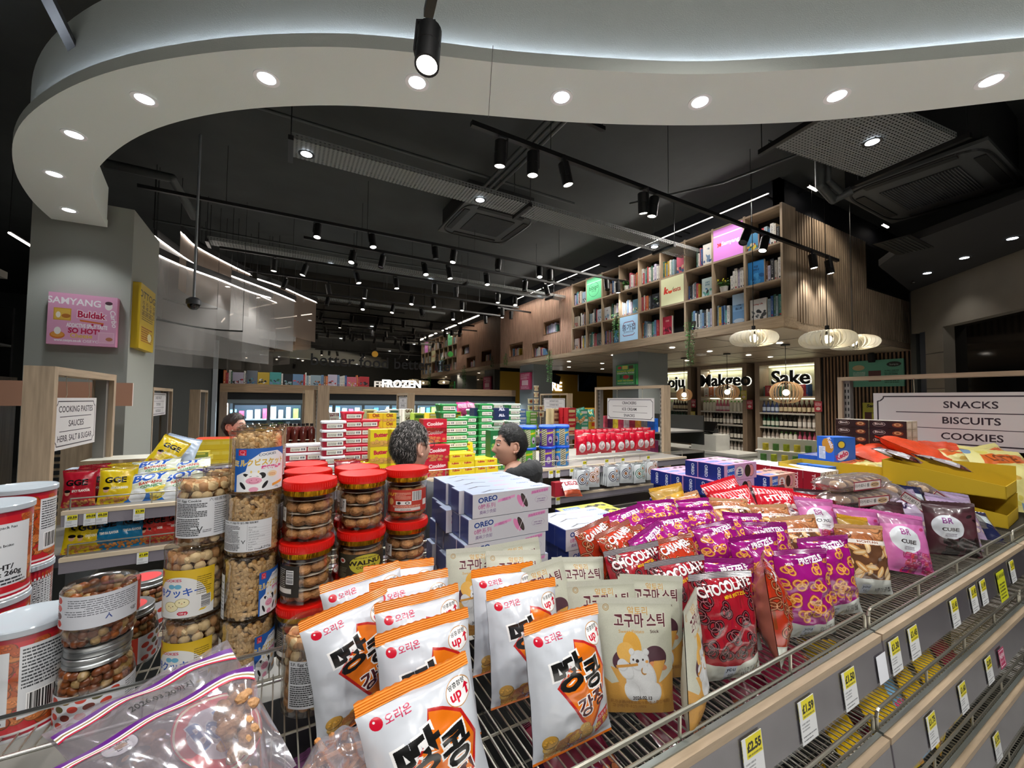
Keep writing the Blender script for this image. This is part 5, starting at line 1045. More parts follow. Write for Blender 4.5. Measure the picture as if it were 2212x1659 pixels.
def hang_sign(label, X, Y0, Y1, ztop, zbot, lines, zrail, tilt=0., dz=0., sx=1.):
    w = Y1-Y0; h = ztop-zbot; t = thing('hanging_sign', label, 'sign', (X, (Y0+Y1)/2, zbot), 0, rot=(0, 0, (-math.pi/2 if X > 0 else math.pi/2)+tilt)); k = 700/w; A = Art(700, int(h*k), 'e4e0e0'); Wd, Hh = A.W, A.H
    c = '2c2430'; m_ = Hh*.07; e = Hh*.09
    q = [(m_+e, m_), (Wd-m_-e, m_), (Wd-m_-e, m_+e*.4), (Wd-m_-e*.4, m_+e), (Wd-m_, m_+e), (Wd-m_, Hh-m_-e), (Wd-m_-e*.4, Hh-m_-e), (Wd-m_-e, Hh-m_-e*.4), (Wd-m_-e, Hh-m_), (m_+e, Hh-m_), (m_+e, Hh-m_-e*.4), (m_+e*.4, Hh-m_-e), (m_, Hh-m_-e), (m_, m_+e), (m_+e*.4, m_+e), (m_+e, m_+e*.4)]
    for a, b_ in zip(q, q[1:]+q[:1]): A.line(*a, *b_, Hh*.022, c)
    n = len(lines)
    for i, s in enumerate(lines):
        y = Hh*(1-.22-.285*i)-Hh*.03; A.text(s, Wd/2, y-Hh*.03, Hh*.125, c, 'c', .015, 0, 1.05*sx, None, 0, 0, Wd*.8)
        if i < n-1: A.line(Wd*.13, y-Hh*.12, Wd*.87, y-Hh*.12, Hh*.013, c)
    MB().box((-w/2, 0, 0), (w/2, .006, h), mis=[0, 1, 1, 1, 1, 1]).build('board', [art_mat('sign_'+lines[0]+'%.1f' % X, A, .5), mat('sign_edge', 'e4e0e0', .5)], t)
    for s in (-.27, .27):
        b = MB().tube([(s*w, .003, h-.012), (s*w+.004, -.004, h+.02), (s*w, .003, zrail-zbot)], .0016, 5); b.build('string', mat('string', 'c8c0a8', .8), t); MB().ball((s*w, .003, zrail-zbot), .008, n=8, k=5).build('hook', m_chrome, t)
    return t
fr = sign_frame('oak frame at the left holding the cooking pastes sign', -1.155, 3.22, 4.2, 2.045, .045)
hang_sign('white hanging sign reading cooking pastes, sauces, herb, salt and sugar', -1.135, 3.35, 3.97, 1.87, 1.56, ['COOKING PASTES', 'SAUCES', 'HERB, SALT & SUGAR'], 2.0, sx=1.15)
# board behind it (blank white/pink back board)
poster('shelf_header', 'blank pale orange header board behind the cooking pastes frame', (-1.62, 4.75, 1.80), .98, .2, Art(64, 16, 'c9977c'), 'y', .02, 'd8c8c0')
sign_frame('oak frame with the snacks, biscuits and cookies sign', 4.12, .35, 1.65, 2.10, .03, .9)
hang_sign('large white hanging sign reading snacks, biscuits, cookies', 4.08, .38, 1.42, 1.965, 1.58, ['SNACKS', 'BISCUITS', 'COOKIES'], 2.07)
sign_frame('oak frame with the crackers, ice cream and snacks sign', 4.0, 3.34, 4.56, 2.08, .035)
hang_sign('white hanging sign reading crackers, ice cream, snacks', 3.96, 3.5, 4.32, 1.925, 1.64, ['CRACKERS', 'ICE CREAM', 'SNACKS'], 2.04)
q = aX(1262, 880, 5.3)
sign_frame('narrow oak frame left of the freezer doors, nearer one', .42, 5.06, 5.75, 2.03, .04); sign_frame('narrow oak frame left of the freezer doors, farther one', .36, 6.6, 7.3, 2.0, .04); sign_frame('small oak frame in front of the freezer doors', 1.9, 6.8, 7.55, 1.99, .04)
hang_sign('small white sign in the oak frame before the freezers', 1.86, 6.9, 7.45, 1.93, 1.62, ['RICE', 'SEAWEED', 'GRAINS'], 1.96)
sign_frame('grey oak frame in front of the grey column with a sign', 4.6, 6.0, 6.9, 2.02, .03); hang_sign('faded sign in the grey oak frame near the column', 4.56, 6.1, 6.8, 1.93, 1.68, ['INSTANT RICE', 'COOKED RICE', 'SOUP'], 1.98)
xf = aY(300, 850, 6.0)
sign_frame('oak frame right of the grey column with the fruit and tokki sign', -1.3, 5.95, 6.9, 1.99, .035); hang_sign('white sign ending in fruit, okki and ss right of the column', -1.28, 6.02, 6.75, 1.93, 1.66, ['DRIED FRUIT', 'TOPOKKI', 'NOODLES'], 1.97)
sign_frame('thin oak frame behind the fruit sign', -1.05, 7.2, 7.9, 1.99, .03)
# ================================================================== GONDOLAS
def gondola(label, X0, X1, Y0, Y1, zt, tiers=(.24, .48, .72), front=True, strip_=True, back=True):
    t = thing('shelving_unit', label, 'shelving unit', (X0, Y0, 0)); L_ = X1-X0; D = Y1-Y0; P = lambda n, lo, hi, m, **k: MB().box(lo, hi).build(n, m, t, **k)
    for dz in (0,)+tuple(tiers):
        z = zt-dz; P('deck', (0, 0, z-.02), (L_, D, z), m_deck)
        for y, s in ((0, -1), (D, 1)):
            ya, yb = (y-.022, y) if s < 0 else (y, y+.022); P('oak_edge', (0, ya, z-.016), (L_, yb, z+.004), mat('edge_oak', 'c4b49c', .5)); P('price_strip', (0, ya+.004, z-.075), (L_, yb-.004, z-.017), m_strip_g)
            b = MB().tube([(.02, y-s*.02, z), (.02, y-s*.02, z+.06), (L_-.02, y-s*.02, z+.06), (L_-.02, y-s*.02, z)], .004, 6)
            for i in range(1, int(L_/.35)): b.cyl((i*.35, y-s*.02, z), (i*.35, y-s*.02, z+.06), .003, 5)
            b.build('guard_rail', m_wire, t)
    for x in (0, L_/2, L_): P('post', (x-.02 if x else 0, D/2-.02, 0), (x+.02 if x < L_ else L_, D/2+.02, zt-.02), m_dkgrey)
    P('kick_panel', (.02, .05, 0), (L_-.02, D-.05, .15), m_dkgrey)
    return t
G2Z = 1.28
gondola('second shelving run beyond the aisle where the two men stand', -.97, 3.9, 3.02, 4.1, G2Z)
gondola('third shelving run in front of the freezers', -.4, 4.6, 5.1, 6.2, 1.36, (.3, .6)); gondola('fourth shelving run nearest the freezers', .2, 4.6, 7.0, 7.9, 1.34, (.3, .6))
for i, x in enumerate((160, 200, 225, 305, 985, 1020, 1075, 1130, 1190, 1205, 1235, 1258)):
    p = aY(x, 1000, 2.993); price_tag((p.x, 2.994, G2Z-.078), '£0.59' if x < 300 else '£1.99', 'yellow price label on the second shelving run, %s from the left' % ORD[i])
price_tag((aY(308, 1200, 2.993).x, 2.994, 1.04-.078), '£1.69', 'yellow price label on the lower strip behind the cookie jars'); 
price_tag((aY(1205, 1080, 2.993).x, 2.994, 1.04-.078), '£1.99', 'yellow price label beside the man in the hoodie')
# ---- packs on gondola 2
BAGS['gge_r'] = mk_bag('gge_r', art_gge('b3182c', 'SPICY FLAVOUR'), .145, .2, .06); BAGS['gge_y'] = mk_bag('gge_y', art_gge('e3c418', 'CHICKEN RAMEN'), .145, .2, .06, seeds=2); BAGS['gge_b'] = mk_bag('gge_b', art_gge('1678a8', 'TEMPURA FLAVOUR'), .16, .22, .06, seeds=2)
BAGS['gge_o'] = mk_bag('gge_o', art_gge('c8342c', 'GGE', 'd88a3c'), .14, .2, .06, seeds=2); BAGS['boy'] = mk_bag('boy', art_boy(), .24, .18, .07, seeds=2); 
BAGS['white'] = mk_bag('white', art_simple('b8c8dc', None, '', None, None, 60, None), .2, .22, .06, seeds=2); BAGS['tex'] = mk_bag('tex', art_simple('8c1424', 'Texas', 'f4f0ea', 'a8202c', None, 70, ['e0b040']), .19, .25, .07, seeds=2)
BAGS['chipy'] = mk_bag('chipy', art_simple('d8d81c', 'chips', 'f8f8e0', None, None, 50, ['e8c040']), .15, .2, .06, seeds=1)
gi = {}
def lab(s, *a):
    gi[s] = gi.get(s, 0)+1; return s.replace('#', ORD[gi[s]-1])
def row(key, pxs, Y, z, label, group, jit=.02, lean=.12, sc=1., rows=1, dy=.09, yaw=0.):
    for rI in range(rows):
        for i, x in enumerate(pxs):
            p = aY(x, 1000, Y); bag_at(key, (p.x+random.uniform(-jit, jit)*.5, Y+rI*dy, z), yaw+random.uniform(-.15, .15), lean+random.uniform(-.05, .1), random.uniform(-.08, .08), i+rI, lab(label), group, sc)
row('gge_r', (178,), 3.12, G2Z, 'red GGE spicy noodle bag at the left end of the second run, # back', 'red GGE bags', rows=3, dy=.1)
row('gge_y', (250,), 3.12, G2Z, 'yellow GGE chicken noodle bag beside the red ones, # back', 'yellow GGE bags', rows=3, dy=.1)
for i, (x, y, yw, ln, rl) in enumerate([(323, 1065, 0, .6, -.1), (395, 1050, .1, .6, -.15), (330, 1040, 0, .8, -.1), (405, 1030, .1, .9, -.12)]): p = aY(x, 1080, 3.12+.1*(i//2)); bag_at('boy', (p.x, p.y, G2Z+(.0 if i < 2 else .08)), yw, ln, rl, i, 'blue and yellow BOY BAWANG snack bag, %s of four' % ORD[i], 'BOY bags')
p = aY(340, 1000, 3.4); bag_at('gge_y', (p.x, 3.4, G2Z+.15), .1, .5, .5, 1, 'yellow GGE bag tilted on top of the pile', None, 1.1); p = aY(375, 990, 3.5); bag_at('white', (p.x, 3.52, G2Z+.16), .1, .7, .3, 0, 'pale blue snack bag lying behind the tilted yellow bag')
row('gge_y', (180, 200), 3.08, G2Z-.24, 'yellow GGE bag on the lower shelf behind the jars, #', 'GGE bags below', sc=1.05); row('gge_b', (240, 285), 3.08, G2Z-.24, 'blue GGE tempura bag on the lower shelf, #', 'GGE bags below'); row('gge_o', (330, 350, 372), 3.1, G2Z-.24, 'red GGE bag with orange snack on the lower shelf, #', 'GGE bags below'); row('gge_r', (420, 470), 3.1, G2Z-.24, 'dark red GGE bag on the lower shelf far right, #', 'GGE bags below')
def boxstack(nm, cat, pxs, Y, z, w, d, h, art, side, nz, label, group, top=None, nY=1, rz=0., gap=.002, ny=None, jit=0.):
    key = 'bx_'+nm+label[:10]
    if key not in ALB: ALB[key] = box_mb(w, d, h).mesh(nm, [art_mat('front_'+key, art, .4), side if not isinstance(side, Art) else art_mat('side_'+key, side, .4), mat('crd', 'b0a898', .7), top or side if not isinstance(top or side, Art) else art_mat('top_'+key, top or side, .4)])
    for j, x in enumerate(pxs):
        X = aY(x, 1000, Y).x if x > 20 else x
        for a in range(nY):
            for k in range(nz if isinstance(nz, int) else nz[j]): link(nm, ALB[key], None, (X+random.uniform(-jit, jit), Y+d/2+a*(d+gap), z+k*(h+.001)), (0, 0, rz+random.uniform(-jit, jit)*4), None, lab(label), cat, group)
def S(c, n=None): return mat('side_'+c, c, .4)
# white-lidded and red tubs, green tubs
def tubs(key, lid, body, pxs, Y, z, nz, label, group, nY=1, rz=0.):
    mk = mk_tub(key, lid, body)
    for j, x in enumerate(pxs):
        X = aY(x, 1000, Y).x
        for a in range(nY):
            for k in range(nz[j] if isinstance(nz, (list, tuple)) else nz): put('tub_'+key, mk, (X, Y+.07+a*.145, z+k*.063), (0, 0, rz+random.uniform(-.05, .05)), lab(label), group)
tubs('wr', 'dfe0e4', 'a82038', (596, 641, 680), 3.5, G2Z, 4, 'white-lidded red kimchi tub low in the pile, #', 'white-lidded tubs'); tubs('wr2', 'dfe0e4', 'a82038', (720,), 3.2, G2Z, 7, 'white-lidded red kimchi tub in the tall stack, # from the bottom', 'white-lidded tubs')
tubs('rr', 'c01834', 'c01834', (761, 796), 3.35, G2Z, [8, 7], 'bright red kimchi tub in the red stack, #', 'red tubs'); tubs('gg', '2c8a48', '2c8a48', (968, 994), 3.3, G2Z, [9, 7], 'green tub with a white label in the tall green stack, #', 'green tubs'); tubs('gg', '2c8a48', '2c8a48', (1015, 1050), 3.7, G2Z, [7, 9], 'green tub behind the yellow packs, #', 'green tubs'); tubs('wg', 'cfe0d4', '2c7a48', (1030, 1075, 1112), 4.0, G2Z, [8, 9, 9], 'pale-lidded green tub at the back, #', 'pale-lidded tubs')
row('tex', (745, 768), 3.08, G2Z-.02, 'dark red corn chip bag with white Texas lettering, #', 'corn chip bags', lean=.25, sc=.8); row('chipy', (803,), 3.08, G2Z, 'lime yellow chip bag beside the dark red ones', None, lean=.3, sc=.8)
Ay = art_simple('e6d01c', 'Butter', 'c01c3c', 'c89a3a', None, 60, ['d8a050'], 300, 260, 2); Ar = art_simple('c41c34', 'Cookies', 'f0d0d0', None, None, 50, ['c87a4a'], 300, 220, 4)
boxstack('cracker_pack', 'biscuits', (822, 858), 3.1, G2Z, .15, .1, .125, Ay, S('e0c81c'), 3, 'yellow cracker pack with red script, #', 'yellow cracker packs'); boxstack('cracker_pack', 'biscuits', (810, 840), 3.5, G2Z+.2, .11, .1, .07, art_simple('e8c820', 'Oat', 'a85a20', None, None, 50, ['d8a050'], 200, 120), S('e8c820'), 4, 'small yellow biscuit pack on the yellow pile, #', 'small yellow packs')
boxstack('cookie_pack', 'biscuits', (945,), 3.1, G2Z, .2, .12, .12, Ar, S('b01830'), 2, 'red cookie pack beside the dark-haired man, #', 'red cookie packs'); boxstack('cookie_pack', 'biscuits', (938,), 3.25, G2Z+.25, .16, .1, .07, Ar, S('c41c34'), 2, 'red cookie pack high in the pile, #', 'red cookie packs')
Ay2 = art_simple('e8cc1c', 'Fullbite', 'b8402c', None, 'f0d84a', 44, None, 300, 160, 2)
boxstack('cracker_pack', 'biscuits', (985, 1012, 1040, 1062), 3.08, G2Z, .115, .11, .055, Ay2, S('dcc41c'), [3, 3, 2, 2], 'flat yellow wafer pack in the low yellow pile, #', 'yellow wafer packs', nY=2, jit=.008); boxstack('cracker_pack', 'biscuits', (975, 1008), 3.35, G2Z+.12, .12, .11, .05, Ay2, S('dcc41c'), 2, 'flat yellow wafer pack higher in the yellow pile, #', 'yellow wafer packs', jit=.01)
Ag = art_simple('1c6a3a', 'SIMURA', 'e8f0e0', '2a8048', None, 40, ['8ab050'], 260, 260, 5)
boxstack('seaweed_pack', 'snack box', (1075, 1112), 3.15, G2Z, .14, .1, .17, Ag, S('1c5c34'), 2, 'dark green snack pack behind the young man, #', 'green snack packs'); boxstack('seaweed_pack', 'snack box', (1040, 1083), 3.75, G2Z+.4, .17, .12, .06, art_simple('1c2a50', 'ALL', 'e0e0f0', None, None, 50, None, 260, 100), S('28305a'), 2, 'navy and white pack on the green tubs, #', 'navy packs')
# stick jars with blue lids
def stickjar(key, c):
    def f():
        t = thing('wafer_stick_jar', 'j', 'jar'); A = Art(512, 160, c); 
        for k in range(4):
            x0_ = k*128; A.rect(x0_+70, 10, x0_+128, 150, 'c8c4a8')
            for q in range(9): A.line(x0_+74, 10+q*18, x0_+124, 34+q*18, 5, '2a2a30' if c != '5cae3c' else '5c8a4c')
            A.text('SUPERWAFE', x0_+34, 112, 15, 'e8d020', 'c', .06, .15, 1, None, 0, 0, 66); A.ell(x0_+36, 60, 22, 30, 'c8b8d8'); A.ell(x0_+36, 52, 12, 8, '20202a')
        MB().lathe([(0, 0), (.07, 0), (.074, .006), (.074, .168)], 32, uvr=(0, .168)).build('body', art_mat('stk_'+key, A, .25, coat=.5), t, smooth=True); MB().lathe([(.078, .163), (.079, .166), (.079, .18), (.076, .183), (0, .183)], 32).build('lid', mat('lid_blue', '1c54c8', .35), t, smooth=True); return t
    return f
for i, (x, c, k) in enumerate([(1110, '5cae3c', 'g'), (1140, '5cae3c', 'g'), (1182, '6a3aa8', 'p'), (1212, '2a8ad8', 'b')]):
    for lv in (0, 1):
        for dy in (0, 1): p = aY(x, 960, 3.15+.155*dy); put('stk_'+k, stickjar(k, c), (p.x, 3.15+.155*dy, G2Z+.184*lv), (0, 0, random.uniform(0, 3)), '%s wafer stick jar with a blue lid, %s level, %s row' % ({'g': 'green', 'p': 'purple', 'b': 'blue'}[k]+(' left' if i == 0 else ''), ('lower', 'upper')[lv], ('front', 'back')[dy]), 'wafer stick jars')
# red bags standing, silver ring bags hanging
A = art_simple('c4102c', None, '', None, None, 60, None, 200, 320); A.ell(100, 110, 60, 70, 'ddd8d8'); A.micro(60, 70, 140, 130, 4, '8a2030', 2); A.rect(0, 60, 200, 64, 'a00c24')
BAGS['redst'] = mk_bag('redst', A, .12, .2, .05, seeds=2)
for i in range(12): p = aY(1243+i*13, 1000, 3.3+.006*i); bag_at('redst', (p.x, 3.2+.02*(i % 3), G2Z+.07+(.015 if i % 2 else 0)), -.3, .0, random.uniform(-.06, .06), i, 'glossy red hanging bag, %s from the left in the red row' % ORD[i], 'red bags on pegs')
for i in range(12): p = aY(1250+i*13, 1000, 3.45); bag_at('redst', (p.x, 3.44, G2Z+.1), -.3, .0, random.uniform(-.06, .06), i, 'glossy red bag in the second row, %s from the left' % ORD[i], 'red bags on pegs')
BAGS['ring'] = []
for nm, c1 in (('n', '28304a'), ('t', '9a5a3c'), ('g', '1c5a48')):
    A = Art(240, 300, 'c8ccd0')
    for x, y, q in ((95, 150, 74), (175, 225, 54), (190, 100, 40)):
        for w, c in ((1, c1), (.84, 'eceef0'), (.68, c1), (.5, 'eceef0'), (.36, '8a5a38')): A.ell(x, y, q*w, q*w, c)
    BAGS['ring'+nm] = mk_bag('ring'+nm, A, .14, .19, .035, seeds=1, rough=.3)
for i, (x, k, n) in enumerate([(1252, 'n', 3), (1275, 't', 3), (1318, 'n', 5), (1345, 'n', 3), (1375, 'g', 3), (1402, 't', 3)]):
    for j in range(n): p = aY(x, 1000, 2.97); bag_at('ring'+k, (p.x, 2.93+.03*j, G2Z-.2+.015*(i % 2)), -.15, .0, random.uniform(-.05, .05), 0, 'silver ring-print bag hanging on a peg, %s peg, %s' % (ORD[i], ORD[j]), 'silver bags on pegs')
b = MB(); 
for i in range(7): p = aY(1250+i*26, 1000, 2.95); b.cyl((p.x, 2.9, G2Z-.005), (p.x, 3.02, G2Z-.005), .004, 6)
for z in (G2Z-.3, G2Z-.45): b.cyl((2.3, 2.98, z), (3.6, 2.98, z), .003, 5)
b.build('display_pegs', m_chrome, None, label='chrome pegs carrying the silver ring-print bags', cat='pegs')
for i, x in enumerate((1262, 1310, 1345, 1400)): price_tag((aY(x, 990, 2.9).x, 2.9, G2Z+.0), '£3.99', 'price label on the chrome pegs, %s from the left' % ORD[i])
# small things low at right of the man
p = aY(1222, 1068, 2.95); boxstack('display_box', 'box', (1217,), 2.85, 1.07, .17, .06, .12, art_simple('a01c2c', 'BAO', 'e8b0b0', None, None, 30, None), S('8a1424'), 1, 'open dark red display box right of the hoodie, #', None)
BAGS['wl'] = mk_bag('wl', art_simple('e4e2e4', 'DELICE', '8a2030', 'a84a30', None, 60, None, 300, 260), .2, .16, .06, seeds=1); bag_at('wl', (aY(1240, 1075, 2.8).x, 2.8, 1.07), .1, .6, .1, 0, 'white and brown sweet bag lying by the red display box')
# gondola 3 and 4: dense boxes and bags
r3 = random.Random(3)
goods = [(598, 'brown_jar', '3a1a14', 'c8b89c'), (620, '', '8a3a20', 'd0a070'), (640, '', '8a3a20', 'c09070')]
fl = [('f0ece4', '8a3044', 'LOTTE'), ('1c8a34', 'e8f0e0', ''), ('c8c48a', '7a5a2a', ''), ('e8dccc', 'c8502c', ''), ('e4e8dc', '3a6a5c', ''), ('f0e8e0', '5a2a20', 'GO'), ('a8c83c', '3a6a1c', ''), ('e8c81c', 'f4f0d0', ''), ('dfe6ea', '3a8a5a', ''), ('d8c41c', '2a4a2a', ''), ('e0509c', 'f4e0ec', ''), ('3ab4cc', 'f0f8f8', ''), ('d8581c', 'f4e4d0', ''), ('c8302c', 'f0c040', ''), ('e6b8c8', 'c03a6a', ''), ('5a8ad0', 'e8f0f8', ''), ('6aa83c', 'f0e8d0', ''), ('e0cca0', '6a4a3a', ''), ('c41c2c', 'f4e0a0', ''), ('3a9a7a', 'f0f0e8', ''), ('e8b01c', 'd03a1c', '')]
xpos = [(720, .08, 4), (758, .12, 2), (800, .1, 4), (826, .1, 4), (850, .1, 5), (880, .09, 4), (905, .1, 3), (935, .1, 5), (962, .1, 4), (985, .1, 5), (1005, .1, 3), (1020, .11, 3), (1045, .12, 3), (1075, .12, 3), (1100, .12, 3), (1128, .1, 4), (1152, .1, 4), (1205, .12, 3), (1235, .12, 3), (1262, .12, 3), (1285, .12, 2)]
for i, ((x, w, n), (c1, c2, wd)) in enumerate(zip(xpos, fl)):
    A = art_simple(c1, wd or None, c2, None, c2 if not wd else None, 60, None, 160, 120, i, c2); Y = 5.15+.12*(i % 3)
    if i == 1: boxstack('green_carton', 'box', (758,), 5.15, 1.36, .22, .14, .3, A, S(c1), 1, 'tall green carton on the third shelving run, #', None); boxstack('green_carton', 'box', (745, 778, 810), 5.02, 1.36-.0, .2, .1, .1, A, S(c1), 1, 'low green carton under the tall one, #', 'low green cartons'); continue
    boxstack('snack_box', 'box', (x,), Y, 1.36, w*1.3, .12, .42/n*(.8+.2*r3.random()), A, S(c1), n, '%s box stack on the third run, # in its stack' % ['cream red', '', 'olive', 'cream orange', 'pale grey', 'brown white', 'lime', 'yellow', 'white green', 'gold', 'pink', 'cyan', 'orange', 'red', 'rose', 'blue', 'green', 'sand', 'scarlet', 'teal', 'amber'][i], 'boxes on the third run', nY=2, jit=.01)
BAGS['or'] = mk_bag('or', art_simple('d8601c', None, '', 'b8401c', 'e89a4a', 60, None), .17, .18, .06, seeds=2); BAGS['cy'] = mk_bag('cy', art_simple('48c0d8', None, '', None, 'd8f0f4', 60, None), .2, .18, .06, seeds=2); BAGS['te'] = mk_bag('te', art_simple('3a9a88', 'ZZ', 'e8d83a', 'e8d8c0', None, 60, ['e0a050']), .2, .22, .07, seeds=2); BAGS['pk'] = mk_bag('pk', art_simple('e04a9c', None, '', None, 'f0c0dc', 60, None), .17, .18, .06, seeds=2)
for k, xs, z, lbl in (('or', (1050, 1072, 1095, 1060, 1085), 1.62, 'orange bag on the third run, #'), ('cy', (1015, 1030, 1042), 1.6, 'cyan bag on the third run, #'), ('te', (1240, 1262, 1282, 1250, 1275), 1.56, 'teal chip bag near the crackers frame, #'), ('pk', (998, 1012, 1022), 1.7, 'pink bag on the third run, #')):
    for i, x in enumerate(xs): bag_at(k, (aY(x, 900, 5.25).x, 5.22+.05*i, z+.02*(i > 2)-.02), random.uniform(-.3, .3), .3, random.uniform(-.4, .4), i, lab(lbl), 'bags on the third run')
# dark bottles and jars, far left of third run
for i in range(9): link('bottle', bottle_me('sauce', '5a2018', '201818', 'c8a888', .04, .24, 1), None, (aY(600+i*9, 960, 5.15).x, 5.15+.06*(i % 2), 1.36), None, None, 'brown sauce bottle with a dark cap, %s from the left' % ORD[i], 'bottle', 'brown sauce bottles')
def cup(key, c1, c2, r1=.05, r2=.04, h=.1, rim='e8e4e0', wd=None):
    def f():
        t = thing('food_cup', 'c', 'cup'); A = Art(256, 96, c1)
        for k in range(2): A.ell(64+128*k, 46, 36, 26, c2); (wd and A.text(wd, 64+128*k, 38, 20, 'f4e8c0', 'c', .05))
        MB().lathe([(0, 0), (r2, 0), (r1, h)], 24, uvr=(0, h)).build('body', art_mat('cup_'+key, A, .35), t, smooth=True); MB().lathe([(r1, h-.003), (r1*1.05, h-.002), (r1*1.05, h+.004), (0, h+.003)], 24).build('lid', mat('rim'+rim, rim, .4), t); return t
    return f
for i, (x, n, y) in enumerate([(1145, 3, 5.5), (1158, 5, 5.6), (1170, 2, 5.5), (606, 2, 5.8), (622, 2, 5.8), (638, 2, 5.8), (1190, 3, 5.7), (1204, 3, 5.7), (1218, 3, 5.7)]):
    for k in range(n): put('cupa', cup('a', 'd8c8a0', '9a4a2a'), (aY(x, 900, y).x, y, (1.62 if i < 3 else 1.36)+.105*k), (0, 0, i), lab('cream paper food cup in the small stacks, #'), 'paper food cups', .8 if i < 3 else .9)
# boxes behind the left jars: yellow / red cartons, green packs
Ay3 = art_simple('e0c41c', None, '', None, 'e8d450', 50, None, 200, 90)
boxstack('yellow_box', 'box', (425, 448, 470), 4.25, 1.1, .2, .14, .085, Ay3, S('c8401c'), [4, 5, 5], 'yellow box with a red side behind the snack bags, #', 'yellow boxes', nY=2); boxstack('noodle_pack', 'noodles', (452, 478), 3.2, G2Z, .15, .12, .03, art_simple('4a3a9c', 'QUA', 'f0f0f8', None, None, 30, None, 200, 50), mat('qside', 'c8c8d8', .4), 5, 'purple and white noodle pack in a pile left of the tall jars, #', 'noodle packs', jit=.01)
boxstack('noodle_pack', 'noodles', (385, 420), 3.6, G2Z+.06, .17, .12, .03, art_simple('8a9a3a', None, '', None, 'e8d850', 30, None, 200, 50), mat('qside2', 'b8a83c', .4), 5, 'green and yellow noodle pack behind the BOY bags, #', 'green noodle packs', jit=.015)
boxstack('carton', 'box', (215, 262, 305), 3.95, G2Z+.03, .2, .14, .12, art_simple('c0a888', None, '', None, 'd8a888', 30, None, 200, 90), S('d0cec0'), 1, 'pale brown seaweed carton behind the red bags, #', 'pale cartons', nY=2)
boxstack('white_pack', 'box', (158, 172), 3.7, G2Z, .07, .05, .13, art_simple('d4dce4', None, '', None, '8a9ab0', 30, None, 60, 100), S('c8d0dc'), 1, 'white and violet small pack near the oak frame, #', 'white packs', nY=2)
# left edge: wall shelves with packs behind the frame
t = thing('wall_shelving', 'tall wall shelving with noodle packs at the far left', 'shelving unit', (-4.6, 5.2, 0))
for z in (.6, .95, 1.3, 1.65, 2.0, 2.35): MB().box((0, 0, z-.02), (2.4, .4, z)).build('shelf', m_deck, t); MB().box((0, -.015, z-.06), (2.4, 0, z)).build('price_strip', m_strip_g, t)
MB().box((0, .4, 0), (2.4, .43, 2.7)).build('back_panel', m_blackm, t); MB().box((2.4, -.02, 0), (2.44, .43, 2.05)).build('end_panel', m_oak, t)
cols = ['a01c34', 'd8c03a', 'b83a54', '5a1424', 'd86a9c', 'c8301c', '8a1a3c', 'e0a0b0', 'c8283c', 'e8d0c0']
for zi, z in enumerate((.6, .95, 1.3, 1.65, 2.0, 2.35)):
    for i in range(16):
        c = cols[(i//3+zi*3) % 10]; me = ALB.setdefault('np'+c, MB().box((-.06, 0, 0), (.06, .1, .2)).mesh('noodle_pack', [mat('np'+c, c, .35, noise=.4, nscale=18)])); link('noodle_pack', me, None, (-4.5+.145*i, 5.24, z), None, None, 'noodle pack at the far left, %s on the %s shelf up' % (ORD[i], ORD[zi]), 'noodles', 'packs on the far left shelving')
t = thing('shelf_end', 'low shelving end with green and yellow drinks left of the oak frame', 'shelving unit', (-1.9, 3.5, 0)); MB().box((0, 0, .9), (.8, .9, .93)).build('deck', m_deck, t); MB().box((0, 0, 0), (.8, .9, .9)).build('body', m_dkgrey, t); MB().box((0, -.02, .86), (.8, 0, .93)).build('price_strip', m_strip_g, t); MB().box((.3, .8, .93), (.7, .84, 1.85)).build('end_panel', m_oak, t); 
b = MB(); [b.box((.4, .79, 1.0+.05*k), (.43, .8, 1.03+.05*k)).box((.46, .79, 1.0+.05*k), (.49, .8, 1.03+.05*k)) for k in range(16)]; b.build('slot', m_blackm, t, kind='stuff')
for i, (x, c) in enumerate([(-1.75, '3a9a4c'), (-1.62, 'c8c43a'), (-1.5, 'd8b83a'), (-1.38, '2c4a3a'), (-1.25, 'd8c85a')]): link('drink_carton', box_mb(.1, .1, .2).mesh('drink_carton', [art_mat('dc%d' % i, art_simple(c, None, '', None, 'e8e8d8' if i % 2 else '1c2c24', 30, None, 80, 140), .4), S(c), S(c), mat('tp', 'e0e8d8', .5)]), None, (x, 3.6, .93), None, None, 'green or yellow drink carton by the oak frame, %s from the left' % ORD[i], 'carton', 'drink cartons at the left')
# packs on the side shelving at the crackers frame
for zi, z in enumerate((1.0, 1.22, 1.5)):
    t = thing('side_shelf', 'grey shelf behind the crackers sign, %s from the bottom' % ORD[zi], 'shelf', (4.05, 3.6, z)); MB().box((0, 0, -.02), (1.0, 1.0, 0)).build('deck', m_deck, t); MB().box((-.02, 0, -.05), (0, 1.0, .0)).build('price_strip', m_strip_g, t); MB().box((.98, 0, -.2 if zi else -z), (1.0, 1.0, 0 if zi < 2 else .2)).build('back_panel', m_dkgrey, t)
    for i in range(9):
        c = ['c83a5c', 'e8c83a', '6a2a4c', 'd8546c', '2a6ad0', '8a8a94', 'e8a03a', 'b82a4c', 'f0d0d8'][(i+zi*2) % 9]; me = ALB.setdefault('cp'+c, MB().box((0, -.05, 0), (.08, .05, .17)).mesh('snack_pack', [mat('cp'+c, c, .35, noise=.35, nscale=20)])); link('snack_pack', me, None, (4.1, 3.68+.105*i, z), None, None, 'pink or yellow snack pack behind the crackers sign, %s, %s shelf' % (ORD[i], ORD[zi]), 'snack pack', 'packs behind the crackers sign')
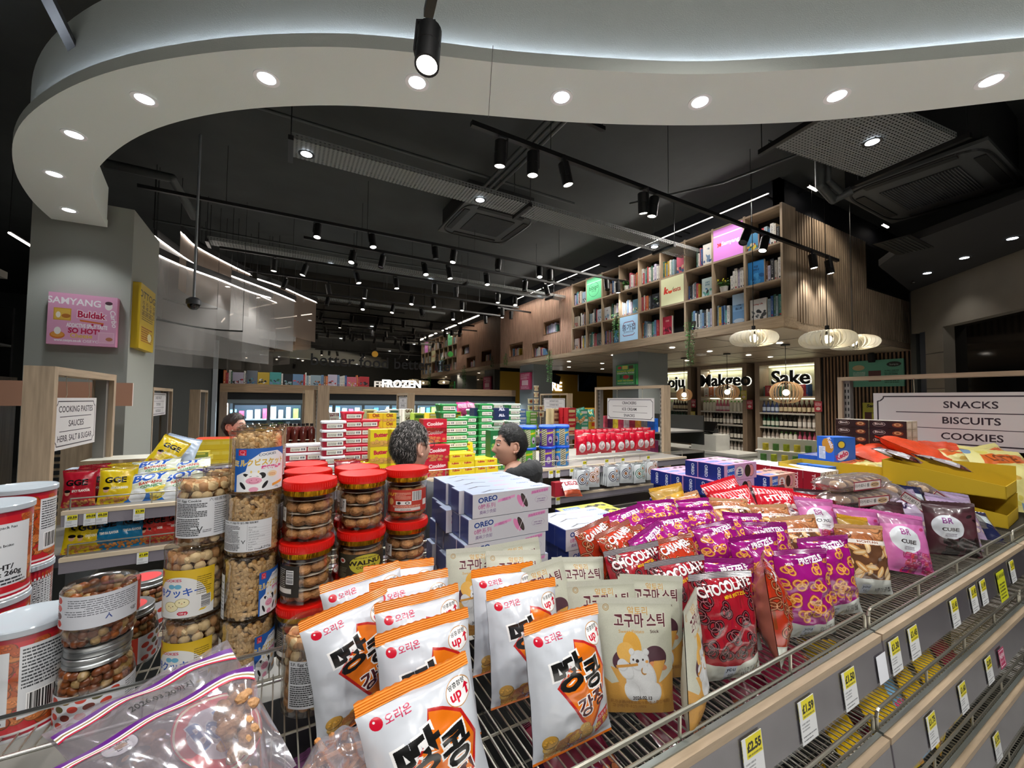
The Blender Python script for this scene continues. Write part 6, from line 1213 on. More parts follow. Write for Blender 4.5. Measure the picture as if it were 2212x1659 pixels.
# end display near the tills (green/yellow tins, angled)
t = thing('tin_display', 'sloping display rack of green and yellow tins by the tills', 'display rack', (6.3, 2.55, 0), .35); 
for k in range(3): MB().box((-.1+.18*k, 0, .9+.14*k-.02), (.1+.18*k, 1.0, .9+.14*k)).build('shelf', m_wht, t)
MB().box((.45, 0, 0), (.5, 1.0, 1.35)).build('back_panel', m_wht, t); MB().box((-.1, -.02, 0), (.5, 0, 1.25)).build('side_panel', m_dkgrey, t)
for k in range(3):
    for i in range(7):
        c = ['a8b82c', '4a7a3a', 'd8c83a'][(i+k) % 3]; me = ALB.setdefault('tin'+c, MB().lathe([(0, 0), (.04, 0), (.04, .1), (0, .1)], 14).mesh('tin', [mat('tin'+c, c, .35, noise=.3, nscale=20)], True))
        R_ = Matrix.Rotation(.35, 4, 'Z') @ Matrix.Translation((.0+.18*k, .1+.13*i, .9+.14*k)); pp = Matrix.Translation((6.3, 2.55, 0)) @ R_; link('tin', me, None, pp.to_translation(), None, None, 'green or yellow tin on the sloping rack, %s on the %s step' % (ORD[i], ORD[k]), 'tin', 'tins by the tills')
# ================================================================== PEOPLE
m_skin = mat('skin_light', 'cf9f8c', .5, noise=.06, nscale=12); m_skin2 = mat('skin_tan', 'cc9c86', .5, noise=.06, nscale=12)
def skin_part(nm, V, Ed, R_, m, parent, sub=2):
    me = bpy.data.meshes.new(nm); me.from_pydata(V, Ed, []); me.materials.append(m); o = link(nm, me, parent)
    me.skin_vertices.new() if hasattr(me.skin_vertices, 'new') else None
    s = o.modifiers.new('skin', 'SKIN'); s.use_smooth_shade = True
    if not me.skin_vertices:
        bm = bmesh.new(); bm.from_mesh(me); bm.verts.layers.skin.verify(); bm.to_mesh(me); bm.free()
    for i, r in enumerate(R_):
        d = me.skin_vertices[0].data[i]; d.radius = r if isinstance(r, tuple) else (r, r); d.use_root = i == 0
    o.modifiers.new('sub', 'SUBSURF').levels = sub; o.modifiers['sub'].render_levels = sub; return o
def head_mb(seed=0, adult=1.):
    m = MB(); nu, nv = 64, 48; hw, hd, hh = .074, .094, .115
    G = lambda x, z, cx, cz, sx, sz: math.exp(-((x-cx)/sx)**2-((z-cz)/sz)**2)
    def f(u, v):
        a = 2*math.pi*u; t = math.pi*v; st = math.sin(t); x = hw*st*math.sin(a); y = -hd*st*math.cos(a); z = hh*math.cos(t)
        front = max(0, -y/hd)
        if z < 0:
            q = (-z/hh); x *= 1-.28*q**1.6; y = y*(1-.12*q) if y < 0 else y*(1-.45*q**1.1); y -= .012*q
        if z > 0: y += .006*(z/hh)
        if y < 0:
            ax = abs(x); b = 0
            b += .019*G(ax, z, 0, -.022, .012, .012)+.010*G(ax, z, 0, -.004, .010, .02)+.006*G(ax, z, .012, -.026, .009, .008)
            b += .005*G(ax, z, .028, .038, .022, .009)-.008*G(ax, z, .031, .016, .015, .012)+.003*G(ax, z, .03, .0, .02, .012)
            b += .008*G(ax, z, 0, -.054, .018, .006)+.007*G(ax, z, 0, -.066, .015, .006)-.004*G(ax, z, 0, -.060, .02, .0025)-.003*G(ax, z, 0, -.078, .02, .006)+.010*G(ax, z, 0, -.096, .018, .014)
            b += .005*G(ax, z, .045, -.012, .016, .018)
            y -= b*min(1, front*2.2)
        return (x, y, z)
    m.grid(f, nu, nv, 0); return m, f
def ear_mb(s):
    m = MB(); pts = []
    for i in range(13):
        a = -2.2+i*(4.6/12); r = 1-.2*max(0, -math.sin(a)); pts.append(Vector((s*(.073+.008*math.cos(a*.8)), .014+.017*math.cos(a)*r, .0+.030*math.sin(a)*r)))
    m.tube(pts, .0052, 8); [m.ball(p, .0053, n=8, k=5) for p in pts]
    m.ball((s*.074, .010, -.002), (.006, .013, .022), n=10, k=7); m.ball((s*.076, .004, -.026), (.006, .007, .009), n=8, k=6); return m
def person(label, loc, face, sc_, skin, topm, trous, hair_fn, arms, glasses=False, headp=0., bodyf=None, hoodie=False, turn=0.):
    t = thing('person', label, 'person', loc, face if bodyf is None else bodyf, scale=sc_)
    # body: pelvis root, spine, neck, limbs (faces -y)
    V = [(0, 0, .95), (0, .01, 1.1), (0, .015, 1.28), (0, .02, 1.42), (0, .02, 1.49), (0, .01, 1.56)]; Ed = [(0, 1), (1, 2), (2, 3), (3, 4), (4, 5)]; R_ = [(.15, .1), (.14, .1), (.16, .11), (.13, .085), .058, .056]
    for s in (-1, 1):
        n = len(V); sh, el, wr = arms[0 if s < 0 else 1]; V += [(s*.16, .02, 1.41), el, wr]; Ed += [(3, n), (n, n+1), (n+1, n+2)]; R_ += [.062, .043, .03]
        w = Vector(wr); d = (w-Vector(el)).normalized(); sd = d.orthogonal().normalized(); up = d.cross(sd); p = w+d*.05; V.append(tuple(p)); Ed.append((n+2, n+3)); R_.append((.03, .02))
        for k in range(4):
            o1 = p+sd*(.021*(k-1.5))+d*.035; o2 = o1+d*(.03, .036, .034, .024)[k]+up*.012; q = len(V); V += [tuple(o1), tuple(o2)]; Ed += [(n+3, q), (q, q+1)]; R_ += [.0095, .008]
        q = len(V); o1 = w+d*.03+sd*.034; V += [tuple(o1), tuple(o1+d*.03+up*.008)]; Ed += [(n+3, q), (q, q+1)]; R_ += [.011, .009]
    for s in (-1, 1):
        n = len(V); V += [(s*.095, 0, .88), (s*.1, -.01, .5), (s*.105, .01, .1), (s*.11, -.1, .04)]; Ed += [(0, n), (n, n+1), (n+1, n+2), (n+2, n+3)]; R_ += [.09, .058, .04, .03]
    skin_part('body', V, Ed, R_, skin, t)
    top = ((0, 0, .9), (0, .01, 1.1), (0, .015, 1.28), (0, .02, 1.43), (0, .02, 1.475)); V = list(top); Ed = [(0, 1), (1, 2), (2, 3), (3, 4)]; R_ = [(.175, .125), (.17, .13), (.19, .14), (.16, .12), (.1, .095)]
    for s in (-1, 1):
        sh, el, wr = arms[0 if s < 0 else 1]; n = len(V); V += [(s*.18, .02, 1.43), el, wr]; Ed += [(3, n), (n, n+1), (n+1, n+2)]; R_ += [.092, .07, .05]
    skin_part('hoodie' if hoodie else 'jacket', V, Ed, R_, topm, t)
    V = [(0, 0, .93)]; Ed = []; R_ = [(.165, .12)]
    for s in (-1, 1): n = len(V); V += [(s*.1, 0, .84), (s*.105, -.005, .5), (s*.108, .01, .07)]; Ed += [(0, n), (n, n+1), (n+1, n+2)]; R_ += [.1, .078, .065]
    skin_part('trousers', V, Ed, R_, trous, t)
    for s in (-1, 1): MB().ball((s*.11, -.06, .045), (.05, .14, .045), n=16, k=9).build('shoe', m_blackm, t, smooth=True)
    if hoodie:
        b = MB(); n = 28
        def hf(u, v):
            a = math.pi*(-.22+1.44*u); rr_ = .118+.012*math.sin(3*a); thk = .046*(.35+.65*math.sin(math.pi*min(1, max(0, u)))**.7); g = 2*math.pi*v
            return ((rr_+thk*math.cos(g))*math.cos(a), .035+(rr_*.95+thk*1.25*math.cos(g))*math.sin(a)*.9, 1.465+thk*1.5*math.sin(g)+.03*math.sin(a)+.006*math.sin(9*a))
        b.grid(hf, n, 14); b.build('hood', topm, t, smooth=75)
        b = MB(); b.grid(lambda u, v: ((.1-.03*v)*math.cos(math.pi*(-.3+1.6*u)), .03+(.1-.02*v)*math.sin(math.pi*(-.3+1.6*u))*.9-.01, 1.44+.05*v), 24, 4); b.build('collar', topm, t, smooth=True)
    hd = bpy.data.objects.new('head', None); COL.objects.link(hd); bpy.data.objects.remove(hd)
    Rh = (Matrix.Rotation(turn, 3, 'Z') @ Matrix.Rotation(headp, 3, 'X')).to_euler(); HZ = (0, -.012, 1.635)
    mb_, f = head_mb(); h = mb_.build('head', skin, t, HZ, Rh, smooth=180)
    for s in (-1, 1):
        ear_mb(s).build('ear', skin, h, smooth=True)
        e = MB().ball((s*.031, -.0765, .016), (.013, .0125, .0062), n=14, k=9).build('eye', mat('eye_white', 'a89c94', .3), h, smooth=True); MB().ball((s*.031, -.0875, .015), (.0058, .003, .0054), n=10, k=6).build('iris', m_black, e, smooth=True)
        b = MB(); pts = [(s*(.014+.006*k), -.0885+.0035*k, .039+.004*math.sin(k*.6)) for k in range(6)]; b.tube(pts, .0034, 6); b.build('eyebrow', m_black, h)
        b = MB(); pts = [(s*(.019+.0045*k), -.0885+.0024*k, .0195+.0042*math.sin(k*.62)) for k in range(6)]; b.tube(pts, .0022, 6); b.build('eyelid', skin, h)
    b = MB(); pts = [(-.021+.006*k, -.0965+.0006*(k-3.5)**2, -.0585) for k in range(8)]; b.tube(pts, .0036, 6); b.build('lips', mat('lips', 'a05a52', .45), h)
    # hair shell: from the head surface outward, plus strands
    hm = mat('hair_'+label[:8], hair_fn['col'], .38, noise=.3, nscale=60, bump=.5, bscale=300); b = MB(); nu, nv = 72, 40; thk = hair_fn['th']
    def inside(u, v):
        a = (u*360+180) % 360-180; A_ = abs(a); p = Vector(f(u, v)); z = p.z
        line = hair_fn['front'] if A_ < 38 else (hair_fn['front']-(A_-38)/32*(hair_fn['front']-.02) if A_ < 70 else (.015-(A_-70)/20*.035 if A_ < 90 else (-.02-(A_-90)/50*.06 if A_ < 132 else hair_fn['back'])))
        if 78 < A_ < 112 and z < .036: return -1
        return (z-line)
    def hf(u, v):
        p = Vector(f(u, v)); d = inside(u, v); k = max(0, min(1, d/.03)) if d > 0 else 0; n_ = Vector((p.x/.074**2, p.y/.094**2, p.z/.115**2)).normalized(); nz = mn.noise(p*38)*.5+mn.noise(p*90)*.3
        spike = max(0, p.z)/.115; return tuple(p+n_*(-.004+(.005+thk*(.5+.5*k)+thk*.5*nz)*(k**.5)+(hair_fn.get('top', 0)*spike**2*(1 if p.y < .03 else .5))*k))
    b.grid(hf, nu, nv, v1=.93)
    r = random.Random(4); 
    for _ in range(hair_fn.get('n', 2600)):
        u, v = r.random(), math.acos(1-2*r.random()*.86)/math.pi
        if inside(u, v) < .0: continue
        p = Vector(hf(u, v)); n_ = Vector((p.x/.074**2, p.y/.094**2, p.z/.115**2)).normalized(); fl = Vector((r.uniform(-.4, .4), hair_fn.get('flow', -.5), hair_fn.get('fz', -.7 if p.z < .06 else .2))); tn = (fl-n_*fl.dot(n_)).normalized(); L_ = r.uniform(.012, .026)
        s = tn.cross(n_)*.0009; a = p-n_*.003; m1 = p+tn*L_*.5+n_*.005; e = p+tn*L_+n_*r.uniform(.001, .006)
        b.add([a-s, a+s, m1+s, m1-s, e], [(0, 1, 2, 3), (3, 2, 4)], 1 if r.random() < hair_fn.get('grey', .0)*(1.3 if p.z > .03 else .6) else 0)
    b.build('hair', [hm, mat('hair_grey', '8a8480', .4)], h, smooth=True)
    if glasses:
        b = MB(); 
        for s in (-1, 1):
            b.tube([(s*.078, -.0, .018), (s*.074, -.06, .02), (s*.066, -.088, .02)], .0016, 5); b.tube([(s*.032+.024*math.cos(a), -.1+abs(.024*math.cos(a))*.12, .014+.018*math.sin(a)) for a in [k*math.pi/8 for k in range(17)]], .0014, 5)
        b.build('glasses', m_black, h)
    return t
rel = (((-.2, .02, 1.41), (-.235, .03, 1.13), (-.225, -.06, .88)), ((.2, .02, 1.41), (.235, .03, 1.13), (.225, -.06, .88)))
p = aY(1106, 965, 2.12); zh = p.z
person('young man with short black hair in a black hoodie, seen in profile facing left', (p.x+.0, 2.12, 0), math.radians(-100), zh/1.635, m_skin2, mat('hoodie_black', '17191c', .85, bump=.3, bscale=60), mat('trousers_dark', '202226', .9), {'col': '0c0b0c', 'front': .072, 'back': -.075, 'th': .011, 'top': .016, 'n': 4200, 'flow': -.9, 'fz': .5}, rel, hoodie=True, bodyf=math.radians(-150), turn=math.radians(46))
p = aY(886, 968, 1.92)
person('man with dark greying hair seen from behind, wearing glasses', (p.x-.005, 1.92, 0), math.radians(118), p.z/1.635, m_skin, mat('jacket_dark', '2a2c30', .85), mat('trousers_dark', '202226', .9), {'col': '1a1614', 'front': .075, 'back': -.125, 'th': .009, 'top': .002, 'n': 7000, 'flow': .3, 'fz': -.9, 'grey': .2}, rel, glasses=True)
p = aY(505, 918, 4.6)
person('person with dark tied-back hair and a black top near the freezers', (p.x, 4.6, 0), math.radians(60), p.z/1.655, m_skin, m_blackm, mat('trousers_dark', '202226', .9), {'col': '2a1c16', 'front': .07, 'back': -.11, 'th': .018, 'top': .004, 'n': 1500}, rel)

# ================================================================== FRONT SHELVING UNIT
TZ = 1.30
unit = thing('shelving_unit', 'front shelving unit with wire trays and price strips below the camera', 'shelving unit', (0, 0, 0))
XA, XB = -.10, 4.06; m_stripc = mat('strip_grey', '6f6a70', .3, coat=.5, noise=.08, nscale=20)
def wires(x0, x1, y0, y1, z, step, r=.0017):
    b = MB(); n = int((x1-x0)/step)
    for i in range(n+1): b.cyl((x0+i*step, y0, z), (x0+i*step, y1, z), r, 4, cap=False)
    for y in (y0+.005, y0+(y1-y0)*.33, y0+(y1-y0)*.66, y1-.005): b.cyl((x0, y, z-.0042), (x1, y, z-.0042), .0026, 5)
    return b
def rail(x0, x1, y, z, h=.05, posts=None, low=True):
    b = MB(); r = .0042; k = .015; b.tube([(x0, y, z), (x0, y, z+h-k), (x0+k*.3, y, z+h-k*.3), (x0+k, y, z+h), (x1-k, y, z+h), (x1-k*.3, y, z+h-k*.3), (x1, y, z+h-k), (x1, y, z)], r, 8)
    for i in range(1, max(2, int((x1-x0)/.3))): x = x0+i*(x1-x0)/max(2, int((x1-x0)/.3)); b.cyl((x, y, z), (x, y, z+h), .0034, 6)
    if low: b.cyl((x0, y, z+.004), (x1, y, z+.004), .003, 6)
    return b
def tier(x0, x1, z, yf, yb, lip=True):
    wires(x0+.005, x1-.005, yf, yb, z-.004, .0195).build('wire_deck', m_wire, unit, kind='stuff')
    rail(x0+.006, x1-.006, yf+.004, z, .046).build('guard_rail', m_wire, unit, smooth=True)
    MB().box((x0, yf-.012, z-.012), (x1, yf-.002, z+.004)).build('steel_lip', m_dkgrey if 0 else mat('lip_steel', '8d938f', .35, metal=.6), unit)
    MB().box((x0, yf-.027, z-.016), (x1, yf-.012, z+.001)).build('oak_edge', mat('edge_oak_front', 'a39078', .45, noise=.1, nscale=6, stretch=(2, 20, 20)), unit)
    b = MB(); b.add([(x0, yf-.027, z-.015), (x1, yf-.027, z-.015), (x1, yf-.037, z-.1), (x0, yf-.037, z-.1), (x0, yf-.021, z-.015), (x1, yf-.021, z-.015), (x1, yf-.031, z-.1), (x0, yf-.031, z-.1)], [(3, 2, 1, 0), (4, 5, 6, 7), (0, 1, 5, 4), (2, 3, 7, 6), (0, 4, 7, 3), (1, 2, 6, 5)]); b.build('price_strip', m_stripc, unit)
    b = MB(); b.add([(x0, yf-.0283, z-.014), (x1, yf-.0283, z-.014), (x1, yf-.0387, z-.104), (x0, yf-.0387, z-.104)], [(3, 2, 1, 0)]); b.build('strip_cover', clear('strip_cover', 'ffffff', .1, .04), unit)
YF = .485
for j, z in enumerate((TZ, 1.055, .815, .575)):
    yf = YF-.012*j
    for x0, x1 in ((XA, 1.325), (1.335, 2.70), (2.71, XB)): tier(x0, x1, z, yf, 1.02)
for x0, x1 in ((-1.2, .12), (.13, 1.33), (1.34, 2.7), (2.71, XB)):
    wires(x0+.005, x1-.005, 1.04, 1.6, TZ-.03, .0195).build('wire_deck', m_wire, unit, kind='stuff'); rail(x0+.006, x1-.006, 1.035, TZ-.03, .07).build('guard_rail', m_chrome if x0 < 0 else m_wire, unit, smooth=True); rail(x0+.006, x1-.006, 1.6, TZ-.03, .05).build('guard_rail', m_wire, unit, smooth=True)
    MB().box((x0, 1.605, TZ-.12), (x1, 1.63, TZ-.02)).build('price_strip', m_stripc, unit)
for z in (1.02, .78, .54): MB().box((-1.2, 1.06, z-.02), (XB, 1.6, z)).build('deck', m_deck, unit)
for x in (-1.2, -.1, 1.33, 2.705, XB-.04): 
    MB().box((x, 1.022, 0), (x+.04, 1.034, TZ-.03)).build('post', m_dkgrey, unit)
MB().box((XA, .55, 0), (XB, 1.5, .15)).build('kick_panel', m_dkgrey, unit); MB().box((-1.2, 1.06, 0), (XA, 1.5, .15)).build('kick_panel', m_dkgrey, unit)
MB().box((-1.2, 1.05, .15), (XA, 1.055, 1.15)).box((XA, 1.022, .15), (XB, 1.026, 1.24)).build('dark_backing', mat('back_dark', '26282a', .7), unit)  # left sheet added to darken the space under the back tray
# price labels on the strips
def tagpos(x, y, j): z = (TZ, 1.055, .815, .575)[j]; return aY(x, y, YF-.012*j-.04)
PT = [(1632, 1610, 0, '£2.55'), (1749, 1530, 0, '£1.59'), (1840, 1470, 0, '£1.50'), (1938, 1385, 0, '£1.30'), (1978, 1358, 0, '£1.45'), (2066, 1300, 0, '£1.45'), (2107, 1272, 0, '£1.45'), (2128, 1262, 0, '£1.49'), (2190, 1218, 0, '£1.49'),
      (2018, 1560, 1, '£1.75'), (2084, 1475, 1, '£1.60'), (2140, 1424, 1, '£2.00'), (1885, 1655, 1, '£1.79'), (2158, 1590, 2, '£1.30')]
for i, (x, y, j, s) in enumerate(PT):
    p = tagpos(x, y, j); zt_ = (TZ, 1.055, .815, .575)[j]; f = (zt_-.018-.012)/1; price_tag((p.x, YF-.012*j-.0405, zt_-.098), s, 'white and yellow price label reading %s on the %s front strip, %s along' % (s, ORD[j], ORD[i if j == 0 else (i-9)]), tilt=math.radians(-6.7), s=1.25)
p = tagpos(2166, 1392, 1)
A = Art(80, 80, 'b8285c'); A.rect(6, 6, 74, 74, 'f0e0e8'); A.rect(10, 10, 70, 70, 'b8285c'); A.text('NEW', 40, 40, 20, 'f4ecf0', 'c', .05); A.text('PRODUCT', 40, 22, 9, 'f4ecf0')
MB().box((-.03, -.001, 0), (.03, 0, .06), mis=[0]*6).build('price_label', art_mat('newtag', A, .5), None, (p.x, YF-.012-.0405, 1.055-.09), (math.radians(-6.7), 0, 0), label='dark pink square label reading new on the second strip', cat='price label')
p = tagpos(1918, 1400, 0); MB().box((-.05, -.0006, 0), (.0, 0, .062)).build('price_label', mat('blank_paper', 'dfe2ea', .5), None, (p.x, YF-.0405, TZ-.096), (math.radians(-6.7), 0, 0), label='blank white card beside the one pound thirty label', cat='price label')
p = tagpos(2165, 1225, 0); A = Art(80, 100, 'd8dc1c'); A.text('BE AWARE', 40, 78, 13, '202010', 'c', .05); A.micro(10, 10, 70, 66, 5, '3a3c14', 2); MB().box((-.045, -.001, 0), (.045, 0, .1)).build('price_label', art_mat('aware', A, .5), None, (p.x, YF-.044, TZ-.13), (math.radians(-6.7), 0, 0), label='bright yellow card reading be aware on the top strip', cat='price label')
# ================================================================== JARS
m_pet = clear('clear_plastic', 'f8f6f2', .10, .06); m_petw = clear('clear_plastic_wavy', 'f6f2ec', .14, .12, bump=.25, bscale=40)
def r_in(rnd, R_): a = rnd.uniform(0, 6.283); q = math.sqrt(rnd.random())*R_; return q*math.cos(a), q*math.sin(a)
def contents(kind, R_, z0, z1, seed=0):
    """cookies packed against the wall of the jar plus a top layer"""
    b = MB(); rnd = random.Random(seed)
    def rr3(): return Matrix.Rotation(rnd.uniform(0, 6.28), 3, 'Z') @ Matrix.Rotation(rnd.uniform(-.9, .9), 3, 'X') @ Matrix.Rotation(rnd.uniform(0, 6.28), 3, 'Y')
    if kind == 'egg':
        s = .0105; n = int(2*math.pi*(R_-s)/(2.05*s)); layers = int((z1-z0)/(1.75*s))
        for k in range(layers+1):
            for i in range(n):
                a = 2*math.pi*(i+.5*(k % 2)+rnd.uniform(-.2, .2))/n; b_ = (R_-s*.9)
                b.ball((b_*math.cos(a), b_*math.sin(a), z0+s+k*1.75*s+rnd.uniform(-.002, .002)), (s*1.05, s*1.05, s*.72), 0 if rnd.random() < .6 else 1, 8, 5, Matrix.Rotation(a, 3, 'Z') @ Matrix.Rotation(1.57+rnd.uniform(-.5, .5), 3, 'Y'))
        for _ in range(34): x, y = r_in(rnd, R_-s); b.ball((x, y, z1+rnd.uniform(-.004, .006)), (s, s, s*.7), rnd.choice((0, 1)), 8, 5, rr3())
    elif kind == 'bone':
        s = .0075; n = int((z1-z0)/.0125)
        for k in range(n+1):
            for i in range(17):
                a = 2*math.pi*(i+rnd.random()*.7)/17; c = Vector(((R_-.009)*math.cos(a), (R_-.009)*math.sin(a), z0+.006+k*.0125)); tg = Vector((-math.sin(a), math.cos(a), 0)); g = rnd.uniform(-1.5, 1.5); d = (tg*math.cos(g)+Vector((0, 0, 1))*math.sin(g))*.011
                if c.z+abs(d.z) > z1+.01 or c.z-abs(d.z) < z0: d = tg*.011
                b.cyl(c-d, c+d, .0052, 6, 0); 
                for q in (c-d, c+d):
                    sx = tg*math.sin(g)*-.004+Vector((0, 0, .004))*math.cos(g); b.ball(q+sx, .0056, 1 if rnd.random() < .3 else 0, 6, 4); b.ball(q-sx, .0056, 0, 6, 4)
    elif kind == 'walnut':
        s = .0205; L_ = int((z1-z0)/.031+.3)
        for k in range(L_):
            n = 7
            for i in range(n): a = 2*math.pi*(i+.5*(k % 2)+rnd.uniform(-.1, .1))/n; b.ball(((R_-s*1.02)*math.cos(a), (R_-s*1.02)*math.sin(a), z0+.014+k*.031), (s, s, s*.66), 0, 12, 8, Matrix.Rotation(rnd.uniform(-.25, .25), 3, 'X'))
            b.lathe([(0, z0+.0305+k*.031), (R_-.004, z0+.0305+k*.031+(.001 if k % 2 else 0))], 18, 1)
    elif kind == 'nut':
        s = .0095; n = int((z1-z0)/.0135)
        for k in range(n+1):
            for i in range(19): a = 2*math.pi*(i+rnd.random()*.6)/19; b.ball(((R_-s)*math.cos(a), (R_-s)*math.sin(a), z0+s+k*.0135), (s*1.15, s*.95, s*.9), rnd.choice((0, 0, 1, 2)), 8, 6, rr3())
        for _ in range(30): x, y = r_in(rnd, R_-s); b.ball((x, y, z1+rnd.uniform(-.004, .005)), (s*1.1, s*.9, s*.9), rnd.choice((0, 1, 2)), 8, 5, rr3())
    return b
CM = {'egg': [mat('egg_cookie', 'd9bf92', .6, noise=.12, nscale=60), mat('egg_cookie_brown', 'b98a5c', .6, noise=.25, nscale=60)], 'bone': [mat('bone_cookie', 'c9a878', .6, noise=.15, nscale=60), mat('bone_cookie_dark', 'b08850', .6)],
      'walnut': [mat('walnut_cookie', 'a8784a', .7, noise=.35, nscale=50, bump=.8, bscale=90), mat('paper_cup', 'c8beb0', .7)], 'nut': [mat('nut_brown', '6a3a20', .3, noise=.3, nscale=60, coat=.3), mat('nut_speckled', '9a8058', .35, noise=.45, nscale=90), mat('nut_orange', '8a4c20', .3, noise=.3, nscale=60, coat=.3)]}
def clear_jar(key, R_, Ht, kind, fill_, label_art, larc, lz, label2=None, larc2=None):
    def f():
        t = thing('cookie_jar', 'j', 'jar'); k = 'cont_'+kind+str(R_)
        if k not in ALB: ALB[k] = contents(kind, R_-.003, .004, fill_, 3).mesh('cookies', CM[kind], True)
        link('cookies', ALB[k], t, kind='stuff')
        if 'shell'+str((R_, Ht)) not in ALB:
            ALB['shell'+str((R_, Ht))] = MB().lathe([(0, .003), (R_*.82, .003), (R_*.9, 0), (R_, .004), (R_, Ht-.016), (R_*1.015, Ht-.015), (R_*1.015, Ht-.002), (R_*.97, Ht), (R_*.93, Ht-.004), (R_*.6, Ht-.004), (R_*.58, Ht-.002), (0, Ht-.002)], 48).mesh('clear_jar', [m_pet], True)
        link('body', ALB['shell'+str((R_, Ht))], t)
        for A, ar, z in ((label_art, larc, lz), (label2, larc2, lz)):
            if A: MB().lathe([(R_*1.006, z[0]), (R_*1.006, z[1])], 28, arc=ar, uvr=z).build('label', art_mat('jl_'+key+str(ar[0])[:5], A, .45), t, smooth=True)
        return t
    return f
# jar label prints
AE = Art(420, 380, 'd8dade'); AE.text('S.F. Egg Cookie', 14, 344, 23, '202226', 'l', .03); AE.text('六福蛋酥', 262, 344, 24, '3a3c40', 'l'); AE.micro(14, 200, 250, 335, 9, '26282c', 1, .6); AE.micro(14, 20, 200, 190, 10, '202226', 2, .6); AE.micro(300, 30, 400, 330, 14, '606468', 3, .4); AE.text('γ', 205, 60, 60, '202226'); AE.micro(225, 50, 285, 80, 2, '303236', 4)
AM = Art(420, 420, 'e8eaee'); AM.poly([(0, 0), (0, 420), (420, 420), (420, 330), (330, 390), (200, 380), (110, 300), (90, 200), (20, 160), (20, 0)], '1f5cb0'); AM.rect(20, 20, 420, 60, 'e8eaee'); AM.rect(30, 352, 92, 408, 'c8203a'); AM.ell(61, 384, 22, 18, 'e88090', inner=.7); AM.text('六福', 61, 356, 14, 'f0d0d8'); AM.text('COOKIES', 250, 348, 24, '24304a', 'c', .02, .1)
AM.text('ミルクビスケット', 200, 258, 50, 'd0a838', 'c', .06, .04, .9, 'f6f0dc', .03, 0, 400); AM.text('綿花棒造型', 290, 218, 26, 'd83a80', 'c', .05, .0, 1, None, 0, 0, 190)
AM.ell(150, 60, 80, 80, 'f2f2f2'); AM.ell(150, 130, 72, 56, 'f4f4f4'); AM.ell(96, 160, 26, 14, '1a1a1e', -.5); AM.ell(208, 152, 28, 30, '1a1a1e'); AM.ell(150, 136, 56, 44, 'f4f4f4'); AM.ell(150, 105, 58, 34, 'e8a0b8'); AM.ell(150, 98, 34, 16, '8a2040', inner=.86); AM.rect(110, 98, 190, 118, 'e8a0b8'); AM.ell(134, 112, 4, 3, '8a2040'); AM.ell(168, 112, 4, 3, '8a2040')
AM.line(118, 146, 134, 150, 4, '1a1a1e'); AM.line(168, 148, 184, 144, 4, '1a1a1e'); AM.ell(130, 192, 7, 13, 'e8c870'); AM.ell(182, 190, 7, 13, 'e8c870'); AM.ell(150, 20, 34, 24, 'e8a0b8'); AM.ell(70, 60, 14, 40, '1a1a1e', .5); AM.ell(232, 60, 14, 40, '1a1a1e', -.5); AM.ell(290, 160, 42, 30, 'f0d8b0'); AM.micro(262, 145, 318, 175, 2, 'd87a2c', 5); AM.poly([(290, 60), (400, 90), (396, 60), (290, 34)], 'f0a040'); AM.text('120g', 330, 20, 18, '24304a')
AN = Art(420, 400, 'dcdee2'); AN.text('Cookie 六福牛奶骨頭餅', 14, 366, 22, '303236', 'l', .02); AN.micro(14, 120, 200, 350, 13, '303236', 7, .5); AN.micro(14, 20, 200, 110, 6, '202226', 8, .6); AN.text('γ', 225, 120, 44, '202226'); AN.line(250, 20, 250, 350, 2, '8a8c90')
for i, s in enumerate(('Energy', 'Fat', 'of which', 'saturates', 'Carbohydrate', 'of which', 'sugars', 'Protein', 'Salt')): AN.text(s, 260, 310-i*32, 14, '3a3c40', 'l'); AN.line(254, 302-i*32, 410, 302-i*32, 1.5, 'a0a2a6')
AN.text('Net Weight:', 260, 18, 15, '202226', 'l', .03); AN.text('120g', 380, 20, 30, '202226', 'c', .0)
AC = Art(420, 420, 'd9b41e'); AC.ell(200, 170, 170, 190, 'e2e2e0'); AC.rect(0, 0, 420, 40, 'e2e2e0'); AC.poly([(0, 0), (0, 120), (60, 40), (360, 40), (420, 100), (420, 0)], 'e2e2e0'); AC.text('COOKIES', 150, 318, 24, 'c02848', 'c', .04, .05); AC.ell(150, 276, 24, 20, '6ab0d0'); AC.ell(196, 276, 24, 20, '6ab0d0'); AC.text('卵クッキー', 190, 190, 60, '2a56b0', 'c', .05, .06, .85, 'f0f0f0', .03, 0, 330); AC.rect(22, 350, 66, 400, 'c02030'); AC.text('六福', 44, 356, 14, 'f0c0c0')
for x, y, q in ((150, 100, 52), (225, 132, 46)): AC.ell(x, y, q, q*.86, '8a7a30'); AC.ell(x, y, q-3, q*.86-3, 'f0e6b8'); AC.ell(x-16, y+6, 4, 4, '2a2a20'); AC.ell(x+16, y+6, 4, 4, '2a2a20'); AC.ell(x, y-6, 5, 3, 'c06040')
AC.ell(230, 40, 34, 16, 'c81c3c'); AC.rect(205, 24, 258, 56, 'c81c3c'); AC.text('130 g', 231, 33, 15, 'ffffff', 'c', .04); AC.barcode(338, 60, 396, 170, 3, True); AC.micro(310, 190, 400, 360, 9, '5a4a10', 4, .4)
JA = math.atan2(-.87, -.49)    # towards the viewer
def fa(c, w): return (math.radians(c-w/2), math.radians(c+w/2))   # arcs run left to right as seen when the angle grows
EGG = clear_jar('egg', .053, .148, 'egg', .122, AE, fa(-95, 120), (.02, .104)); EGGY = clear_jar('eggy', .056, .148, 'egg', .12, AC, fa(-112, 125), (.008, .106))
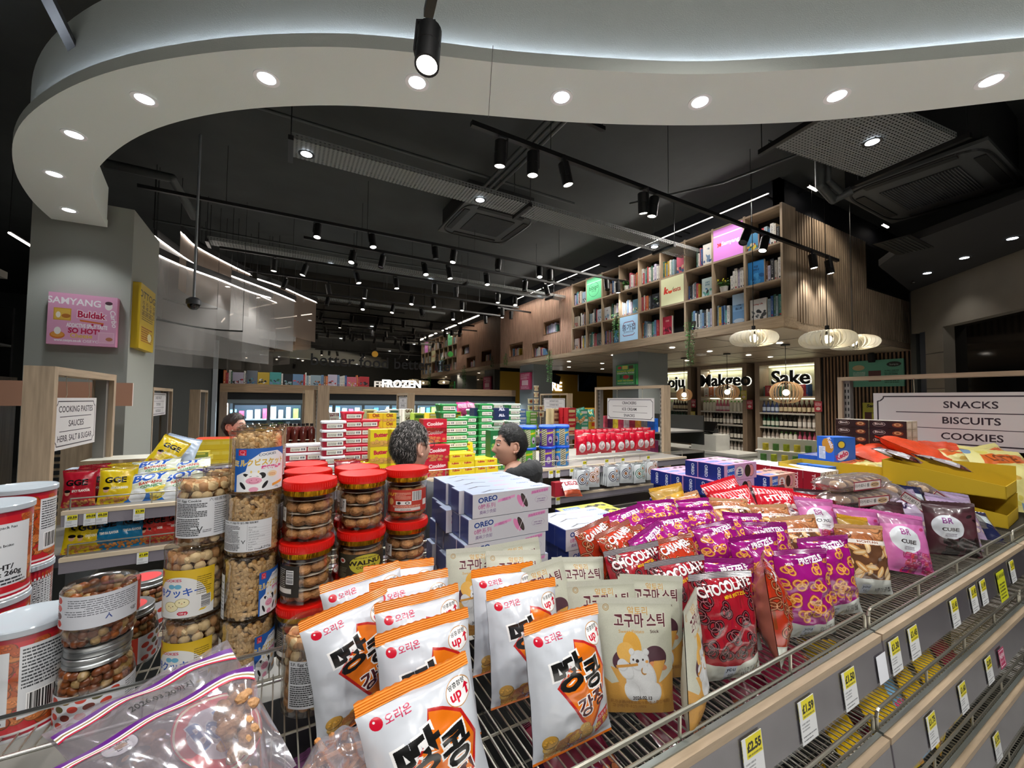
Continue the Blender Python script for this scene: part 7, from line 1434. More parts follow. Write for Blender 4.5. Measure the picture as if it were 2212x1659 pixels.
MILK = clear_jar('milk', .0535, .1365, 'bone', .104, AM, fa(-78, 120), (.004, .098)); MILKN = clear_jar('milkn', .0535, .1365, 'bone', .108, AN, fa(-112, 130), (.012, .078)); MILKR = clear_jar('milkr', .0535, .1365, 'bone', .112, AM, fa(-38, 70), (.004, .098), Art(60, 100, 'd4d6da').micro(4, 4, 56, 90, 10, '606468', 3, .4), fa(-172, 40))
Z0 = TZ-.04
px_, py_ = -.146, 1.155
for i, (k, f, dx) in enumerate([('eggy', EGGY, -.006), ('eggy', EGGY, -.008), ('egg', EGG, .004)]): put('J'+k, f, (px_+dx, py_, Z0+.15*i), (0, 0, .04*i), ('yellow-labelled egg cookie jar at the bottom of the left clear stack', 'yellow-labelled egg cookie jar in the middle of the left clear stack', 'egg cookie jar with a white ingredients label on top of the left clear stack')[i])
for i in range(3): put('Jegg', EGG, (px_+.035, py_+.125, Z0+.15*i), (0, 0, 1.2), 'egg cookie jar hidden behind the left clear stack, %s from below' % ORD[i], 'egg cookie jars behind')
mx, my = -.0445, 1.12
for i, (k, f) in enumerate([('milkr', MILKR), ('milkr', MILKR), ('milkn', MILKN), ('milk', MILK)]): put('J'+k, f, (mx-.002*(3-i), my, Z0+.137*i), (0, 0, .05*(i % 2)), ('bone cookie jar at the bottom of the tallest stack', 'bone cookie jar second from the bottom of the tallest stack', 'bone cookie jar with a white nutrition label in the tallest stack', 'milk biscuit jar with a cow label on top of the tallest stack')[i])
for j in (1, 2):
    for i in range(4): put('Jmilkn', MILKN, (mx+.004*j, my+.118*j, Z0+.137*i), (0, 0, 2.4), 'bone cookie jar behind the cow-label stack, %s row back, %s from below' % (ORD[j], ORD[i]), 'bone cookie jars behind')
q = az(657, 1556, TZ); put('Jegg', EGG, (q.x+.015, q.y+.05, TZ), (0, 0, .25), 'egg cookie jar standing alone on the front wire tray')
# red-lid walnut jars
def redjar(key, art, arc, lz=(.03, .1)):
    def f():
        t = thing('cookie_jar', 'r', 'jar'); R_ = .056
        if 'walc' not in ALB: ALB['walc'] = contents('walnut', R_-.002, .004, .106, 5).mesh('cookies', CM['walnut'], 60)
        link('cookies', ALB['walc'], t, kind='stuff')
        MB().lathe([(0, .003), (R_*.8, .003), (R_*.9, 0), (R_, .006), (R_, .1), (R_*.99, .106), (R_, .112)], 40).build('body', m_pet, t, smooth=True)
        MB().lathe([(R_*1.0, .108), (R_*1.03, .110), (R_*1.03, .122), (R_, .123)], 48).build('gold_band', mat('gold_foil', 'd8a020', .28, metal=1., noise=.6, nscale=70, bump=.6, bscale=120, stretch=(1, 1, .3)), t, smooth=True)
        b = MB().lathe([(R_*1.07, .121), (R_*1.075, .124), (R_*1.075, .138), (R_*1.06, .141), (R_*1.03, .1415), (R_*1.01, .140), (0, .140)], 64)
        for k in range(64): a = 2*math.pi*k/64; b.cyl((R_*1.075*math.cos(a), R_*1.075*math.sin(a), .126), (R_*1.075*math.cos(a), R_*1.075*math.sin(a), .137), .0011, 4, cap=False)
        b.build('lid', mat('lid_red', 'c8140c', .3, spec=.5), t, smooth=50)
        if art: MB().lathe([(R_*1.008, lz[0]), (R_*1.008, lz[1])], 28, arc=arc, uvr=lz).build('label', art_mat('rl_'+key, art, .45), t, smooth=True)
        return t
    return f
AWn = Art(420, 260, '3a3526'); AWn.ell(240, 150, 120, 100, 'c8bc3a'); AWn.text('MATTHEW BISCUITS', 240, 210, 14, '3a3020', 'c', .03); AWn.text('WALNUT', 245, 150, 46, '241a10', 'c', .07, .06); AWn.text('COOKIES', 240, 112, 24, '241a10', 'c', .06, .05); AWn.ell(60, 190, 26, 26, 'e0d8d0'); AWn.ell(60, 190, 16, 16, 'c04030'); AWn.text('300g', 340, 16, 22, 'e0d8c0'); AWn.micro(10, 20, 100, 130, 7, '8a8468', 2, .4)
APn = Art(420, 260, 'b83c2e'); APn.text('PEANUT', 20, 190, 34, 'f0c040', 'c', .06); APn.ell(50, 120, 26, 40, 'e0a860'); APn.barcode(250, 130, 340, 236, 6); APn.micro(90, 150, 236, 236, 6, 'e8b8a0', 3, .4); APn.rect(100, 84, 240, 128, 'e8e4e0'); APn.ell(130, 106, 16, 16, '282828'); APn.ell(205, 106, 20, 16, '282828', inner=.6); APn.micro(70, 56, 330, 80, 2, 'f0c8b0', 4, .5); APn.rect(90, 14, 330, 48, 'd8d4d0'); APn.text('20/07/2026', 190, 20, 15, '202020'); APn.rect(360, 60, 415, 130, 'e8e4e0')
ASd = Art(200, 260, '2a2620'); ASd.barcode(110, 110, 160, 220, 6, True); ASd.rect(20, 30, 150, 70, 'e0dcd4'); ASd.micro(10, 80, 100, 240, 10, 'b8b4a8', 2, .4); ASd.rect(165, 90, 198, 200, '2a2620')
ARt = Art(120, 120, 'e4e2de'); ARt.rect(8, 8, 112, 112, 'dad8d4'); ARt.line(30, 30, 30, 80, 6, '282828'); ARt.line(30, 30, 70, 30, 6, '282828'); ARt.line(70, 30, 70, 60, 6, '282828'); ARt.line(88, 30, 92, 80, 7, '282828'); ARt.ell(92, 92, 8, 8, '282828')
RP = redjar('plain', ARt, fa(-165, 34), (.05, .082)); RW = redjar('walnut', AWn, fa(-98, 150), (.026, .088)); RN = redjar('peanut', APn, fa(-100, 130), (.028, .088)); RS = redjar('side', ASd, fa(-140, 70), (.024, .094))
for (x, nm, ks) in ((.0690, 'left', ('RS', 'RS', 'RP')), (.196, 'middle', ('RS', 'RW', 'RP')), (.322, 'right', ('RN', 'RP', 'RN'))):
    yy = {'left': 1.12, 'middle': 1.15, 'right': 1.18}[nm]
    for i, k in enumerate(ks): put('R'+k, {'RP': RP, 'RW': RW, 'RN': RN, 'RS': RS}[k], (x+.003*(i-2)*(1 if nm == 'left' else 0), yy, Z0+.1422*i), (0, 0, random.uniform(-.1, .1)), 'red-lid cookie jar in the %s front stack, %s' % (nm, ('bottom', 'middle one', 'on top')[i]))
for j in (1, 2):
    for (x, nm) in ((.071, 'left'), (.199, 'middle')):
        if j == 2 and nm == 'middle': continue
        for i in range(3): put('RRP', RP, (x, 1.13+.128*j, Z0+.1422*i), (0, 0, random.uniform(0, 3)), 'red-lid cookie jar behind the %s stack, row %s back, %s from below' % (nm, ORD[j], ORD[i]), 'red-lid jars behind')
q = az(985, 1228, TZ+.118); put('RRP', RP, (q.x, q.y, Z0), (0, 0, 1), 'single red-lid jar behind the orange and white bags')
# peanut cans with milky lids, far left
ACn = Art(640, 320, 'c8202c'); r_ = random.Random(2); nuggets(ACn, 0, 30, 640, 290, 190, ['a84a20', 'c0602a', 'b05020', 'cc7a40'], 22, 3)
ACn.rect(0, 0, 640, 24, 'b81c34'); ACn.rect(0, 18, 640, 26, 'e8e4e4'); ACn.rect(0, 296, 640, 320, 'a8142c'); ACn.rect(120, 50, 330, 270, 'dcdfe4'); 
for i, s in enumerate(('GB: CAUTION! This pack has', 'an Oxygen Absorber.', '*Do not eat.', '*Do not Microwave.', 'F: ATTENTION! Cette boite', 'contient un absorbeur', '*Ne pas le manger.', '*Ne pas utiliser.')): ACn.text(s, 128, 252-i*16, 9.5, '202428', 'l', .01)
ACn.text('NET WEIGHT/', 128, 108, 18, '16181c', 'l', .05); ACn.text('POIDS NET : 260g', 128, 86, 17, '16181c', 'l', .05); ACn.micro(128, 56, 320, 80, 2, '30343a', 5); ACn.rect(350, 60, 470, 280, 'dcdfe4'); ACn.micro(356, 150, 464, 276, 12, '30343a', 6, .5); ACn.barcode(370, 70, 450, 130, 8); ACn.rect(0, 40, 90, 280, 'dcdfe4'); ACn.micro(6, 50, 84, 276, 16, '30343a', 9, .5)
def can():
    t = thing('peanut_can', 'c', 'can'); R_, Hc = .0625, .195
    MB().lathe([(0, 0), (R_, 0), (R_, Hc-.008)], 48, arc=(-math.pi*1.35, math.pi*.65), uvr=(0, Hc-.008)).build('body', art_mat('can_print', ACn, .3, coat=.3), t, smooth=True); MB().lathe([(R_*1.01, 0), (R_*1.02, .003), (R_*1.0, .006)], 40).build('rim', mat('rim_white', 'd8dade', .4), t)
    MB().lathe([(R_*1.01, Hc-.014), (R_*1.05, Hc-.012), (R_*1.05, Hc-.002), (R_*1.02, Hc), (R_*.95, Hc-.0025), (0, Hc-.002)], 48).build('lid', clear('lid_milky', 'e8eef4', .2, .12, .62, 'c0cad2'), t, smooth=True); MB().lathe([(0, Hc-.009), (R_*.96, Hc-.009)], 24).build('foil', mat('can_foil', 'a8acb0', .3, metal=.8), t); return t
def cyl_at(x, y, z, R_): p = az(x, y, z); d = Vector((p.x, p.y, 0)).normalized(); return p+d*R_
q = cyl_at(55, 1592, TZ-.04, .0625); c1 = (q.x-.005, max(1.105, q.y), Z0); put('can', can, c1, (0, 0, -.55), 'peanut can with a red and white label at the bottom left corner')
c2 = (c1[0]-.012, c1[1]+.133, Z0); q = az(-22, 1088, Z0+.39); put('can', can, (q.x, q.y, Z0+.1955), (0, 0, .9), 'peanut can at the left image edge on the upper layer'); put('can', can, (q.x, q.y, Z0), (0, 0, .5), 'peanut can under the leftmost upper can'); qu = q = az(46, 1050, Z0+.39); put('can', can, (q.x, q.y, Z0+.1955), (0, 0, .15), 'peanut can with a barcode, stacked on the upper layer')
for i, (x, y) in enumerate([(140, 1200), (230, 1178)]):
    q = az(x, y, Z0+.193); put('can', can, (qu.x, qu.y, Z0), (0, 0, i), 'peanut can behind the bean jars, %s' % ('left one', 'right one')[i])
put('can', can, (qu.x, qu.y, Z0), (0, 0, 1), 'peanut can under the barcode can')
# Japanese bean jars
ABn = Art(640, 260, 'dfe2e8'); ABn.rect(0, 0, 100, 260, 'c8402c'); ABn.rect(16, 20, 62, 240, 'e4e4e0'); ABn.rect(16, 20, 62, 24, '7a1c18'); ABn.rect(16, 236, 62, 240, '7a1c18')
for i, s in enumerate('日本の豆'): ABn.text(s, 38, 140-i*34, 26, '1c1414', 'c', .02)
ABn.ell(40, 196, 14, 20, '1c1414', .4, inner=.6); 
for i, s in enumerate('ピーナッツ日日'): ABn.text(s, 54, 170-i*18, 10, '302020', 'c')
for i, (x, y) in enumerate([(140+62*a+(31 if b_ % 2 else 0), 36+62*b_) for b_ in range(4) for a in range(5)]): ABn.ell(x, y, 22, 25, ['d04030', 'd04030', '8a6a34', 'd04030', '5a5430', 'd04030', '7a2c20'][i % 7]);
ABn.rect(452, 0, 640, 260, 'dfe2e8'); ABn.micro(470, 20, 620, 240, 12, '303438', 4, .35)
ABt = Art(640, 260, 'dfe2e8'); ABt.a[:] = ABn.a[:, ::1]; ABt.rect(100, 0, 440, 260, 'd4d8e0'); ABt.micro(120, 30, 420, 170, 8, '30343a', 7, .3); ABt.text('あ', 130, 190, 30, '1c1c20'); ABt.text('γ', 240, 180, 40, '1c3a8a'); ABt.a = ABt.a[::-1, ::-1].copy() if False else ABt.a
for i, (x, y) in enumerate([(462+34*a, 40+60*b_) for b_ in range(4) for a in range(2)]): ABt.ell(x+15*(i % 2), y, 20, 26, ('d04030', '6a2c20')[i % 3 == 1])
def beanjar(key, art):
    def f():
        t = thing('bean_jar', 'b', 'jar'); R_ = .0575
        if 'beans' not in ALB: ALB['beans'] = contents('nut', R_-.004, .005, .088, 9).mesh('beans', CM['nut'], True)
        link('beans', ALB['beans'], t, kind='stuff'); MB().lathe([(0, .004), (R_*.8, .003), (R_*.95, .0), (R_, .01), (R_, .068), (R_*.96, .085), (R_*.8, .103), (R_*.78, .108)], 40).build('body', m_petw if key == 't' else m_pet, t, smooth=True)
        MB().lathe([(R_*.81, .106), (R_*.86, .107), (R_*.86, .112), (R_*.83, .114), (R_*.86, .117), (R_*.86, .124), (R_*.83, .1255), (0, .125)], 48).build('lid', mat('lid_silver', 'a8acae', .3, metal=.9), t, smooth=30); MB().lathe([(0, .1256), (R_*.6, .1256)], 24).build('lid_sticker', mat('sticker_dots', 'c83a3c', .5), t)
        MB().lathe([(R_*1.008, .006), (R_*1.008, .066)], 36, arc=fa(-100, 240), uvr=(.006, .066)).build('label', art_mat('bean_'+key, art, .45), t, smooth=True); return t
    return f
q = cyl_at(203, 1572, Z0, .0575); bx, by = q.x, max(q.y, 1.10); put('bean', beanjar('s', ABn), (bx, by, Z0), (0, 0, .25), 'bean jar with red dots and a silver lid, standing upright')
put('beant', beanjar('t', ABt), (bx+.002, by, Z0+.252), (math.pi, 0, 2.9), 'bean jar turned upside down on top of another bean jar')
q = az(315, 1247, Z0+.253); 
for i, (x, y, n) in enumerate([(314, 1245, 1), (276, 1308, 1)]):
    q = az(x, y, Z0+.126*n)
    for k in range(n): put('bean', beanjar('s', ABn), (q.x, q.y, Z0+.127*k), (0, 0, 2.2), 'bean jar in the %s pair right of the upturned jar, level %d' % (('back', 'near')[i], k+1), 'bean jars behind')
# ================================================================== FRONT TRAY: BAGS
O_ = mk_bag('orion', art_orion(), .165, .205, .062, seeds=4, seal='f08a1c', name='snack_bag', back='c9ccd2', coat=.5, rough=.25, sbot=.035, stop=.08); BAGS['orion'] = O_
BAGS['sweet'] = mk_bag('sweet', art_sweet(), .145, .2, .045, 'pouch', seeds=3, name='snack_pouch', cat='snack pouch', rough=.5, back='b8b8a8', stop=.09, coat=.05, wr=.6)
BAGS['choc'] = mk_bag('choc', art_choc('a01828', '1c0a0c', 'CHOCOLATE', sub='MINI PRETZEL', pc='3a1418', pl='b07078'), .165, .21, .062, seeds=3, rough=.16, back='8a8488', coat=.7, wr=1.5, sbot=.02); BAGS['cara'] = mk_bag('cara', art_choc('b83418', '2a1008', 'CARAMEL', pc='7a3a20', pl='e8b088'), .165, .21, .062, seeds=3, rough=.16, back='9a5a4c', coat=.7, wr=1.5, sbot=.02)
BAGS['pretz'] = mk_bag('pretz', art_pretz(), .165, .205, .062, seeds=4, rough=.16, back='8a1470', coat=.7, wr=1.5, sbot=.02); BAGS['bagel'] = mk_bag('bagel', art_bagel(), .165, .2, .062, seeds=2, rough=.18, back='b8906c', coat=.6, wr=1.2, sbot=.02)
BAGS['pop'] = mk_bag('pop', art_pop(), .17, .21, .07, seeds=2, rough=.15, back='c82030', coat=.7, wr=1.4); BAGS['cubep'] = mk_bag('cubep', art_cube('d070b0', 'a03a8a', 'b8386c', 'f0b0cc'), .16, .2, .06, seeds=3, rough=.3, back='c868a8', coat=.3); BAGS['cubed'] = mk_bag('cubed', art_cube('553038', '8a3a8a', '1c1012', '5a4044'), .16, .2, .06, seeds=3, rough=.3, back='46282e', coat=.3); BAGS['cubey'] = mk_bag('cubey', art_cube('d0a028', 'a03a8a', 'c88a1c', 'f0d890'), .16, .2, .06, seeds=1, rough=.3, back='c89a28', coat=.3)
R = math.radians
# x, y (base on the tray), yaw, lean back, roll, lift
for i, (X, Y, z, yw, ln, rl, lb) in enumerate([
    (.445, .565, TZ, 0, 12, 1, 'orange-sealed white peanut snack bag at the right front, print fully visible'), (.205, .532, TZ-.008, 2, 17, -8, 'orange-sealed white peanut snack bag lowest in the photo, leaning left'),
    (.235, .66, TZ, 0, 12, -3, 'peanut snack bag directly behind the lowest one'), (.247, .735, TZ+.01, 0, 14, -2, 'peanut snack bag, second behind the lowest one'), (.245, .81, TZ+.015, -3, 14, -1, 'peanut snack bag, third behind the lowest one'), (.15, .80, TZ, 14, 12, -7, 'peanut snack bag at the far left with its side showing'), (.245, .93, TZ, -2, 14, 2, 'peanut snack bag at the back left by the walnut jar'), (.19, .885, TZ+.012, -4, 14, -10, 'peanut snack bag tilted at the back left'),
    (.44, .70, TZ, -2, 12, 1, 'peanut snack bag directly behind the right front one'), (.445, .80, TZ, 3, 12, 4, 'peanut snack bag, second behind the right front one')]): bag_at('orion', (X, Y, z), R(yw), R(ln), R(rl), i, lb, 'orange and white peanut bags')
for i, (X, Y, z, yw, ln, rl, lb) in enumerate([
    (.60, .575, TZ, -29, 5, 0, 'pale bear-print sweet potato pouch standing upright, fully visible'), (.70, .522, TZ, 28, 3, 3, 'narrow side-turned bear-print pouch at the wire rail'), (.60, .655, TZ, -26, 8, -2, 'grey-green sweet potato pouch right behind the upright one'), (.70, .63, TZ, -24, 8, 4, 'sweet potato pouch between the upright and the side-turned one'),
    (.56, .78, TZ, -10, 14, -10, 'sweet potato pouch leaning left in the middle row'), (.50, .86, TZ+.01, -12, 18, 4, 'sweet potato pouch in the back row behind the orange bags'), (.43, .93, TZ+.01, -16, 10, 0, 'sweet potato pouch at the back beside the red jar lid'), (.56, .92, TZ+.01, -20, 10, -8, 'sweet potato pouch topmost at the back, before the white boxes'), (.63, .77, TZ, -10, 18, 6, 'sweet potato pouch leaning right near the red bags'), (.76, .70, TZ, -5, 22, 14, 'sweet potato pouch tucked behind the side-turned one')]): bag_at('sweet', (X, Y, z), R(yw), R(ln), R(rl), i, lb, 'sweet potato pouches')
pk = [('choc', .835, .545, 0, -16, 8, 2, 'dark red chocolate pretzel bag standing at the rail, name readable'), ('choc', .82, .63, .005, -14, 10, -4, 'chocolate pretzel bag behind the front one'), ('choc', .80, .72, .01, -10, 16, -6, 'chocolate pretzel bag third in line'), ('pretz', .93, .60, .0, -20, 10, 4, 'small purple pretzel bag squeezed beside the chocolate one'), ('cara', 1.02, .54, 0, 30, 8, 6, 'coppery caramel pretzel bag turned showing its silver side'),
      ('cara', .95, .70, .02, -6, 26, -4, 'caramel pretzel bag on the pile, name upright'), ('cara', .90, .82, .03, -10, 38, -6, 'caramel pretzel bag lying back, left of the pile'), ('cara', .92, .84, .03, 10, 30, -10, 'caramel pretzel bag leaning left at the back'), ('cara', .98, .88, .05, 0, 46, 0, 'caramel pretzel bag lying nearly flat at the back'), ('cara', .87, .93, .01, 10, 16, -10, 'caramel pretzel bag farthest left by the white boxes'),
      ('pretz', 1.165, .545, 0, -14, 8, 2, 'purple pretzel bag at the rail, left of the pair'), ('pretz', 1.345, .56, 0, -10, 10, -3, 'purple pretzel bag at the rail, right of the pair'), ('pretz', 1.17, .64, .01, -12, 14, -4, 'purple pretzel bag behind the left one of the pair'), ('pretz', 1.18, .73, .03, -6, 26, -6, 'purple pretzel bag in the third row'), ('pretz', 1.30, .68, .02, -8, 20, 5, 'purple pretzel bag behind the right one of the pair'),
      ('pretz', 1.10, .83, .05, -16, 36, -8, 'purple pretzel bag with its name facing up, centre of the pile'), ('pretz', 1.28, .86, .05, 4, 34, 6, 'purple pretzel bag at the back of the pile, centre'), ('pretz', 1.05, .95, .05, -8, 30, -14, 'purple pretzel bag at the back by the yellow boxes'), ('pretz', 1.22, .97, .07, -4, 40, 2, 'purple pretzel bag lying at the back'), ('pretz', 1.40, .94, .06, 2, 40, 0, 'purple pretzel bag at the back right'), ('pretz', 1.02, .80, .03, 8, 30, -20, 'purple pretzel bag tipped to the left'), ('pretz', 1.37, .77, .03, -4, 32, 8, 'purple pretzel bag right of the pile centre'),
      ('bagel', 1.58, .575, 0, -6, 12, 4, 'brown almond chip bag at the rail with a white base'), ('bagel', 1.50, .68, .02, -6, 24, -4, 'brown almond chip bag behind the front one'), ('bagel', 1.58, .79, .04, 0, 34, 2, 'brown almond chip bag lying on the pile'), ('bagel', 1.50, .90, .06, -6, 38, 4, 'brown almond chip bag farther back'), ('bagel', 1.42, 1.0, .07, 6, 36, -8, 'brown almond chip bag at the very back'),
      ('pop', 1.60, .93, .08, -4, 36, -14, 'red popcorn bag left of the pair on the pile'), ('pop', 1.77, .90, .07, -6, 36, 6, 'red popcorn bag right of the pair on the pile'), ('pop', 1.68, 1.02, .09, 4, 30, -20, 'red popcorn bag standing up at the back'), ('pop', 1.88, .80, .05, 0, 40, 8, 'red popcorn bag beside the pink ones'),
      ('cubey', 1.735, .62, 0, 14, 24, 14, 'golden yellow bag beside the pink one'), ('cubey', 1.38, 1.08, .08, 0, 24, -10, 'golden yellow bag at the back before the blue boxes'), ('cubep', 1.90, .57, 0, 0, 22, 12, 'pink cube sweets bag at the rail'), ('cubep', 1.84, .66, .02, -4, 30, 8, 'pink cube sweets bag behind the front one'), ('cubep', 1.80, .76, .05, 0, 34, 6, 'pink cube sweets bag, third back'), ('cubep', 1.80, .87, .06, 0, 38, 4, 'pink cube sweets bag, fourth back'),
      ('cubed', 2.20, .555, 0, -14, 8, -2, 'dark brown cube sweets bag at the rail, print facing out'), ('cubed', 2.02, .66, .01, 10, 26, 10, 'dark brown cube sweets bag behind the front one'), ('cubed', 1.98, .74, .02, 6, 32, 8, 'dark brown cube sweets bag, third back'), ('cubed', 1.92, .86, .04, 4, 30, 4, 'dark brown cube sweets bag, fourth back'), ('cubed', 1.86, .95, .05, 4, 30, -6, 'dark brown cube sweets bag at the back')]
for i, (k, X, Y, dz, yw, ln, rl, lb) in enumerate(pk):
    if k[:4] == 'cube' and X > 1.9: X += .07
    yw -= min(38, max(0, (X-1.05)*38)); rl *= .7; dz *= .7
    bag_at(k, (X, Y, TZ+dz), R(yw), R(ln), R(rl), i*7 % 5, lb, {'choc': 'chocolate pretzel bags', 'cara': 'caramel pretzel bags', 'pretz': 'purple pretzel bags', 'bagel': 'almond chip bags', 'pop': 'popcorn bags', 'cubep': 'pink cube bags', 'cubed': 'dark cube bags', 'cubey': 'yellow cube bags'}[k])
# ---- long sliced roll cakes in clear wrap
m_wrap = clear('clear_wrap', 'f4f0ee', .35, .1, .1, 'd8d0cc', bump=.6, bscale=30); m_roll = mat('roll_cake', '6a4630', .7, noise=.25, nscale=30); m_cream = mat('roll_cream', 'c8a880', .7, noise=.1, nscale=40)
def rollpack():
    t = thing('roll_cake_pack', 'r', 'cake pack'); L_, w, h = .3, .11, .055
    A = Art(300, 80, '8a2030'); A.rect(8, 10, 292, 70, 'd8d0cc'); A.text('마카로니 롤', 90, 30, 24, '303030', 'c', .02); A.ell(230, 40, 50, 26, 'c8a880'); A.ell(230, 40, 38, 10, '3a2016'); A.ell(230, 40, 30, 5, 'c8a880')
    for k in range(6): 
        b = MB().ball((-L_/2+.03+k*.048, 0, h/2), (.026, w*.42, h*.42), 0, 16, 10, Matrix.Rotation(.4, 3, 'Z')); b.ball((-L_/2+.018+k*.048, -.012, h/2), (.012, w*.3, h*.3), 1, 12, 8, Matrix.Rotation(.4, 3, 'Z')); b.build('cake_slice', [m_roll, m_cream], t, smooth=True)
    m = MB()
    def f(s):
        def g(u, v):
            a = abs(2*v-1); e = abs(2*u-1); T = (max(0, 1-a**3)**.5)*(max(0, 1-e**8)**.5); return ((u-.5)*L_*1.16, (v-.5)*w*1.12, h/2+s*h*.56*T+.004*mn.noise(Vector((u*9, v*7, s*3.3)))*(1 if e > .7 else .5))
        return g
    m.grid(f(1), 22, 10); m.grid(f(-1), 22, 10, flip=True); m.build('wrapper', m_wrap, t, smooth=80)
    MB().box((-.11, -w*.56-.002, .008), (.08, -w*.56, h*.82)).build('label', art_mat('rollab', A, .5), t); return t
for i, (X, Y, z, yw, rx, ry, lb) in enumerate([(2.12, .80, .045, -8, 0, 0, 'clear pack of rolled cakes at the bottom of the stack of three'), (2.12, .795, .105, -9, 0, 0, 'clear pack of rolled cakes in the middle of the stack'), (2.11, .79, .165, -10, 0, 0, 'clear pack of rolled cakes on top of the stack'), (2.10, .81, .225, -6, 0, 0, 'clear pack of rolled cakes with red card, topmost'), (2.42, .72, .12, -50, 0, -34, 'rolled cake pack leaning beside the stack'), (2.62, .68, .11, -48, 0, -36, 'rolled cake pack leaning farther right')]): put('roll', rollpack, (X, Y, TZ+z), (R(rx), R(-ry), R(yw)), lb, 'rolled cake packs', (1.0, 1, 1) if i < 4 else (.8, 1, 1))
# ---- yellow display trays, soft pale yellow and orange bags at the far right
def ytray():
    t = thing('display_tray', 'y', 'display tray'); m = mat('tray_yellow', 'b8981c', .5); w, d, h = .30, .44, .13
    b = MB(); T = .004
    for lo, hi in (((0, 0, 0), (w, d, T)), ((0, 0, 0), (w, T, h*.45)), ((0, d-T, 0), (w, d, h)), ((w-T, 0, 0), (w, d, h))): b.box(lo, hi)
    b.add([(0, 0, 0), (0, d, 0), (0, d, h), (0, 0, h*.45), (T, 0, 0), (T, d, 0), (T, d, h), (T, 0, h*.45)], [(0, 1, 2, 3), (7, 6, 5, 4), (3, 2, 6, 7), (0, 3, 7, 4), (1, 5, 6, 2)]); b.build('tray', m, t); return t
for i, (X, Y, z, lb) in enumerate([(2.94, .54, TZ+.01, 'yellow card display tray, lower one at the right'), (2.93, .54, TZ+.145, 'yellow card display tray stacked on the lower one'), (2.62, .92, TZ+.10, 'yellow card display tray farther back')]): put('ytray', ytray, (X, Y, z), (0, 0, R(4)), lb, 'yellow display trays')
A = art_simple('b0a4a8', None, '', '503038', None, 40, ['4a2418', '6a3424'], 200, 300); A.rect(20, 120, 180, 200, 'd8d8dc'); A.ell(150, 100, 30, 24, 'c83a3a'); BAGS['minis'] = mk_bag('minis', A, .1, .16, .03, seeds=2, rough=.15, back='6a5458', coat=.6)
for i, (X, Y, z, yw) in enumerate([(3.08, .68, .24, 20), (3.12, .76, .25, 40), (3.06, .86, .26, 10), (3.12, .94, .26, -10), (3.1, .68, .07, 20)]): bag_at('minis', (X, Y, TZ+z), R(yw), R(70), 0, i, 'small silver chocolate pack in the yellow trays, %s' % ORD[i], 'small packs in the yellow trays')
A = Art(400, 400, 'e0d68c'); r_ = random.Random(4)
for _ in range(26): A.ell(r_.uniform(0, 400), r_.uniform(0, 400), r_.uniform(10, 40), r_.uniform(8, 30), r_.choice(('d8c860', 'e8e4c0', 'c8a040', '7a94b0', 'c83a2c', 'efe7a8', 'e6dc98')), r_.uniform(0, 3))
A.poly([(40, 250), (360, 300), (350, 370), (60, 330)], 'd8641c'); A.text('LOTTE', 200, 290, 50, '7a3a10', 'c', .06, .1); BAGS['pale'] = mk_bag('pale', A, .36, .40, .09, seeds=3, rough=.45, back='dcd28c', coat=.1, wr=2.2)
BAGS['oran'] = mk_bag('oran', Art(64, 64, 'e0481c').noise(.05), .42, .44, .09, seeds=3, rough=.5, back='e0481c', coat=.1, wr=2.6, name='orange_bag')
for i, (X, Y, z, yw, ln, rl) in enumerate([(3.42, .52, .02, -30, 40, 6), (3.7, .55, .03, -20, 44, -8), (3.4, .66, .08, -24, 62, 4), (3.66, .7, .09, -28, 60, 6), (3.12, .92, .11, -10, 78, -4), (3.36, .76, .12, -14, 76, 4), (3.52, .62, .13, -26, 66, 4)]): bag_at('pale', (X, Y, TZ+z), R(yw), R(ln), R(rl), i, 'large soft pale yellow snack bag at the right end of the tray, %s' % ORD[i], 'pale yellow bags')
for i in range(7): bag_at('oran', (3.42+.12*(i % 4)+.04*(i//4), .88-.06*(i % 4), TZ+.03+.028*i), R(-16+17*(i % 3)), R(74-5*(i % 3)), R((-6, 5, 0, 8)[i % 4]), i, 'large plain bright orange bag in the pile at the right end, %s up' % ORD[i], 'orange bags')
BAGS['lil'] = mk_bag('lil', art_simple('a890b0', 'MIX', '3a2c50', None, 'c8b8d0', 50, ['e0c8c0']), .17, .21, .05, seeds=2, rough=.14, back='9a8aa4', coat=.7, wr=1.4); BAGS['nav'] = mk_bag('nav', art_simple('24284c', None, '', None, 'c8d4d8', 50, None), .16, .2, .05, seeds=1, rough=.2, back='24284c', coat=.5)
for i, (k, X, Y, z, yw, ln, rl) in enumerate([('lil', 2.44, .58, .0, -40, 30, 10), ('lil', 2.56, .60, .02, -46, 40, 8), ('nav', 2.40, .70, .05, -40, 36, 8), ('nav', 2.68, .56, -.01, -50, 60, 10), ('lil', 2.30, .68, .02, -40, 30, -4)]): bag_at(k, (X, Y, TZ+z), R(yw), R(ln), R(rl), i, '%s bag between the dark cube bag and the yellow tray, %s' % ('clear lilac' if k == 'lil' else 'navy and white', ORD[i]), 'bags beside the yellow tray')
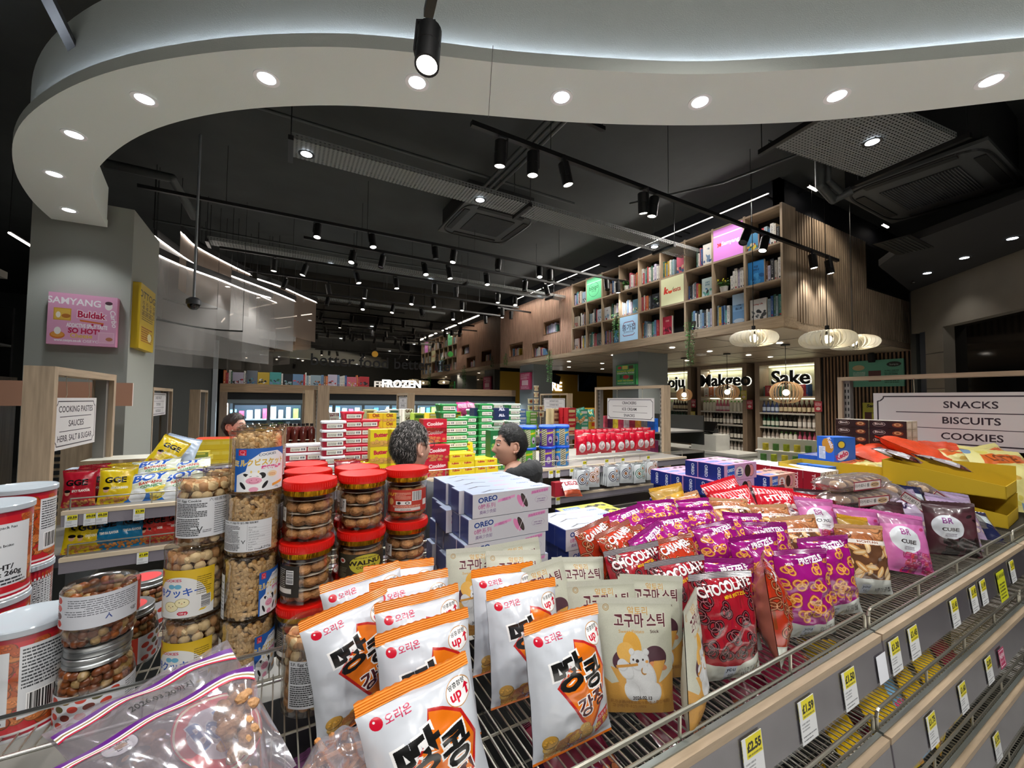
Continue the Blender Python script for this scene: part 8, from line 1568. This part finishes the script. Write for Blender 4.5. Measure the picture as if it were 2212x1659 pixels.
# ---- red cups
def kc(): 
    A = Art(512, 200, 'a01430'); 
    for k in range(2): A.ell(128+256*k, 100, 80, 64, 'c8202c'); A.text('Yopokki', 128+256*k, 90, 42, 'e8d0a0', 'c', .05, .1); A.ell(128+256*k, 40, 60, 20, 'd87a2c')
    t = thing('snack_cup', 'c', 'cup'); MB().lathe([(0, 0), (.045, 0), (.062, .12)], 28, uvr=(0, .12)).build('body', art_mat('redcup', A, .35, coat=.3), t, smooth=True); MB().lathe([(.062, .117), (.066, .118), (.066, .124), (0, .124)], 28).build('lid', mat('rimred', 'b01c38', .4), t); return t
for i in range(9): put('kc', kc, (3.72+.0*i, 1.52-.142*i if i < 6 else 1.45-.142*(i-6), TZ+.14 if i < 6 else TZ+.0), (0, 0, .2*i), 'dark red snack cup under the snacks sign, %s' % ORD[i], 'red snack cups') if 0 else put('kc', kc, (3.93, 1.50-.14*i, TZ+.09), (0, 0, .2*i+2), 'dark red snack cup under the snacks sign, %s' % ORD[i], 'red snack cups')
MB().box((3.85, .4, TZ-.0), (4.02, 1.6, TZ+.088)).build('riser_shelf', m_deck, None, label='low grey riser carrying the red snack cups', cat='shelf')
# ================================================================== BACK TRAY BOXES
def cbox(nm, key, w, d, h, front, side, top, label, group, cat='biscuit box'):
    if key not in ALB:
        f = lambda a, n: art_mat('cb_'+key+n, a, .35, coat=.2) if isinstance(a, Art) else S(a)
        ALB[key] = box_mb(w, d, h).mesh(nm, [f(front, 'f'), f(side, 's'), mat('crd', 'b0a898', .7), f(top, 't')])
    return ALB[key]
FW = Art(512, 120, 'd2d2da'); 
for k in range(120): FW.a[k] = FW.a[k]*(1-.0*k)
FW.text('OREO', 92, 78, 26, '24408c', 'c', .08, .08, 1.2, 'ffffff', .03); FW.text('0糖系列', 85, 46, 20, 'b85a90', 'c', .01, .05, 1.1); FW.text('真味少负担', 92, 20, 15, '6a4a84', 'c', .0, .05); FW.poly([(150, 66), (260, 84), (262, 98), (156, 82)], 'e8a0cc'); FW.text('0糖配方', 206, 74, 12, 'b04a90', 'c', .0, .1); FW.ell(300, 60, 16, 40, 'e88abc', .6); FW.ell(324, 62, 14, 42, '2a2420', .5); FW.ell(324, 62, 10, 36, '4a423e', .5); FW.line(304, 20, 340, 90, 3, 'f0e8f0')
FW.poly([(370, 88), (490, 100), (490, 116), (372, 104)], 'e8a0cc'); FW.text('添加真实玫瑰粉', 430, 94, 12, 'b04a90', 'c', 0, .05); FW.ell(440, 56, 44, 22, 'b0a0b8', inner=.96); FW.micro(410, 44, 470, 68, 2, '9080a0', 2)
FT2 = Art(512, 110, 'b0bcd4'); FT2.text('OREO', 440, 40, 22, '3a5aa8', 'c', .06); FT2.poly([(60, 30), (140, 66), (150, 60), (80, 28)], '3a3230'); FT2.poly([(130, 70), (220, 50), (215, 44), (135, 60)], '4a403c'); FT2.poly([(240, 60), (350, 50), (345, 42), (250, 46)], 'd890b0')
FS = Art(64, 64, '24347c'); FS.rect(0, 0, 64, 3, '18245c'); FS.rect(0, 61, 64, 64, '8a94c8')
w_, d_, h_ = .272, .062, .068; key = 'oreo_w'; me = cbox('biscuit_box', key, w_, d_, h_, FW, FS, FT2, '', '')
for j in range(5):
    for k in range(5):
        link('biscuit_box', me, None, (.61+random.uniform(-.012, .012)+(-.012 if k < 4 else 0)-.0*k, 1.08+d_*j+.031, Z0+.004+.0695*k), (0, 0, random.uniform(-.01, .01)), None, 'white and pink Oreo box, %s row back, %s layer up, tall block' % (ORD[j], ORD[k]), 'biscuit box', 'white Oreo boxes in the tall block') if (j < 1 or k < 5) else 0
for j in range(3):
    for k in range(3): link('biscuit_box', me, None, (.935+.012*(2-k), 1.06+d_*j+.031, Z0+.004+.0695*k), (0, 0, random.uniform(-.01, .01)), None, 'white and pink Oreo box in the low block, %s row back, %s layer up' % (ORD[j], ORD[k]), 'biscuit box', 'white Oreo boxes in the low block')
def oreo_col(c, tl, bl='2f62c8'):
    F_ = Art(420, 130, c); F_.rect(40, 8, 130, 122, bl); F_.text('OREO', 86, 74, 24, 'f0f2f8', 'c', .06, .1); F_.text('零负担', 86, 30, 20, 'dce4f4', 'c', .02); F_.ell(196, 64, 54, 46, 'f0dce4', inner=.0); F_.ell(196, 64, 54, 46, '5a2a4c', inner=.95)
    for q in range(3): F_.ell(196, 40+q*20, 34-q*8, 8, tl)
    F_.ell(300, 66, 40, 50, '241a1e'); F_.ell(300, 66, 32, 42, '3a2e32', inner=.9); F_.ell(346, 66, 40, 50, '241a1e', inner=.93); F_.ell(346, 66, 36, 46, 'e8909c' if c[0] == 'd' else 'e8c088'); F_.ell(300, 66, 40, 50, '241a1e')
    T_ = Art(420, 120, c); T_.rect(30, 30, 170, 92, bl); T_.text('DELIGHT', 100, 54, 20, 'dce4f4', 'c', .03)
    for q in range(5): T_.ell(230+q*36, 60+(12 if q % 2 else -8), 22, 20, '2c2428')
    return F_, T_
NS = Art(96, 110, '1c2e84'); NS.text('OREO', 50, 52, 22, 'dfe4f4', 'c', .06, -1.5707); NS.rect(0, 106, 96, 110, 'c8a0d0')
NS.a = NS.a
for (c, tl, cen, Yf, nj, nk, nm, wv) in (('d8a0cc', '3a4a8c', 1.955, 1.21, 6, [4, 4, 4, 3, 3, 3], 'pink and navy', .27), ('dd9c90', 'a83a3c', 2.33, 1.20, 2, [3, 3], 'peach and navy', .25)):
    F_, T_ = oreo_col(c, tl); me = cbox('biscuit_box', 'oreo_'+c, wv, .07, .078, F_, NS, T_, '', '')
    for j in range(nj):
        for k in range(nk[j]): link('biscuit_box', me, None, (cen+random.uniform(-.006, .006)+(.02 if k % 2 else 0)*(nm[0] == 'p'), Yf+.035+.0715*j, TZ-.035+.0795*k), (0, 0, random.uniform(-.015, .015)), None, '%s Oreo box, %s row back, %s layer up' % (nm, ORD[j], ORD[k]), 'biscuit box', nm+' Oreo boxes')
F_, T_ = oreo_col('c8d048', '2a8a4c'); me = cbox('biscuit_box', 'oreo_y', .26, .075, .075, F_, NS, T_, '', '')
for i, (X, Y, z, yw, rx) in enumerate([(1.15, 1.10, 0, 0, 0), (1.15, 1.18, 0, 0, 0), (1.15, 1.26, 0, 0, 0), (1.15, 1.10, 1, 2, 0), (1.16, 1.18, 1, 0, 0), (1.15, 1.26, 1, 0, 0), (1.16, 1.34, 1, 0, 0), (1.44, 1.08, 0, -3, 0), (1.46, 1.16, 0, 4, 0), (1.45, 1.08, 1, -6, 0), (1.47, 1.165, 1, -4, 0), (1.16, 1.34, 0, 0, 0), (1.17, 1.42, 1, 0, 0), (1.17, 1.42, 0, 0, 0)]): link('biscuit_box', me, None, (X, Y, TZ-.035+.0765*z), (R(rx), 0, R(yw)), None, 'lime yellow and navy Oreo box, %s of the flat pile' % ORD[i], 'biscuit box', 'lime yellow Oreo boxes')
A = Art(300, 110, '9a1420'); A.rect(0, 60, 300, 110, 'd8d4d8'); [A.ell(random.uniform(5, 295), random.uniform(64, 106), 6, 6, '5a1820') for _ in range(40)]; A.barcode(180, 8, 250, 50, 4); A.text('TOPPO', 70, 20, 20, 'f0e0e0', 'c', .05)
As = Art(100, 110, '9a1424'); As.text('TOPPO', 52, 54, 20, 'e8d0d0', 'c', .05, -1.57); me = cbox('biscuit_box', 'toppo', .2, .085, .12, A, As, 'e2e6ee', '', '')
for j in range(5):
    for k in range(2 if j < 5 else 1): link('biscuit_box', me, None, (2.62+.02*k, 1.12+.087*j+.04, TZ-.035+.122*k), None, None, 'dark red and white Toppo box, %s row back, %s' % (ORD[j], ('lower', 'upper')[k]), 'biscuit box', 'dark red and white boxes')
me = cbox('biscuit_box', 'whitebx', .2, .085, .05, 'd8dce4', 'c8ccd8', Art(200, 90, 'e0e6ee').micro(20, 20, 180, 70, 2, 'b8c4d4', 1), '', '')
for j in range(0):
    for k in range(2): link('biscuit_box', me, None, (2.42+.21*k, 1.45+.0*j-.087*0+.0+.0, TZ+.21+.052*j if k else TZ+.16-.035+.052*j-.1), None, None, 'flat white box behind the red ones, %s, %s' % (ORD[j], ('left', 'right')[k]), 'biscuit box', 'flat white boxes') if j < 2 else 0
# blue cracker boxes
A = Art(200, 200, '2068c8'); A.ell(70, 140, 40, 34, '183a7a'); A.ell(70, 142, 30, 26, 'e8c83a'); A.ell(80, 56, 60, 36, 'e8e0ec', .4); A.text('Kedo', 80, 42, 40, 'c81c5c', 'c', .08, .4)
B_ = Art(140, 200, '2060c0'); B_.ell(90, 130, 44, 60, 'c88a2c', .4); B_.rect(16, 20, 70, 120, 'dce0e6'); B_.micro(20, 26, 66, 116, 9, '606a78', 3, .4); B_.text('Kedo', 100, 150, 30, 'e8e0ec', 'c', .06, -1.2)
me = cbox('biscuit_box', 'kedo', .16, .12, .16, A, B_, '2a6ad0', '', ''); me2 = cbox('biscuit_box', 'kedo2', .12, .11, .11, A, '2060c0', '2a6ad0', '', '')
link('biscuit_box', me, None, (3.16, 1.30, TZ+.205), (0, 0, -.35), None, 'large blue cracker box standing highest by the dark boxes', 'biscuit box', 'blue cracker boxes')
for i, (X, Y, z) in enumerate([(2.88, 1.25, .095), (3.01, 1.25, .095), (3.14, 1.25, .095), (2.88, 1.37, .095), (3.01, 1.37, .095), (3.27, 1.27, .095)]): link('biscuit_box', me2, None, (X, Y, TZ+z), (0, 0, -.1), None, 'small blue cracker box, %s of the low row' % ORD[i], 'biscuit box', 'blue cracker boxes')
me = cbox('tray_box', 'darkblue', .42, .2, .12, '241c28', '2050b0', Art(200, 90, '2c3c8c').micro(6, 6, 194, 84, 5, 'c8ccf0', 3), '', ''); link('display_tray', me, None, (3.42, 1.45, TZ+.10), (0, 0, 0), None, 'open blue tray of dark chocolate sticks before the dark boxes', 'display tray'); me = cbox('riser', 'riser', .9, .3, .13, '6a6a70', '6a6a70', '6a6a70', '', ''); link('riser_shelf', me, None, (3.27, 1.36, TZ-.035), None, None, 'grey riser under the blue and dark boxes', 'shelf')
A = Art(300, 90, '2a1414'); A.ell(80, 48, 52, 26, 'c8b8b0', inner=.93); A.text('Binch', 80, 42, 24, 'e0d4cc', 'c', .03); A.ell(230, 44, 44, 26, '7a3a20'); A.ell(230, 48, 30, 16, 'c89a6a', inner=.5)
A2 = Art(90, 90, 'c8bca0'); A2.rect(18, 18, 72, 66, 'e0d8c4'); me = cbox('biscuit_box', 'binch', .085, .19, .052, A2, A, 'c8c0b4', '', '')
for a in range(2):
    for c_ in range(2):
        for k in range(7): link('biscuit_box', me, None, (3.52+.09*c_+(-.012 if k < 2 else 0), 1.14+.195*a, TZ+.097+.0535*k), (0, 0, 0), None, 'dark chocolate biscuit box, %s layer up, %s %s' % (ORD[k], ('near', 'far')[a], ('left', 'right')[c_]), 'biscuit box', 'dark chocolate biscuit boxes')
# ================================================================== CLEAR ZIP BAGS, front left
m_zip = clear('zip_film', 'f0ecf0', .25, .12, .20, 'a8a2a8', bump=.35, bscale=18); m_pur = mat('zip_purple', '5a1a7a', .3, coat=.5); m_redl = mat('zip_red', 'c02040', .3); m_wl = mat('zip_white', 'e8e4e8', .4); m_gold = mat('zip_gold', '8a7a4a', .4)
m_clu = mat('peanut_cluster', 'b88a5c', .6, noise=.25, nscale=60, bump=.6, bscale=120)
def quad_bag(label, TL, TR, BL, BR, bulge, zipt, cont=None, extra=None, seed=0, cat='snack bag'):
    TL, TR, BL, BR = map(Vector, (TL, TR, BL, BR)); o = (BL+BR)/2; t = thing('zip_bag', label, cat, o); n = ((TR-TL).cross(TL-BL)).normalized()
    if n.y > 0: n = -n
    def P(u, v, k=0.): 
        p = BL.lerp(BR, u).lerp(TL.lerp(TR, u), v); a = abs(2*u-1); T = bulge*max(0, 1-a**3)**.6*max(0, math.sin(math.pi*min(1, max(0, (1-v)*1.15))))**.6; w = .004*mn.noise(Vector((u*4+seed, v*5, k*2)))+.0025*math.sin(17*u+9*v+seed)
        return tuple(p-o+n*(T*k+w))
    m = MB(); m.grid(lambda u, v: P(u, v, 1), 26, 26); m.grid(lambda u, v: P(u, v, -1), 26, 26, flip=True); m.build('film', m_zip, t, smooth=True)
    for nm, v0, v1, mm in zipt:
        m = MB(); m.grid(lambda u, v: tuple(Vector(P(u, v, 1))+n*.0012), 26, 2, u0=.01, u1=.99, v0=v0, v1=v1); m.build(nm, mm, t, smooth=True)
    if cont: 
        r = random.Random(seed+3); m = MB()
        for (cu, cv, ru, rv) in cont:
            for _ in range(46):
                a, q = r.uniform(0, 6.28), math.sqrt(r.random()); p = Vector(P(cu+ru*q*math.cos(a), cv+rv*q*math.sin(a), 0))+n*r.uniform(-.5, .8)*bulge*.7; m.ball(p, (.009, .007, .007), 0, 7, 5, Matrix.Rotation(a, 3, 'Z'))
        m.build('cookies', m_clu, t, kind='stuff')
    if extra: extra(t, P, n)
    return t
ZT = [('zip_strip', .86, .90, m_pur), ('white_line', .845, .86, m_wl), ('gold_line', .83, .845, m_gold), ('white_line', .815, .83, m_wl), ('red_line', .80, .812, m_redl)]
def deco(art, u0, u1, v0, v1, nm='print'):
    def g(t, P, n):
        m = MB(); N_ = 12; vs = [tuple(Vector(P(u0+(u1-u0)*i/N_, v0+(v1-v0)*j/N_, 1))+n*.0016) for j in range(N_+1) for i in range(N_+1)]; fs = []; us = []
        for j in range(N_):
            for i in range(N_): a = j*(N_+1)+i; fs.append((a, a+1, a+N_+2, a+N_+1)); us.append([((i+p)/N_, (j+q)/N_) for p, q in ((0, 0), (1, 0), (1, 1), (0, 1))])
        m.add(vs, fs, 0, us); m.build(nm, art, t, smooth=True)
    return g
def cut_mat(name, art, key):
    """print whose key colour is bare film"""
    m = art_mat(name, art, .4); nt = m.node_tree; im = [x for x in nt.nodes if x.type == 'TEX_IMAGE'][0]; a = np.ones((art.H, art.W, 4), np.float32); a[..., :3] = art.a; kc_ = art.c(key); a[..., 3] = (np.abs(art.a-kc_).sum(-1) > .02).astype(np.float32)
    im.image.pixels.foreach_set(a.ravel()); im.image.update(); im.image.pack(); nt.links.new(im.outputs['Alpha'], nt.nodes['Principled BSDF'].inputs['Alpha']); return m
A = Art(600, 400, 'ff00ff'); A.text('2026.03.20까지', 300, 330, 28, '303030', 'c', .0); A.ell(90, 240, 62, 44, '202028'); A.ell(90, 240, 58, 40, 'e4e6ea'); A.text('맛있는', 90, 244, 20, '202028', 'c', .03); A.text('간식', 90, 218, 20, '202028', 'c', .03); A.ell(100, 180, 60, 18, '202028'); A.ell(400, 130, 190, 120, 'c02040', .1); A.ell(400, 130, 184, 114, 'e8e0c0', .1); A.ell(400, 130, 176, 106, 'd8d4dc', .1); A.ell(400, 130, 176, 106, 'd8404c', .1, .75); A.text('Bolo', 400, 110, 80, '5a8ac8', 'c', .05, .15, 1, 'e8eef4', .04)
m_zp = cut_mat('zip_print', A, 'ff00ff')
quad_bag('clear zip bag of cookie clusters with a purple strip, upper one at bottom left', aY(88, 1585, .80), aY(492, 1385, .84), aY(330, 1830, .52), aY(640, 1650, .60), .022, ZT, [(.25, .5, .14, .13), (.72, .52, .2, .16)], deco(m_zp, .05, .95, .1, .8), 1)
A = Art(300, 300, 'ff00ff'); A.ell(150, 120, 110, 100, '5a5060', inner=.985); m_zp2 = cut_mat('zip_print2', A, 'ff00ff')
quad_bag('clear zip bag with a purple strip lying in front of the other zip bag', aY(60, 1690, .62), aY(548, 1425, .70), aY(250, 1960, .47), aY(600, 1800, .52), .03, [('zip_strip', .90, .95, m_pur), ('white_line', .885, .9, m_wl), ('gold_line', .87, .885, m_gold), ('white_line', .855, .87, m_wl), ('red_line', .84, .853, m_redl)], [(.85, .6, .1, .3)], deco(m_zp2, .35, .8, .2, .7), 5)
A = Art(400, 300, 'ff00ff'); A.poly([(20, 20), (20, 190), (60, 240), (140, 262), (240, 256), (300, 280), (370, 262), (385, 20)], 'e8e6e8'); A.poly([(32, 20), (32, 184), (66, 228), (142, 250), (242, 244), (300, 268), (360, 252), (372, 20)], 'd8d0c8'); A.poly([(110, 20), (110, 240), (250, 236), (290, 20)], 'e8641c'); A.poly([(300, 20), (296, 250), (356, 240), (366, 20)], 'b89a4a'); A.text('만두과자', 200, 90, 70, 'f4f0ec', 'c', .05, .1); m_zp3 = cut_mat('zip_print3', A, 'ff00ff')
def sticks(t, P, n):
    m = MB(); r = random.Random(2)
    for _ in range(60):
        u, v = r.uniform(.1, .9), r.uniform(.1, .85); a = Vector(P(u, v, 0)); b_ = Vector(P(min(.95, max(.05, u+r.uniform(-.3, .3))), min(.9, max(.05, v+r.uniform(-.25, .25))), 0)); of = n*r.uniform(-.01, .014); m.cyl(a+of, b_+of+n*r.uniform(-.006, .006), .0045, 7)
    m.build('snack_sticks', mat('stick_brown', 'a8703c', .55, noise=.3, nscale=50, bump=.5, bscale=100), t, kind='stuff'); deco(m_zp3, .12, .95, .0, .55)(t, P, n)
quad_bag('clear bag of brown snack sticks with an orange and gold label at the bottom', aY(690, 1600, .66), aY(828, 1545, .68), aY(575, 1780, .50), aY(880, 1800, .50), .022, [], None, sticks, 9)
b = MB().lathe([(0, 0), (.05, 0), (.052, .01), (.052, .035), (0, .037)], 20); 
# purple bags on the tray below and nuts on the lower tiers
BAGS['purp'] = mk_bag('purp', art_simple('7a4a74', 'NUT', 'd8c8d8', '4a1c3c', None, 60, None), .2, .26, .06, seeds=2, rough=.2, back='6a4064', coat=.5)
for i, (X, Y) in enumerate([(.14, .60), (.16, .78), (.26, .68), (.38, .80), (.34, .58), (.55, .66), (.48, .74), (.62, .78)]): bag_at('purp', (X, Y, 1.062), R(20*i), R(78), 0, i, 'mauve bag lying on the tray under the orange bags, %s' % ORD[i], 'mauve bags below')
BAGS['jerky'] = mk_bag('jerky', art_simple('7a1c34', None, '', '2c2024', None, 60, ['b0603c', 'c8784c', '8a4a30']), .17, .23, .04, seeds=2, rough=.2, back='581428', coat=.5); BAGS['nuts'] = mk_bag('nuts', art_simple('d8b01c', None, '', 'e0c020', None, 60, ['b8843c', 'a06c2c', 'd09a4c']), .16, .2, .045, seeds=2, rough=.2, back='c8a01c', coat=.5); BAGS['bluen'] = mk_bag('bluen', art_simple('7ab0d8', 'MIX', 'c83a5a', None, None, 60, ['b8843c', 'd8c8a0']), .14, .19, .04, seeds=1, rough=.2, back='7ab0d8', coat=.5)
for i, (k, X, Y, z, yw, ln) in enumerate([('jerky', .86, .60, 1.055, 10, 60), ('jerky', 1.10, .58, 1.055, -20, 55), ('jerky', 1.22, .56, 1.055, 10, 40), ('jerky', 1.42, .62, 1.055, 30, 60), ('jerky', .60, .62, 1.055, 10, 62), ('nuts', 1.42, .50, .815, 10, 30), ('nuts', 1.62, .5, .815, -5, 30), ('bluen', 1.74, .5, .815, 0, 34), ('nuts', 1.85, .49, .815, 10, 30), ('nuts', 2.02, .5, .815, 0, 28), ('nuts', 1.5, .56, .575, 10, 40), ('jerky', 2.3, .52, .815, 10, 40), ('jerky', 1.9, .6, .575, 0, 50), ('nuts', 1.7, .7, .815, 30, 70), ('nuts', 1.9, .75, .815, -30, 70)]): bag_at(k, (X, Y, z), R(yw), R(ln), 0, i, '%s on a lower tray of the front unit, %s counted along' % ({'jerky': 'dark red dried meat bag', 'nuts': 'yellow nut bag', 'bluen': 'pale blue nut bag'}[k], ORD[i]), 'bags on the lower trays')
